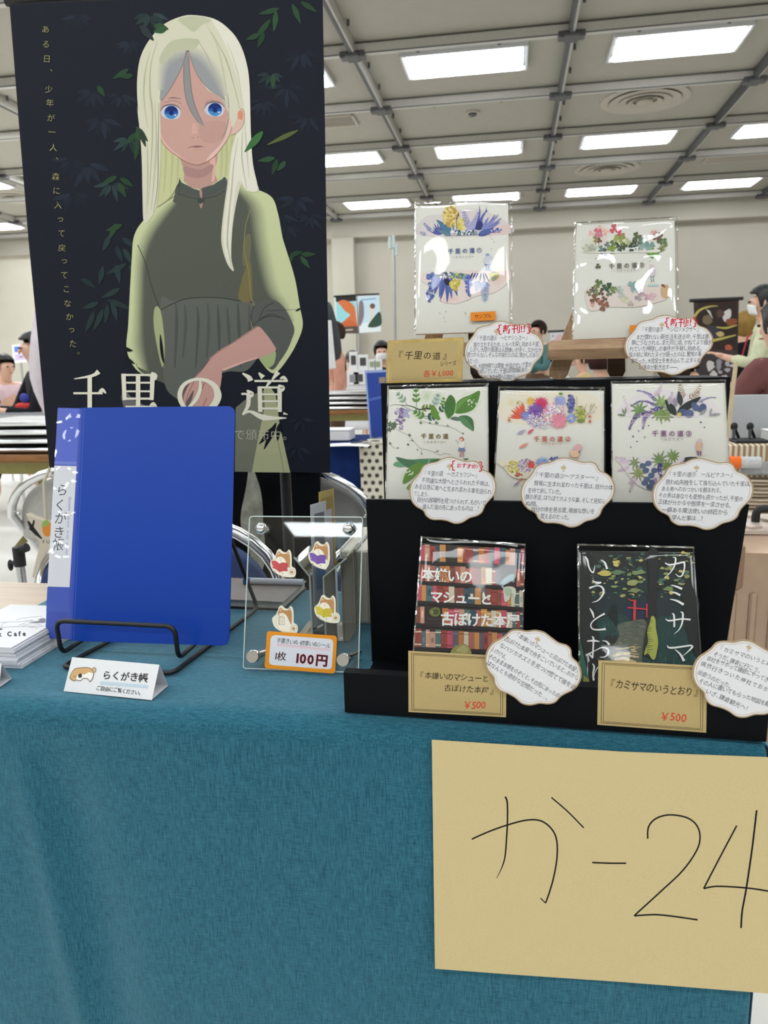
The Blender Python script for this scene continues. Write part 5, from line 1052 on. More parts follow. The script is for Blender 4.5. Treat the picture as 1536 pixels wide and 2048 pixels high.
    RD = C(206,64,66); s.poly([(690,712),(720,712),(714,952),(684,945)], RD, False); s.poly([(838,755),(856,755),(852,918),(840,918)], RD, False); s.stroke([(622,800),(740,810),(858,822)], 16, RD); s.stroke([(620,690),(660,715),(715,712)], [4,14,12], RD)
    s.poly([(60,1180),(150,1560),(180,1735),(95,1735),(60,1500)], C(60,104,88), False); s.poly([(100,1600),(160,1640),(180,1735),(98,1735)], C(150,150,80), False)
    W_ = C(242,242,242)
    def ser(L_):
        for pts, w_ in L_: s.stroke(pts, [q*1.25 for q in w_], W_, smooth=len(pts) > 2)
    ser([([(120,195),(145,240),(160,310),(185,365),(215,390)],[5,18,14,12,14]), ([(215,388),(228,340),(234,300)],[14,7,3]), ([(300,235),(350,270),(378,345)],[3,18,20]),
     ([(200,480),(250,502),(310,504)],[6,16,14]), ([(305,506),(265,520),(230,522)],[14,8,3]), ([(168,570),(240,545),(300,548),(335,590),(325,650),(270,715),(198,740)],[20,10,14,20,16,11,3]),
     ([(172,808),(205,860),(222,920)],[6,20,10]), ([(350,870),(270,915),(205,965),(185,1010),(205,1050),(270,1062),(362,1052)],[18,14,10,11,12,14,20]),
     ([(140,1195),(220,1190),(290,1200)],[8,20,6]), ([(196,1140),(216,1160),(214,1260),(206,1395)],[4,16,14,14]), ([(210,1395),(165,1350),(135,1360),(230,1310),(320,1270),(385,1290),(390,1340),(350,1380),(290,1385)],[14,14,16,7,10,16,18,12,3]), ([(320,1190),(370,1200),(405,1240)],[3,14,22]),
     ([(205,1460),(225,1500),(212,1580),(220,1660)],[6,16,14,20]), ([(220,1620),(235,1560),(275,1500),(330,1480)],[6,6,8,12]),
     ([(1060,270),(1120,295),(1280,262)],[8,16,16]), ([(1285,256),(1290,330),(1262,420),(1225,435)],[20,14,14,8]), ([(1225,436),(1180,400)],[12,3]), ([(1150,205),(1185,220),(1170,310),(1120,390),(1055,448)],[3,16,14,9,3]),
     ([(1130,535),(1190,550),(1262,580)],[4,16,22]), ([(1120,610),(1180,625),(1240,655)],[4,16,20]), ([(1118,700),(1200,720),(1280,765)],[4,18,24]),
     ([(1065,930),(1110,955),(1250,935),(1362,942)],[4,16,14,16]), ([(1140,870),(1165,890),(1170,1030)],[4,18,16]), ([(1240,850),(1270,870),(1262,980),(1225,1060),(1168,1110)],[4,18,16,10,3]),
     ([(1085,1245),(1130,1275),(1365,1245)],[5,18,16]), ([(1355,1240),(1382,1262),(1330,1320),(1270,1370)],[8,20,10,3]), ([(1175,1290),(1240,1350),(1285,1430)],[4,18,26])])
ZA = ZMID+.001
sleeved('sleeved book with green leaves and wisteria on the white cover', sheet_Y((772,999),.8185,(778,778),.832), [(777.5,779),(976,773),(977,937),(771.5,999)], [(775,771),(977.5,766),(978.5,937),(770,999)], ZA, cover1)
sleeved('sleeved book with red, pink and purple asters on white cover', sheet_Y((987,1002),.8185,(1000,781),.832), [(1000,781),(1208,781),(1208,931),(987,1002)], [(997,773),(1210,774),(1210.5,931),(985,1002)], ZA, cover2)
sleeved('sleeved book with lupins and dark leaves on the white cover', sheet_Y((1224,1006),.8185,(1224,768),.832), [(1224,767.5),(1450,766),(1457.6,915),(1224.5,1006)], [(1221,762),(1451.5,759),(1459,915),(1222.5,1006)], ZA, cover3)
ZF = TZ+.0075
sleeved('dark sleeved book with drawn shelves of coloured books on it', sheet_Y((827,1302),.722,(843,1086),.765), [(843,1086),(1049,1099),(1045,1260),(827,1302)], [(842,1073),(1051.5,1088),(1047,1260),(825.5,1302)], ZF, cover_shop)
sleeved('dark sleeved book with a night forest path and red gate', sheet_Y((1160,1373),.712,(1158,1102),.762), [(1158,1101.7),(1386,1105),(1400.5,1307),(1160,1373)], [(1154,1087.6),(1387.5,1093.5),(1402.5,1307),(1157.5,1373)], ZF, cover_wood)
pl4 = sheet_Y((830,668),.885,(830,411),.912); pl5 = sheet_Y((1145,680),.862,(1153,449),.885)
sleeved('sleeved book with blue and yellow hyacinths, standing highest on an easel', pl4, [(830.5,412),(1016,406.5),(1018.5,662),(830.5,668)], [(829.3,405.5),(1025,401),(1024.5,666),(828.8,672)], None, cover4, .006, ([(941,625),(991,622.5),(991,640),(941.5,642.5)], (949, 633, 983, 631)))
sleeved('sleeved book with pink and green clovers on the right easel', pl5, [(1153.4,449.5),(1349,441),(1352,671),(1145.8,679)], [(1148,445),(1355,433),(1358,673),(1143,681.5)], None, cover5, .006, ([(1259,651),(1330,645),(1330,668),(1260,672)], None), wrinkled=True)
# ---------------------------------------------------------------- small wooden easels
def easel(label, cx, Yt, top_px, ztr, half):
    c = ony(cx, top_px[1], Yt, SL); zt0, zt1, zt2 = (ony(cx, y, Yt, SL).z for y in ztr)
    t = thing('wooden_easel', label, 'easel', (c.x, c.y+.03, ZTOP), 'small wooden book easels')
    b = MB(); yv = lambda k: k + SL*0
    prof = [(0, zt0), (0, zt1), (.012, zt2), (.034, zt2), (.034, zt0-.004)]
    n_ = 10; vs = []; xs = [-half, -half+.003, half-.003, half]
    for i, x in enumerate(xs):
        k = .8 if i in (0, 3) else 1.0; zc_ = (zt0+zt2)/2
        for (y, z) in prof: vs.append((c.x+x, Yt+SL*(c.x+x)+y+(.002 if k < 1 else 0), zc_+(z-zc_)*k))
    fs = [(i*5+k, (i+1)*5+k, (i+1)*5+(k+1) % 5, i*5+(k+1) % 5) for i in range(3) for k in range(5)] + [tuple(range(4,-1,-1)), tuple(15+k for k in range(5))]
    b.add(vs, fs); b.build('tray', M['ewoodh'], t)
    ap = Vector((c.x, c.y+.066, 1.195 if cx < 1000 else 1.165))
    for sx in (-1, 1):
        f = Vector((c.x+sx*half*.86, Yt+SL*c.x+.034, ZTOP)); d = (ap+Vector((sx*.006,0,0))-f); r_ = Vector((d.z, 0, -d.x)).normalized()*.0105
        b = MB(); P_ = [f-r_*.7, f+r_*.7, f+d*.05+r_, f+d+r_*.7, f+d-r_*.7, f+d*.05-r_]; b.prism(P_, (0, .011, 0)); b.build('front_leg', M['ewood'], t)
    f = Vector((c.x+.012, Yt+.092, ZTOP)); d = ap-f; r_ = Vector((.010, 0, 0)); b = MB()
    b.prism([f-r_*.7, f+r_*.7, f+d*.04+r_, f+d+r_*.8, f+d-r_*.8, f+d*.04-r_], (0, .008, 0)); b.build('rear_leg', M['ewoodd'], t)
    b = MB(); b.box(ap+Vector((0,.008,0)), (.028, .022, .026), b=.003); b.build('top_block', M['ewoodh'], t)
easel('small wooden easel holding the blue hyacinth book, left of the two', 930, .868, (930,690), (685,698,712), .062)
easel('small wooden easel holding the clover book, right of the two', 1237, .842, (1237,680), (677,696,717), .0715)
# ---------------------------------------------------------------- handwritten cloud-shaped cards
SHAPE = [(880,1030),(990,1060),(1090,1085),(1190,1080),(1255,1112),(1300,1190),(1400,1240),(1470,1330),(1490,1430),(1460,1540),(1370,1640),(1335,1690),(1300,1770),(1230,1820),(1130,1850),(1030,1910),(930,1925),(830,1890),(740,1875),(620,1870),(540,1820),(500,1750),(400,1690),(335,1600),(315,1480),(345,1370),(410,1290),(455,1230),(500,1150),(580,1110),(680,1090),(770,1045)]
SHAPE = [((x-905)/1170, (y-1478)/895) for x, y in SHAPE]
INKB, INKR = C(40,44,60), C(206,44,70)
def plaque(label, cx, cy, w_, h_, ang, Y0, lines, red=None, orn=None):
    a = ony(cx, cy, Y0, SL); b_ = ony(cx+50, cy, Y0, SL); c = a + Vector((0, 0, -.1)); s = Sheet(a, b_, c); ca, sa = math.cos(ang), math.sin(ang)
    T_ = lambda k: [(cx + (x*w_*k)*ca - (y*h_*k)*sa, cy + (x*w_*k)*sa + (y*h_*k)*ca) for x, y in SHAPE]
    s.body(T_(1), C(170,148,116), .0009, True); s.poly(T_(.965), C(226,224,228)); s.poly(T_(.93), C(196,168,140)); s.poly(T_(.918), C(226,225,230))
    if orn:
        x, y = orn
        for q in (-1.0, -.5, 0, .5, 1.0): s.leaf(x, y+5, ang-1.57+q*.9, 10 if q == 0 else 8, 3.2, C(196,176,140))
        s.leaf(x, y+6, ang+1.57, 4, 4, C(196,176,140))
    for L_ in lines: s.line(L_[0], L_[1], L_[2], L_[3], L_[4], INKB, 11.4, True, -.002)
    if red:
        x0, y0, x1, y1, tx = red; s.line(x0, y0, x1, y1, tx, INKR, None, True, .02)
        for sg, xx, yy in ((-1, x0-6, y0), (1, x1+5, y1)): s.stroke([(xx-sg*3, yy-9),(xx+sg*2, yy-8),(xx+sg*1, yy-3),(xx+sg*5, yy),(xx+sg*1, yy+3),(xx+sg*2, yy+8),(xx-sg*3, yy+10)], 2.2, INKR)
    tag(s.done('story_card', [M['card']]), label, 'card', 'cloud-shaped story cards')
plaque('white cloud-shaped card with red writing below the blue hyacinth book', 1008, 703, 160, 123, 0, .8495, [(953,676,1056,675,'『千里の道④　～ヒヤシンス～』'),(947,689,1081,688,'独り立ちするため、しもべを探し始める千里。'),(940,699,1083,700,'しかし大陸の者達は人間嫌いが多く、なかなか'),(934,709.5,1078,710,'見つからない。そんな中現れたのは、懐かしのあの'),(934,722,959,722,'人だった。'),(940,733,1063,729,'一方、大陸西側では賢竜・水伯のせいで雪が'),(946,744,1055,739,'降り続いていた。千里は問題解決の'),(961,754,1034,753,'ために水の大陸へと向かう。')], (1006,659,1052,657,'新刊!!'), (993,661))
plaque('white cloud-shaped card with red writing below the clover book', 1338, 690, 178, 121, -.02, .8385, [(1283,659,1399,658,'『千里の道⑤　～シロツメクサ～』'),(1272,674,1418,673,'まだ慣れない新生活を送る中、千里は悪'),(1263,686,1424,684,'夢にうなされる。また同じ頃、かねてより騒が'),(1259,698,1405,696,'れていた神隠しの事件が多発し始める。'),(1258,709.5,1403,708,'目の前に現れたヌイが語ったのは、驚愕の事'),(1262,722,1401,720,'実だった。大陸全土を巻き込んで、止まらな'),(1278,734,1358,734,'い運命が動き出す――。')], (1341,645,1384,644,'新刊!!'), (1324,648))
plaque('white cloud-shaped card with red writing on the wisteria book', 906, 981, 174, 134, 0, .7805, [(848,946,956,951,'『千里の道　～カズラフジ～』'),(843,960,981,968,'不思議な大陸へとさらわれた千晴は、'),(829,972,983,984,'ある日急に竜へと生まれ変わる事を迫られ'),(828,987,858,989,'てしまう。'),(834,999,972,1006,'自分の居場所を見つけられず、もがいて'),(845,1013,962,1018,'進んだ道の先にあったものは…？')], (913,931,956,933,'おすすめ!'), (899,931))
plaque('white cloud-shaped card below the red and purple aster book', 1136, 985, 189, 140, .01, .7805, [(1070,949,1198,956,'『千里の道②～アスター～』'),(1068,966,1226,975,'賢竜に生まれ変わった千里は、自分の体'),(1056,980,1124,984,'を持て余していた。'),(1051,993,1211,1003,'獣の手足、はりぼてのような翼、そして見知ら'),(1051,1006,1077,1008,'ぬ顔。'),(1062,1018,1190,1023,'自分の体を見る度、複雑な想いを'),(1081,1032,1140,1035,'覚えるのだった。')], None, (1127,934))
plaque('white cloud-shaped card below the lupin book, at the stand\'s right', 1406, 988, 203, 144, 0, .7805, [(1337,948,1467,950,'『千里の道③　～ルピナス～』'),(1331,964,1504,968,'思わぬ失敗をして落ち込んでいた千里は、'),(1323,977,1444,981,'ある男へのおつかいを頼まれる。'),(1317,990,1486,998,'その男は身なりも愛想も良かったが、千里の'),(1316,1003,1464,1011,'正体が分かるや態度を一変させる。'),(1324,1019,1456,1025,'一癖ある魔法使いの師匠から'),(1344,1035,1411,1037,'学んだ事は…？')], None, (1393,934))
plaque('slanted white cloud-shaped card beside the book with drawn shelves', 1066, 1336, 196, 150, .36, .6515, [(1033,1268,1158,1343,'『本嫌いのマシューと古ぼけた本屋』'),(1010,1276,1158,1357,'古ぼけた本屋で舟をこいでいると、おかし'),(1000,1289,1151,1376,'なハツカネズミを見つけ慌てて後を追'),(985,1297,1014,1317,'いかける。'),(978,1311,1119,1392,'そのまま本棚をのぞくと、その先にあったの'),(974,1324,1098,1398,'はなんとも奇妙な空間だった…。')], None, (1074,1277))
plaque('slanted white cloud-shaped card cut by the photo\'s right edge', 1488, 1358, 208, 154, .26, .6505, [(1439,1295,1562,1334,'『カミサマのいうとおり』'),(1427,1307,1522,1343,'そうだ、鎌倉に行こう。'),(1414,1315,1538,1360,'会社をサボって鎌倉にやってき'),(1401,1326,1538,1380,'偶然行きついた神社でおか'),(1396,1343,1463,1373,'出会うのだった。'),(1398,1361,1540,1410,'その人に書いてもらった地図を頼'),(1412,1381,1502,1420,'いざ、鎌倉観光へ！')], None, (1497,1293))
# ---------------------------------------------------------------- kraft price cards
def kraft(label, quad, Y0, lines, red, frame, gold=False):
    a = ony(*quad[0], Y0, SL); s = Sheet(a, ony(*quad[1], Y0, SL), a + Vector((0, 0, -.1)))
    s.body(quad, C(186,164,116), .0007)
    mix = lambda p, q, k: (p[0]+(q[0]-p[0])*k, p[1]+(q[1]-p[1])*k)
    cx = sum(p[0] for p in quad)/4; cy = sum(p[1] for p in quad)/4
    for k, w_ in frame:
        P_ = [mix((cx, cy), p, k) for p in quad]
        for i in range(4): s.stroke([P_[i], P_[(i+1) % 4]], w_, C(90,76,54), smooth=False, mat=1 if gold else 0)
    for L_ in lines: s.line(*L_[:5], C(40,34,28), L_[5], True, .004)
    s.line(*red[:5], C(206,60,44), red[5], True, .006)
    tag(s.done('price_card', [M['kraft'], M['gold']]), label, 'price card', 'brown kraft price cards')
kraft('brown kraft price card with a gold frame, left of the highest book', [(775,681),(928,674),(925,764),(771,769)], .8465, [(794,710,897,712,'『千里の道』',17), (880,728,913,725,'シリーズ',11)], (847,747,907,746,'各￥1,000',14), ((.93,2.6),(.87,1.6)), True)
kraft('brown kraft price card in front of the book with drawn shelves', [(816.5,1302),(1013,1313),(1012,1434.5),(817,1424)], .6555, [(838,1350,978,1357,'『本嫌いのマシューと',15.5), (888,1375,990,1382,'古ぼけた本屋』',15.5)], (926,1409,972,1410,'￥500',19), ((.93,1.2),(.89,1.0)))
kraft('brown kraft price card in front of the night forest book', [(1197,1321),(1414,1333),(1412.5,1465.5),(1194.5,1449.5)], .6555, [(1219,1366,1398,1386,'『カミサマのいうとおり』',20)], (1319,1431,1374,1436,'￥500',22), ((.93,1.2),(.89,1.0)))
# ---------------------------------------------------------------- folding chairs behind the booth
def chair(label, x, y, back, face, top=.79):
    # y = where the backrest is; face = -1 seat towards the viewer, +1 seat away
    t = thing('folding_chair', label, 'chair', (x, y+face*.2, 0), 'chrome folding chairs'); f = face
    P = [(x-.225, y+f*.50, .012), (x-.22, y+f*.22, .40), (x-.222, y+f*.05, .60)]
    arch = [(x+.235*math.cos(a)*(1 if abs(math.cos(a)) > .2 else 1), y-f*.02+f*.03*(1-math.sin(a)), .615+(top-.615)*math.sin(a)**.75) for a in [math.pi*(1-i/18) for i in range(1, 18)]]
    P = P + arch + [(x+.222, y+f*.05, .60), (x+.22, y+f*.22, .40), (x+.225, y+f*.50, .012)]
    b = MB(); b.tube(P, .0115, 12); fr_o = b.build('frame', M['chrome'], t, True)
    b = MB(); b.tube(rounded([(x-.19, y-f*.06, .012), (x-.19, y+f*.42, .43), (x+.19, y+f*.42, .43), (x+.19, y-f*.06, .012)], .05), .010, 10); rl_o = b.build('rear_leg_frame', M['chrome'], t, True)
    b = MB()
    def bk(u, v):
        a = math.pi*(1-(.04+.92*u)); zt_ = .612+(top-.012-.615)*math.sin(a)**.75; zl_ = .60 - .035*math.sin(math.pi*u)
        return (x+.222*math.cos(a), y+f*.004+f*.03*(1-math.sin(a)) + f*.03*math.sin(math.pi*u)*(1-v), zl_ + (zt_-zl_)*v)
    b.grid(bk, 24, 8); bk_o = o = b.build('backrest', back, t, True); m_ = o.modifiers.new('thick', 'SOLIDIFY'); m_.thickness = .006
    b = MB(); b.box((x, y+f*.24, .445), (.37, .36, .035), b=.012); b.build('seat', back, t, True)
    for sx in (-1, 1):
        b = MB(); b.ball((x+sx*.212, y+f*.008, .665), (.005,)*3, 8); b.build('rivet', M['chrome'], bk_o, True)
        for yy in (.5, -.06): b = MB(); b.cyl((x+sx*(.225 if yy > 0 else .19), y+f*yy, 0), (x+sx*(.225 if yy > 0 else .19), y+f*yy, .03), .015, 10); b.build('rubber_foot', M['blackmatte'], fr_o if yy > 0 else rl_o, True)
    return t
chair('grey-backed chrome folding chair with a cream tote bag, left of blue binder', -1.078, 1.76, M['greyvinyl'], 1)
chair('grey-backed chrome folding chair under the black coat', -.568, 1.78, M['greyvinyl'], 1)
chair('navy-backed chrome folding chair just behind the table, right of the blue binder', -.625, 1.22, M['bluevinyl'], -1, .775)
chair('navy-backed chrome folding chair just behind the table, behind the black stand', -.085, 1.22, M['bluevinyl'], -1, .775)
# coat and cloth on the grey chair
t = thing('black_coat', 'black coat hanging over the back of the grey chair below the poster', 'coat', (-.66, 1.73, .45)); b = MB()
def coat(x0, x1, zb, k):
    def f(u, v):
        x = x0+(x1-x0)*u; s_ = v*1.0
        y = 1.725 - .012*math.sin(17*x+k) - .008*math.sin(41*x) - .03*min(1, s_*2); z = .815 - (.815-zb)*v
        return (x, y, z)
    return f
b.grid(coat(-.81, -.452, .46, 0), 30, 16)
b.grid(lambda u, v: (-.81+.358*u, 1.695 + .145*v, .815 + .012*math.sin(math.pi*min(1, v*1.6)) - 1.1*max(0, v-.72)**2), 24, 8)
o = b.build('coat_body', M['blackcloth'], t, True); m_ = o.modifiers.new('thick', 'SOLIDIFY'); m_.thickness = .006; m_.offset = 1
b = MB(); b.grid(lambda u, v: (-.600+.020*math.sin(math.pi*v)*(u-.5)*2.2 + .004*math.sin(9*v) + (u-.5)*.012, 1.666 - .006*math.sin(5*v), .80-.26*v), 4, 20)
b.build('lining', plain('patterned_lining', C(150,150,138), .8, noise=.35, nscale=45), t, True)
b = MB(); b.grid(lambda u, v: (-.440+.085*u*(1-.15*v)+.004*math.sin(20*v), 1.72 - .012*math.sin(5*math.pi*u), .665-.2*v), 14, 12)
o = b.build('hanging_garment', plain('greyblue_cloth', C(112,128,138), .85, noise=.1, nscale=12), None, True); tag(o, 'grey-blue garment hanging below the backrest beside the black coat', 'garment'); m_ = o.modifiers.new('thick', 'SOLIDIFY'); m_.thickness = .008
# tote bag on the left chair
tb = thing('tote_bag', 'cream tote bag hanging on the left grey chair', 'bag', (-1.06, 1.70, .50))
A_ = (ony(53,1155,1.70), ony(140,1155,1.70), ony(53,1040,1.70)); s = Sheet(*A_); s.on(0, 0)
s.body([(52,1028),(70,1036),(100,1045),(160,1050),(165,1100),(170,1158),(64,1155),(72,1120),(80,1088),(66,1062)], C(206,196,178), .02)
s.stroke([(56,1042),(64,1056),(72,1066),(84,1078)], [3,9,8,2], C(34,32,34)); s.stroke([(60,1060),(66,1050),(68,1040)], [6,5,3], C(34,32,34)); s.poly([(84,1046),(98,1042),(104,1060),(100,1072),(88,1070)], C(222,140,60)); s.poly([(84,1046),(92,1040),(99,1044),(94,1052),(86,1054)], C(150,180,100)); s.line(84, 1083, 112, 1084, 'FUN', C(70,60,56), 9, False, .02)
s.done('bag_body', [M['card']], tb)
b = MB(); b.tube([(-1.175, 1.714, .66), (-1.17, 1.716, .76), (-1.14, 1.718, .812), (-1.08, 1.742, .8195), (-1.0, 1.718, .812), (-.98, 1.714, .66)], .004, 8); b.build('handle', plain('cream_strap', C(206,198,180), .85), tb, True)
# slim black stand with a clutch, left of the binder
c_ = ony(38, 1110, 1.45)
t = thing('tripod_stand', 'slim black stand with a twist clamp at the left chair', 'stand', (c_.x, c_.y, 0))
b = MB(); b.cyl((c_.x, c_.y, .02), (c_.x, c_.y, c_.z-.02), .0095, 12); b.build('pole', M['steel'], t, True)
b = MB(); b.cyl((c_.x, c_.y, c_.z-.025), (c_.x, c_.y, c_.z+.018), .0125, 14); b.cyl((c_.x, c_.y, c_.z-.016), (c_.x-.022, c_.y, c_.z-.019), .005, 8); b.ball((c_.x-.024, c_.y, c_.z-.024), (.006,.006,.013)); b.cyl((c_.x, c_.y, c_.z+.01), (c_.x+.022, c_.y, c_.z+.018), .010, 10); b.build('clamp', M['blackmatte'], t, True)
for a in (.3, 2.4, 4.5):
    b = MB(); b.cyl((c_.x, c_.y, .16), (c_.x+.2*math.cos(a), c_.y+.2*math.sin(a), .008), .007, 8); b.build('leg', M['blackmatte'], t, True)
# suitcase at the right
SX, SY = .62, 1.72
su = thing('suitcase', 'champagne ribbed suitcase standing right of the black display stand', 'suitcase', (SX, SY, 0)); CH = plain('champagne_shell', C(176,150,128), .32, .35, noise=.05, nscale=30)
b = MB(); b.box((SX, SY, .365), (.50, .24, .61), b=.035)
b.build('shell', CH, su, True); b = MB()
for k in range(11): b.box((SX-.2+.04*k, SY-.121, .33), (.016, .012, .44), b=.004)
b.build('ribs', CH, su); CG = plain('champagne_corner', C(150,120,98), .35, .2)
for sx in (-1, 1):
    for zz in (.605, .12): b = MB(); b.box((SX+sx*.20, SY-.118, zz), (.115, .03, .11), b=.012); cg = b.build('corner_guard', CG, su); r_ = MB(); r_.ball((SX+sx*.165, SY-.135, zz-.03), (.006,.006,.006), 8); r_.build('rivet', M['chrome'], cg, True)
b = MB(); b.box((SX, SY, .672), (.44, .18, .008)); [b.box((SX-.15+.1*k, SY, .678), (.03, .17, .006), rot=Matrix.Rotation(.5, 3, 'Z')) for k in range(4)]; b.build('top_panel', plain('champagne_top', C(200,184,172), .3, .3), su)
b = MB(); b.tube(rounded([(SX-.09, SY, .67), (SX-.09, SY, .705), (SX+.09, SY, .705), (SX+.09, SY, .67)], .02), .009, 8); b.build('handle', M['blackmatte'], su, True)
for sx in (-1, 1):
    for sy in (-1, 1): b = MB(); b.cyl((SX+sx*.19-.012, SY+sy*.08, .03), (SX+sx*.19+.012, SY+sy*.08, .03), .03, 14); b.box((SX+sx*.19, SY+sy*.08, .062), (.035, .04, .03)); b.build('wheel', M['blackmatte'], su, True)

# ---------------------------------------------------------------- tables farther back
def table(label, x0, x1, y0, y1, top, z=.70, legs=None, group='folding tables in the hall'):
    t = thing('folding_table', label, 'table', ((x0+x1)/2, (y0+y1)/2, 0), group); legs = legs or M['olive']
    b = MB(); b.box(((x0+x1)/2, (y0+y1)/2, z-.015), (x1-x0, y1-y0, .03), b=.005); b.build('table_top', top, t)
    for x, s_ in ((x0+.12, 1), (x1-.12, -1)):
        for y in (y0+.05, y1-.05): b = MB(); b.box((x, y, (z-.03)/2), (.035, .035, z-.03)); b.build('leg', legs, t)
        b = MB(); b.cyl((x, (y0+y1)/2, z-.03), (x+s_*.42, (y0+y1)/2, z*.35), .016, 8); b.build('brace', legs, t, True)
    b = MB(); b.box(((x0+x1)/2, y0+.02, z-.055), (x1-x0-.2, .02, .05)); b.build('apron', legs, t)
    return t
def folded_pile(x, y, z, n, w_, labels, grp):       # folded chrome chairs lying flat
    for k in range(n):
        zz = z+.006+k*.036; xo = x + random.uniform(-.03, .03)
        t = thing('folded_chair', labels[k], 'chair', (xo, y, zz-.006), grp)
        b = MB(); b.tube(rounded([(xo-w_/2, y-.2, zz+.011), (xo+w_/2, y-.2, zz+.011), (xo+w_/2, y+.2, zz+.011), (xo-w_/2, y+.2, zz+.011), (xo-w_/2, y-.19, zz+.011)], .05), .011, 8); b.build('frame', M['chrome'], t, True)
        b = MB(); b.box((xo+w_*.1, y, zz+.012), (w_*.6, .34, .016), b=.005); b.build('seat', M['greyvinyl'] if k % 2 else M['blackmatte'], t)
table('brown-edged folding table with olive legs left of the poster', -2.9, -1.68, 2.78, 3.23, M['brownedge'])
folded_pile(-2.1, 3.02, .70, 4, .9, ['folded chair at the bottom of the pile left of the poster', 'folded chair second from the bottom of the pile left of poster', 'folded chair third from the bottom of the pile left of poster', 'folded chair on top of the pile left of the poster'], 'folded chairs piled left of the poster')
table('brown-edged folding table with olive legs between poster and blue board', -2.6, -.75, 5.5, 5.95, M['brownedge'])
folded_pile(-1.35, 5.72, .70, 4, .9, ['folded chair at the bottom of the pile right of the poster', 'folded chair second from the bottom of the pile right of poster', 'folded chair third from the bottom of the pile right of poster', 'folded chair on top of the pile right of the poster'], 'folded chairs piled right of the poster')
NAVY = plain('navy_cloth', C(24,44,96), .9, spec=.1, noise=.12, nscale=30)
def draped(label, x0, x1, y0, y1, drop, mat, z=.702, name='tablecloth', grp='tablecloths in the hall'):
    b = MB(); r_ = .012
    def f(u, v):
        x = x0+(x1-x0)*u; L = (y1-y0); s_ = v*(L+drop)
        if s_ < L: return (x, y1-s_, z+.004)
        d = s_-L; return (x, y0-.004-.010*(1+math.sin(22*x))*min(1, d*4), z+.004-d)
    b.grid(f, 40, 24)
    for sx, xe in ((-1, x0), (1, x1)): b.grid(lambda u, v: (xe+sx*(.003+.012*v), y0+(y1-y0)*u, z+.004-.45*v), 8, 6)
    o = b.build(name, mat, None, True); tag(o, label, 'tablecloth', grp); m_ = o.modifiers.new('thick', 'SOLIDIFY'); m_.thickness = .002; m_.offset = 1
    return o
table('folding table hidden under a navy cloth right of the poster', -1.6, -.52, 3.06, 3.5, M['white'])
draped('navy blue tablecloth falling to the floor right of the poster', -1.62, -.50, 3.05, 3.51, .66, NAVY)
# paw-print cloth: pale ground with dark leafy prints
s = Sheet((-.66, 3.02, .3), (-.3, 3.02, .3), (-.66, 3.02, .7)); s.on(0, 0)
s.body([(718,888),(768,884),(774,1004),(724,1006)], C(212,206,190), .003)
for k in range(8):
    for j in range(4):
        x, y = 724+j*15+(k % 2)*7, 893+k*14.5
        if x < 768:
            for a in range(6): s.leaf(x, y, a*1.05+k, 5.5, 3.2, C(70,68,62), lay=False)
            s.k += 1
s.T = (0, 0, 1); n0 = len(s.mb.v)
P_ = [s.P((718,888)), s.P((768,884))]
for p in P_: p.z = .7125
q_ = [p + Vector((0, .21, 0)) for p in P_]; s.mb.prism([P_[0], P_[1], q_[1], q_[0]], (0, 0, -.003), 0, C(206,200,184))
for k in range(8):
    x, y = -.64+.05*(k % 4)+.02*(k//4), 3.06+.08*(k//4)
    s.mb.add([(x+.022*math.cos(a), y+.03*math.sin(a), P_[0].z+.0008) for a in [2*math.pi*i/9 for i in range(9)]], [tuple(range(9))], 0, C(76,74,68))
o = s.done('patterned_cloth', [M['card']]); tag(o, 'cream cloth strip with dark leaf prints over the navy-covered table', 'cloth')
def carton(name, label, c, d, mat, cat, lid=None, grp=None):
    t = thing(name, label, cat, (c[0], c[1], c[2]), grp); b = MB(); b.box((c[0], c[1], c[2]+d[2]*.45), (d[0], d[1], d[2]*.9), b=.004); b.build('body', mat, t)
    b = MB(); b.box((c[0], c[1], c[2]+d[2]*.93), (d[0]*1.04, d[1]*1.04, d[2]*.14), b=.004); b.build('lid', lid or mat, t)
p = onz(675, 884, .709); carton('storage_box', 'small white box with a lid on the navy tablecloth', (p.x-.03, p.y+.1, .709), (.15, .12, .05), M['white'], 'box')
p = onz(690, 892, .709); b = MB(); b.grid(lambda u, v: (p.x-.09+.19*u, p.y-.03+.12*v, .709+.004*math.sin(3*u)), 6, 4); o = b.build('paper_sheet', M['white']); tag(o, 'white sheet of paper lying on the navy tablecloth', 'paper'); m_ = o.modifiers.new('t', 'SOLIDIFY'); m_.thickness = .001
# blue board in a pale frame
bb = thing('framed_board', 'blue notice board in a pale frame, standing beside the navy-covered table', 'board', (-.545, 2.97, .70)); s = Sheet(ony(735,880,3.29), ony(765,880,3.29), ony(735,740,3.34))
s.on(0, 0); s.body([(729,741),(800,738),(800,876),(740,878)], C(150,166,206), .012); s.done('frame', [M['paint']], bb)
s = Sheet(ony(735,880,3.29), ony(765,880,3.29), ony(735,740,3.34)); s.p = s.p + s.n*.002; s.on(0, 0); s.body([(733,746),(796,743),(796,872),(743,874)], C(30,62,150), .001); s.poly([(758,755),(770,754),(770,766),(758,766)], C(150,130,110), False); s.stroke([(738,800),(780,790)], 5, C(70,100,180)); s.done('panel', [M['glossblue']], bb)
for sx in (0, 1):
    b = MB(); x = -.60+.10*sx; b.box((x, 3.32, .7105), (.02, .09, .008)); b.build('foot', M['steel'], bb)
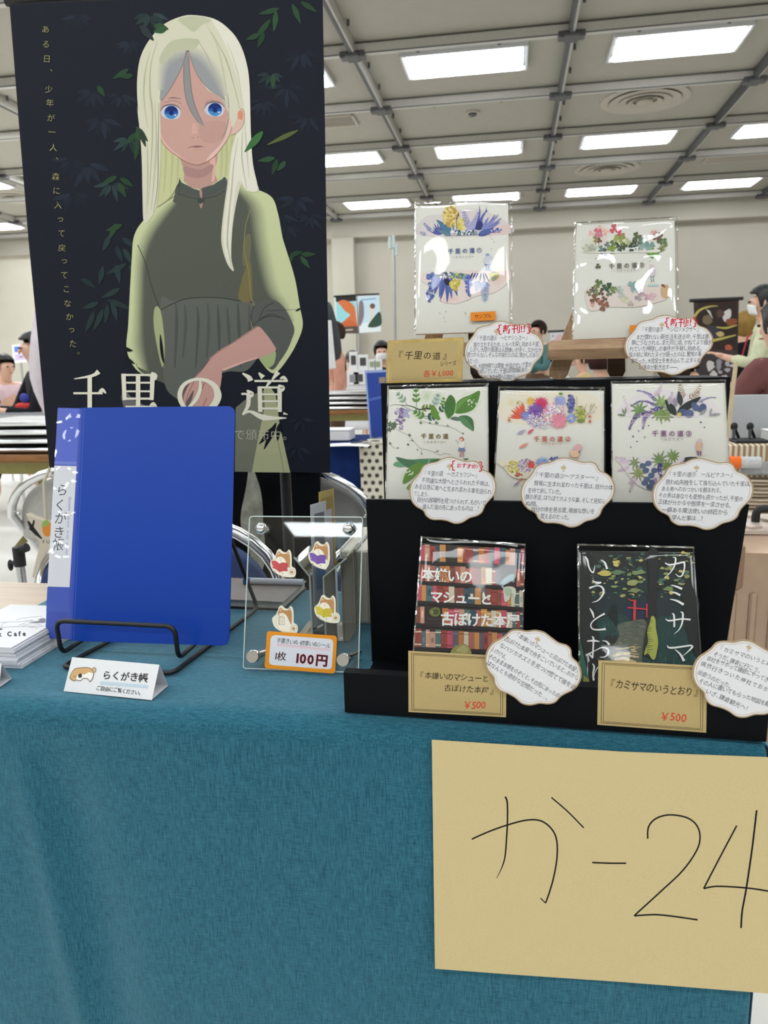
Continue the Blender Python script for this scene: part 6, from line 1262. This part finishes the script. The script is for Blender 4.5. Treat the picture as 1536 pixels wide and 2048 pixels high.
# left, far: plaid cloth table and its things
def plaid(name):
    m, t, b = nt(name); tc = node(t, 'ShaderNodeTexCoord'); prev = None
    for dr in ('X', 'Z', 'Y'):
        wv = node(t, 'ShaderNodeTexWave'); wv.bands_direction = dr; wv.inputs['Scale'].default_value = 3.2; t.links.new(tc.outputs['Object'], wv.inputs['Vector'])
        rp = node(t, 'ShaderNodeValToRGB'); rp.color_ramp.elements[0].position = .78; rp.color_ramp.elements[1].position = .86
        rp.color_ramp.elements[0].color = (1, 1, 1, 1); rp.color_ramp.elements[1].color = (.25, .25, .28, 1); t.links.new(wv.outputs['Fac'], rp.inputs[0])
        if prev is None: prev = rp.outputs[0]
        else:
            mx = node(t, 'ShaderNodeVectorMath', operation='MULTIPLY'); t.links.new(prev, mx.inputs[0]); t.links.new(rp.outputs[0], mx.inputs[1]); prev = mx.outputs[0]
    sc_ = node(t, 'ShaderNodeVectorMath', operation='SCALE'); sc_.inputs['Scale'].default_value = .8; t.links.new(prev, sc_.inputs[0]); t.links.new(sc_.outputs[0], b.inputs['Base Color']); b.inputs['Roughness'].default_value = .9; return m
table('folding table under the black and white plaid cloth, far left', -4.6, -2.75, 4.55, 5.0, M['white'], .74)
draped('black and white plaid tablecloth in front of the seated man', -4.62, -2.73, 4.54, 5.01, .30, plaid('plaid_cloth'), .742)
p = onz(25, 815, .75); carton('clear_box', 'pale translucent plastic box on the plaid tablecloth', (p.x, 4.68, .748), (.16, .11, .06), plain('frosted_plastic', C(196,206,214), .3), 'box')
# right side: striped cloth, board with clip feet
STR = bands('striped_cloth', C(150,124,92), C(214,204,186), 16, 'X', .9, 0, .06)
table('folding table under the tan striped cloth at the right edge', .80, 2.3, 3.0, 3.45, M['white'])
draped('tan and white striped tablecloth at the right edge', .79, 2.31, 2.99, 3.46, .20, STR)
b = MB(); b.grid(lambda u, v: (.86+.6*u, 2.94-.012*math.sin(30*v*1.0)-.012*math.sin(9*u)*v, .585-.20*v), 30, 24); o = b.build('striped_scarf', bands('scarf_stripes', C(112,92,70), C(196,184,164), 22, 'Z', .95, 1.0, .12), None, True); tag(o, 'brown and cream striped knit draped below the tan tablecloth', 'scarf'); m_ = o.modifiers.new('t', 'SOLIDIFY'); m_.thickness = .006
b = MB(); b.grid(lambda u, v: (.84+.62*u, 2.95-.02*v-.006*math.sin(12*u), .645-.045*v), 20, 4); o = b.build('grey_knit', plain('grey_knit_wool', C(150,150,150), .95, noise=.15, nscale=60), None, True); tag(o, 'grey knitted cloth folded over the table edge at the right', 'cloth'); m_ = o.modifiers.new('t', 'SOLIDIFY'); m_.thickness = .01
p = onz(1466, 889, .709)
t = thing('tabletop_stand', 'black stand with two clip feet before the grey board', 'stand', (p.x+.04, 3.05, .706)); b = MB(); b.box((.90, 3.07, .712), (.12, .10, .012), b=.003); b.build('base', M['blackmatte'], t)
for k, px in enumerate((1468, 1500)):
    a = ony(px, 852, 3.12); b = MB(); b.tube([(a.x-.012, 3.07, .718), (a.x-.005, 3.1, a.z), (a.x+.02, 3.12, .718)], .006, 8); b.build('arm', M['blackwire'], t, True); b = MB(); b.ball((a.x-.005, 3.1, a.z), (.014,.010,.016)); b.build('knob', M['blackmatte'], t, True)
a = ony(1465,790,3.2); b = MB(); b.box((a.x+.31, 3.2, (.708+a.z)/2), (.62, .012, a.z-.708), b=.003); o = b.build('grey_board', plain('grey_board_paint', C(176,178,182), .6, noise=.03, nscale=4)); tag(o, 'plain grey board standing on the striped table at the right edge', 'board')
p = ony(1520, 880, 3.0); carton('storage_box', 'white lidded box on the striped tablecloth at the right edge', (p.x+.13, 3.1, .706), (.16, .12, .045), M['white'], 'box')
a, c_ = ony(1459,925,2.93), ony(1520,925,2.93)
t = thing('knitted_roll', 'rolled grey knit with an orange end on the striped table', 'roll', (a.x, 2.93, a.z-.02)); b = MB(); b.cyl(a+Vector((.035,0,0)), c_, .022, 14); b.build('grey_part', plain('grey_rib_knit', C(190,190,192), .9, noise=.1, nscale=90), t, True); b = MB(); b.cyl(a, a+Vector((.036,0,0)), .023, 14); b.build('orange_end', plain('orange_knit', C(232,110,40), .9), t, True)
a, c_ = ony(1463,800,2.2), ony(1472,725,2.2); d = c_-a; b = MB(); b.cyl(a-d*(a.z/d.z), c_, .0055, 10); o = b.build('wooden_pole', plain('pale_wood', C(206,186,152), .6, noise=.06), None, True); tag(o, 'thin pale wooden pole rising behind the right end of the stand', 'pole')

# ---------------------------------------------------------------- posters and stands far back
def hung(name, label, quad, Y, col, draw, cat='poster', pole=None):
    a = ony(*quad[0], Y); s = Sheet(a, ony(*quad[1], Y), a-Vector((0,0,.1))); s.on(0, 0)
    t = thing(name, label, cat, ony(*quad[3], Y)); s.body(quad, col, .002); draw(s); s.done('print', [M['poster']], t)
    s.T = (0, 0, 1); q0, q1 = s.P(quad[0]), s.P(quad[1]); b = MB(); d = (q1-q0).normalized(); b.cyl(q0-d*(.004 if Y == 12 else .03), q1+d*(.004 if Y == 12 else .03), .014, 8); b.build('top_rod', M['blackmatte'], t, True)
    if pole:
        p = s.P((pole, quad[3][1])); b = MB(); b.cyl((p.x, p.y+.03, 0), (p.x, p.y+.03, q0.z), .014, 8); b.box((p.x, p.y+.03, .01), (.4, .4, .02)); b.build('pole', M['steel'], t)
def dA(s):
    s.poly([(672,600),(690,594),(712,606),(712,650),(674,652)], C(150,206,214), False); s.poly([(671,594),(712,592),(713,602),(672,604)], C(50,46,48), False)
    s.poly([(676,604),(690,600),(708,612),(713,640),(713,656),(680,652),(690,640),(700,630),(690,622),(682,612)], C(206,116,72)); s.poly([(680,652),(694,640),(708,644),(712,656)], C(196,104,66)); s.poly([(674,654),(716,652),(717,667),(678,667)], C(92,80,72), False); s.stroke([(684,661),(706,659)], 2, C(210,200,190))
hung('small_poster', 'far poster with an orange-toned face, left of the two on the pole', [(668,593),(713,590),(715,666),(672,668)], 12, C(206,218,220), dA, pole=716)
def dB(s):
    s.poly([(716,594),(758,592),(760,640),(718,648)], C(196,220,234), False); s.poly([(738,610),(750,612),(748,630),(744,652),(738,650),(740,630)], C(220,212,206)); s.dot(745, 612, 5.5, C(110,90,82)); s.poly([(718,606),(726,604),(728,630),(722,650),(718,648)], C(130,120,126)); s.poly([(748,634),(760,624),(762,650),(736,654)], C(58,82,70)); s.stroke([(722,600),(752,597)], 2, C(120,150,190))
hung('small_poster', 'far pale blue poster with two standing figures, right of the pair', [(715,590),(758,588),(762,663),(719,666)], 12, C(226,232,236), dB)
def dC(s):
    Y_, W_ = C(186,176,96), C(206,200,200)
    s.poly([(1396,600),(1474,604),(1474,700),(1398,700)], C(58,48,46), False); s.stroke([(1388,634),(1400,620),(1420,613),(1436,612)], [5,4,1], Y_); s.poly([(1412,618),(1420,630),(1426,638),(1420,622)], W_, False); s.poly([(1446,626),(1460,618),(1462,632),(1452,644),(1446,638)], W_); s.blob(1414, 640, 10, C(120,106,84)); s.blob(1440, 628, 8, C(90,70,66)); s.blob(1462, 644, 12, C(136,84,60), 8); s.stroke([(1432,654),(1452,656),(1474,650)], [2,4,2], Y_); s.stroke([(1420,682),(1440,678),(1472,670)], [6,5,2], Y_); s.blob(1425, 664, 14, C(70,66,80)); s.blob(1440, 668, 8, C(190,170,120), 5); s.blob(1457, 696, 7, C(176,96,70))
    s.poly([(1392,700),(1472,700),(1470,764),(1394,764)], C(70,62,66), False)
    for i in range(14): s.blob(random.uniform(1410, 1466), random.uniform(718, 758), random.uniform(3, 8), random.choice([W_, C(150,146,150), C(176,170,178)]), random.uniform(3, 9), 7, .4)
hung('hanging_scroll', 'dark hanging scroll with yellow and white shapes, far right', [(1387,601),(1478,597),(1474,764),(1392,764)], 6.5, C(66,58,56), dC, 'scroll', pole=1432)
def dD(s): s.blob(1118, 680, 10, C(226,190,196)); s.blob(1108, 700, 7, C(230,206,212)); s.dot(1106, 672, 2, C(150,140,160)); s.dot(1128, 672, 2, C(150,140,160)); s.stroke([(1108,712),(1130,711)], 2, C(206,170,190))
hung('small_poster', 'white poster with pale pink patches left of the right easel', [(1100,663),(1142,661),(1144,722),(1104,724)], 10.6, C(226,224,232), dD, pole=1122)
a, c_ = ony(785,480,7), ony(789,700,7); t = thing('pole_stand', 'tall thin pale pole with clear clips left of the hyacinth book', 'pole', (c_.x, 7, 0)); b = MB(); b.cyl((c_.x, 7, .02), (a.x+.01, 7, a.z), .014, 10); b.build('pole', M['steel'], t, True)
for k, (px, py) in enumerate(((780,488),(787,486),(793,502))): p = ony(px, py, 6.98); b = MB(); b.box(p, (.03, .03, .09), b=.008); b.ball(p+Vector((0,0,.05)), (.014,.014,.02), 8); b.build('clip', M['acryl_edge'], t, True)
b = MB(); b.box((c_.x, 7, .01), (.4, .4, .02), b=.004); b.build('base_plate', M['steel'], t)
s = Sheet(ony(24,660,9), ony(52,660,9), ony(24,720,9)); s.on(0, 0); s.body([(24,690),(54,688),(55,724),(27,726)], C(226,228,234), .002); s.poly([(28,693),(50,692),(50,704),(29,705)], C(90,120,190), False); s.poly([(36,696),(44,696),(44,703),(36,703)], C(206,150,170), False); s.poly([(29,708),(50,707),(51,720),(30,721)], C(190,176,210), False); pin = s.P((40,726))
t = thing('small_poster', 'small blue and white poster behind the seated man in black', 'poster', (pin.x, pin.y, 0)); s.done('print', [M['poster']], t); b = MB(); b.cyl((pin.x, pin.y+.02, 0), (pin.x, pin.y+.02, pin.z+.05), .014, 8); b.build('pole', M['steel'], t)
# far white tables with goods
def goods(i, px, py, w_, h, col, lab, Y):
    p = ony(px, py, Y); b = MB(); b.box((p.x, Y, p.z+h/2), (w_, .03, h), b=.003); b.box((p.x, Y-.017, p.z+h*.55), (w_*.6, .004, h*.5), 1); o = b.build('display_card', [M['white'], col]); tag(o, lab, 'display', 'goods on the far white table'); return p
GD, GG, GY = plain('dark_print', C(70,66,70), .6), plain('sage_print', C(150,160,130), .6), plain('grey_print', C(140,140,146), .6)
ztb = ony(740, 741, 8.2).z
table('long white table far behind, left of the masked seated person', -3.2, -.9, 8.0, 8.5, M['white'], ztb-.004, M['white'])
draped('white tablecloth on the far table below the paired posters', -3.22, -.88, 7.98, 8.52, .62, plain('white_cloth', C(220,220,224), .9), ztb-.004)
for i, (px, w_, h, col, lab) in enumerate(((708,.09,.20,GD,'white display card with dark print, left on the far white table'),(727,.11,.17,GD,'white display card with dark print, second on far white table'),(745,.08,.12,GG,'small sage green card on the far white table'),(757,.08,.12,GG,'small sage green card, rightmost on the far white table'))): goods(i, px, 741, w_, h, col, lab, 8.15)
for i, (px, py, col, lab) in enumerate(((706,757,GY,'white paper hanging on the front of the far white table'),(718,756,GD,'dark printed paper hanging on the front of the far white table'))):
    p = ony(px, py, 7.93); b = MB(); b.box((p.x, 7.945, p.z), (.12, .004, .13)); b.box((p.x, 7.942, p.z), (.08, .002, .08), 1); o = b.build('paper_notice', [M['white'], col]); tag(o, lab, 'paper', 'papers on the far table front')
table('small pale table behind the woman in the mask, far right', 1.45, 2.6, 4.7, 5.0, M['white'], .80, M['white'])
carton('storage_box', 'pale blue box on the small table at far right', (1.62, 4.82, .80), (.26, .14, .07), plain('blue_box', C(140,176,214), .6), 'box', M['white'])
# ---------------------------------------------------------------- people in the hall
def cl(name, col, n=.12): return plain(name, col, .85, spec=.15, noise=n, nscale=14)
def skin_mesh(name, joints, edges, mat, parent, root=0, sub=1):
    base = parent.location
    me = bpy.data.meshes.new(name); me.from_pydata([tuple(Vector(j[0])-base) for j in joints], edges, []); me.materials.append(mat)
    o = bpy.data.objects.new(name, me); COL.objects.link(o); o.parent = parent
    m = o.modifiers.new('skin', 'SKIN'); m.use_smooth_shade = True
    for i, j in enumerate(joints):
        r = j[1]; me.skin_vertices[0].data[i].radius = r if isinstance(r, tuple) else (r, r); me.skin_vertices[0].data[i].use_root = (i == root)
    s = o.modifiers.new('sub', 'SUBSURF'); s.levels = sub; s.render_levels = sub
    return o
def person(label, x, y, face, h=1.6, sit=False, top=None, low=None, hair=(24,22,24), mask=False, arms='down', z0=0.0, long_hair=False, skirt=False, look=0.0, grp='visitors in the hall'):
    # face: heading angle, 0 looks toward -y (the viewer), pi/2 looks toward +x
    k = h/1.6; t = thing('person', label, 'person', (x, y, z0)); ca, sa = math.cos(face), math.sin(face)
    def W(px, py, pz): return Vector((x + (px*ca - py*sa)*k, y + (px*sa + py*ca)*k, z0 + pz*k))   # local: -y ahead
    dz = -.34 if sit else 0.0
    J = [(W(0,0,.90+dz), (.145*k,.11*k)), (W(0,.01,1.08+dz), (.125*k,.10*k)), (W(0,.02,1.26+dz), (.15*k,.10*k)), (W(0,.01,1.36+dz), (.06*k,.055*k)), (W(0,-.01,1.43+dz), (.052*k,.055*k)), (W(0,-.02,1.50+dz), (.085*k,.104*k)), (W(0,-.01,1.565+dz), (.08*k,.098*k))]
    E = [(0,1),(1,2),(2,3),(3,4),(4,5),(5,6)]
    S = [list(J[0]), list(J[1]), list(J[2])]; S = [(j[0], tuple(r*1.12 for r in j[1])) for j in J[:3]] + [(W(0,.01,1.335+dz), (.075*k,.07*k))]; SE = [(0,1),(1,2),(2,3)]
    for sg in (-1, 1):
        if arms == 'down': el, wr, fd = (sg*.24,.03,1.03+dz), (sg*.23,-.06,.80+dz), Vector((0,-.2,-1))
        elif arms == 'front': el, wr, fd = (sg*.22,-.05,1.04+dz), (sg*.07,-.26,1.10+dz), Vector((-sg*.5,-.7,.3))
        elif arms == 'table': el, wr, fd = (sg*.26,-.12,1.02+dz), (sg*.10,-.34,1.06+dz), Vector((-sg*.8,-.5,0))
        n = len(J); sh = W(sg*.165,.02,1.30+dz)
        J += [(sh, .058*k), (W(*el), .040*k), (W(*wr), .026*k)]; E += [(2,n),(n,n+1),(n+1,n+2)]
        m_ = len(S); mid = W(*[(a+b)/2 for a, b in zip(el, wr)])
        S += [(sh, .074*k), (W(*el), .056*k), (W(*[a*.25+b*.75 for a, b in zip(el, wr)]), .044*k)]; SE += [(2,m_),(m_,m_+1),(m_+1,m_+2)]
        fd = fd.normalized(); sd = Vector((1,0,0)) if abs(fd.x) < .6 else Vector((0,0,1)); b0 = Vector(wr); pm = len(J)
        J.append((W(*(b0+fd*.05)), (.034*k,.016*k))); E.append((n+2, pm))
        for q in range(4):
            c0 = b0+fd*.085+sd*(.027-.018*q); c1 = c0+fd*(.035+.006*(q in (1,2)))+Vector((0,-.008,-.004)); c2 = c1+fd*.022+Vector((0,-.012,-.012)); p_ = len(J)
            J += [(W(*c0), .0095*k), (W(*c1), .0085*k), (W(*c2), .007*k)]; E += [(pm,p_),(p_,p_+1),(p_+1,p_+2)]
        c0 = b0+fd*.04+sd*.042; c1 = c0+fd*.03+sd*.012; p_ = len(J); J += [(W(*c0), .011*k), (W(*c1), .009*k)]; E += [(pm,p_),(p_,p_+1)]
    L = [(W(0,0,.92+dz), (.155*k,.12*k)), (W(0,-.02 if sit else 0,.89+dz if sit else .84), (.155*k,.115*k))]; LE = [(0,1)]
    for sg in (-1, 1):
        n = len(J); m_ = len(L)
        if sit: hip, kn, an, to = (sg*.09,-.03,.55), (sg*.11,-.42,.54), (sg*.11,-.40,.09), (sg*.12,-.54,.035)
        else: hip, kn, an, to = (sg*.085,0,.80), (sg*.095,-.01,.46), (sg*.10,.02,.09), (sg*.11,-.12,.035)
        J += [(W(*hip), .085*k), (W(*kn), .055*k), (W(*an), .036*k), (W(*to), (.042*k,.03*k))]; E += [(0,n),(n,n+1),(n+1,n+2),(n+2,n+3)]
        L += [(W(*hip), .098*k), (W(*kn), .072*k), (W(*[a*.8+b*.2 for a, b in zip(an, kn)]), .058*k)]; LE += [(1,m_),(m_,m_+1),(m_+1,m_+2)]
    skin_mesh('body', J, E, M['skin'], t); t_shirt = skin_mesh('shirt', S, SE, top, t); 
    if skirt and not sit:
        b = MB(); b.lathe(W(0,0,0), [(.14*k, .98*k), (.18*k, .88*k), (.24*k, .60*k), (.28*k, .42*k), (.26*k, .42*k)], 20); b.build('skirt', low, t, True)
    else: skin_mesh('trousers', L, LE, low, t)
    hc = W(0,-.015,1.52+dz); HM = cl('hair_tone', C(*hair), .25) if hair != (24,22,24) else M['hair']; rz = Matrix.Rotation(face, 3, 'Z'); b = MB()
    n = 18
    def cap(u, v):
        a = 2*math.pi*u; th = v*(2.05 if (abs(((a+math.pi) % (2*math.pi))-math.pi) > 0) else 2); 
        fx, fy = math.sin(a), -math.cos(a); lim = 1.15 if fy < -.35 else (2.2 if not long_hair else 2.7)
        th = v*lim; r = 1.0
        return hc + rz @ Vector((.088*k*math.sin(th)*fx, .106*k*math.sin(th)*fy + .012*k, .102*k*math.cos(th) + .016*k - (.10*k*max(0, th-2.2) if long_hair else 0)))
    b.grid(cap, 24, 10); o = b.build('hair', HM, t, True); m_ = o.modifiers.new('thick', 'SOLIDIFY'); m_.thickness = .012*k
    for sg in (-1, 1):
        b = MB(); b.ball(W(sg*.032,-.103,1.515+dz), (.012*k,.006*k,.008*k), 8); b.build('eye', M['hair'], t, True)
        b = MB(); b.ball(W(sg*.086,.0,1.50+dz), (.010*k,.020*k,.032*k), 8); b.build('ear', M['skin'], t, True)
    if mask:
        b = MB(); b.grid(lambda u, v: W(.070*math.sin((u-.5)*2.5), -.03-.084*math.cos((u-.5)*2.5)+.02*v*v, 1.485+dz-.075*v+.012*math.cos((u-.5)*3)), 10, 4); o = b.build('face_mask', M['white'], t, True); m_ = o.modifiers.new('t', 'SOLIDIFY'); m_.thickness = .004
    else:
        b = MB(); b.ball(W(0,-.112,1.49+dz), (.012*k,.016*k,.018*k), 8); b.build('nose', M['skin'], t, True); b = MB(); b.ball(W(0,-.104,1.452+dz), (.022*k,.006*k,.005*k), 8); b.build('mouth', plain('lips', C(176,110,100), .5), t, True)
    return t, W
GREY, DKT = cl('grey_jacket', C(70,74,76)), cl('dark_trousers', C(34,34,40))
stool_n = [0]
def stool(label, x, y, h=1.6):
    z = .41*h/1.6
    t = thing('stool', label, 'stool', (x, y, 0), 'seats under the visitors'); b = MB(); b.box((x, y, z-.02), (.36, .34, .03), b=.01); b.build('seat', M['bluevinyl'], t)
    for sx in (-1, 1):
        for sy in (-1, 1): b = MB(); b.cyl((x+sx*.15, y+sy*.14, 0), (x+sx*.15, y+sy*.14, z-.03), .012, 8); b.build('leg', M['chrome'], t, True)
p = ony(1520, 640, 6.0); t, W = person('standing person in a white mask and pale cardigan, hands raised, far right', p.x+.02, 6.0, -math.pi/2-.25, 1.49, top=cl('pale_cardigan', C(206,208,176)), low=cl('dark_skirt', C(40,30,44)), mask=True, arms='front')
b = MB(); b.tube([W(-.06,.02,1.36), W(-.05,-.10,1.25), W(0,-.13,1.10), W(.05,-.10,1.25), W(.06,.02,1.36)], .006, 6); b.build('lanyard', plain('red_strap', C(170,50,50), .7), t, True)
b = MB(); b.ball(W(0,.09,1.50), (.035,.035,.05)); b.build('hair_bun', M['hair'], t, True)
p = ony(1489, 660, 7.1); person('person in a black coat with brown-blond hair beside the dark scroll', p.x, 7.1, math.pi-.4, 1.37, top=cl('black_coat_cloth', C(24,26,34)), low=DKT, hair=(150,120,66), long_hair=True)
p = ony(1553, 800, 4.0); person('seated person in a maroon jumper cut by the right edge', p.x, 4.0, math.pi+.6, 1.6, sit=True, top=cl('maroon_jumper', C(112,72,70)), low=DKT, arms='table'); stool('chair seat under the person in maroon', p.x, 4.0)
p = ony(596, 700, 4.5); t, W = person('standing person in a dark grey jacket at the poster\'s right edge', p.x, 4.5, math.pi+.3, 1.66, top=GREY, low=DKT, arms='front')
q = ony(661, 690, 4.30); b = MB(); b.box((q.x, 4.27, q.z), (.05, .012, .27), rot=Matrix.Rotation(-.06, 3, 'Y'), b=.003); b.build('white_strap', M['white'], t)
p = ony(670, 700, 6.4); person('person in a salmon top and brown trousers beside the grey jacket', p.x, 6.4, -1.3, 1.36, top=cl('salmon_shirt', C(206,150,130)), low=cl('brown_trousers', C(92,74,62)), hair=(60,44,36))
p = ony(763, 690, 9.0); person('seated person in a white mask just left of the kraft price card', p.x, 9.0, .2, 1.6, sit=True, top=cl('dark_top', C(54,48,52)), low=DKT, mask=True, arms='table'); stool('seat under the masked person left of the price card', p.x, 9.0)
p = ony(704, 700, 10.4); person('dark-haired person bending over the far white table', p.x, 10.4, .9, 1.5, sit=True, top=cl('navy_top', C(36,40,56)), low=DKT, arms='table'); stool('seat under the person bending over the far table', p.x, 10.4, 1.5)
p = ony(827, 682, 9.6); person('dark-haired person half hidden at the lower left of the hyacinth book', p.x, 9.6, .1, 1.62, sit=True, top=cl('dark_top', C(54,48,52)), low=DKT, arms='table'); stool('seat under the person behind the hyacinth book', p.x, 9.6)
p = ony(1077, 668, 9.0); person('person in a teal top and brown skirt between the two easels', p.x, 9.0, -.9, 1.44, top=cl('teal_top', C(84,122,122)), low=cl('brown_skirt', C(104,80,66)), hair=(44,34,30), skirt=True, arms='front')
p = ony(1122, 712, 7.0); person('person in a white blouse below the left end of the easel ledge', p.x, 7.0, 1.2, 1.42, sit=True, top=cl('white_blouse', C(220,216,208)), low=cl('navy_skirt', C(60,66,96)), hair=(60,44,36), arms='table'); stool('seat under the person in the white blouse', p.x, 7.0, 1.42)
p = ony(1203, 708, 5.4); person('seated person in a navy top between the legs of the right easel', p.x, 5.4, 2.4, 1.36, sit=True, top=cl('navy_knit', C(24,32,56)), low=DKT, arms='table', hair=(50,30,28)); stool('seat under the person in the navy top', p.x, 5.4, 1.36)
p = ony(1165, 725, 8.0); person('person in a mustard top between the legs of the right easel', p.x, 8.0, -1.5, 1.40, sit=True, top=cl('mustard_top', C(196,172,120)), low=DKT, hair=(70,50,40), arms='table'); stool('seat under the person in mustard', p.x, 8.0, 1.40)
p = ony(1372, 715, 4.9); person('person in a light blue top below the right cloud-shaped card', p.x, 4.9, 1.2, 1.24, sit=True, top=cl('light_blue_top', C(140,176,214)), low=DKT, hair=(40,32,30), arms='table'); stool('seat under the person in light blue', p.x, 4.9, 1.24)
p = ony(70, 706, 5.6); t, W = person('seated man in a black shirt with a red print, looking left', p.x, 5.6, -.75, 1.66, sit=True, top=cl('black_shirt', C(26,26,32)), low=DKT, arms='table'); stool('seat under the man in black', p.x, 5.6)
s = Sheet(W(-.08,-.135,.75), W(.1,-.135,.75), W(-.08,-.125,.9)); b = MB(); b.ball(W(.02,-.125,.74), (.085,.02,.03), 10); b.build('red_print', plain('red_print_ink', C(206,52,46), .7), t, True); b = MB(); b.ball(W(.03,-.118,.80), (.045,.02,.04), 10); b.build('blue_print', plain('blue_print_ink', C(56,64,160), .7), t, True)
p = ony(8, 728, 6.4); person('person in a pale pink hoodie at the far left edge', p.x, 6.4, 1.2, 1.48, sit=True, top=cl('pink_hoodie', C(228,200,206)), low=DKT, arms='table'); stool('seat under the person in the pink hoodie', p.x, 6.4, 1.48)
p = ony(206, 690, 2.6); person('person in a pale lavender top mostly hidden behind the poster', p.x, 2.6, math.pi, 1.58, top=cl('lavender_top', C(212,202,212)), low=DKT, arms='down')
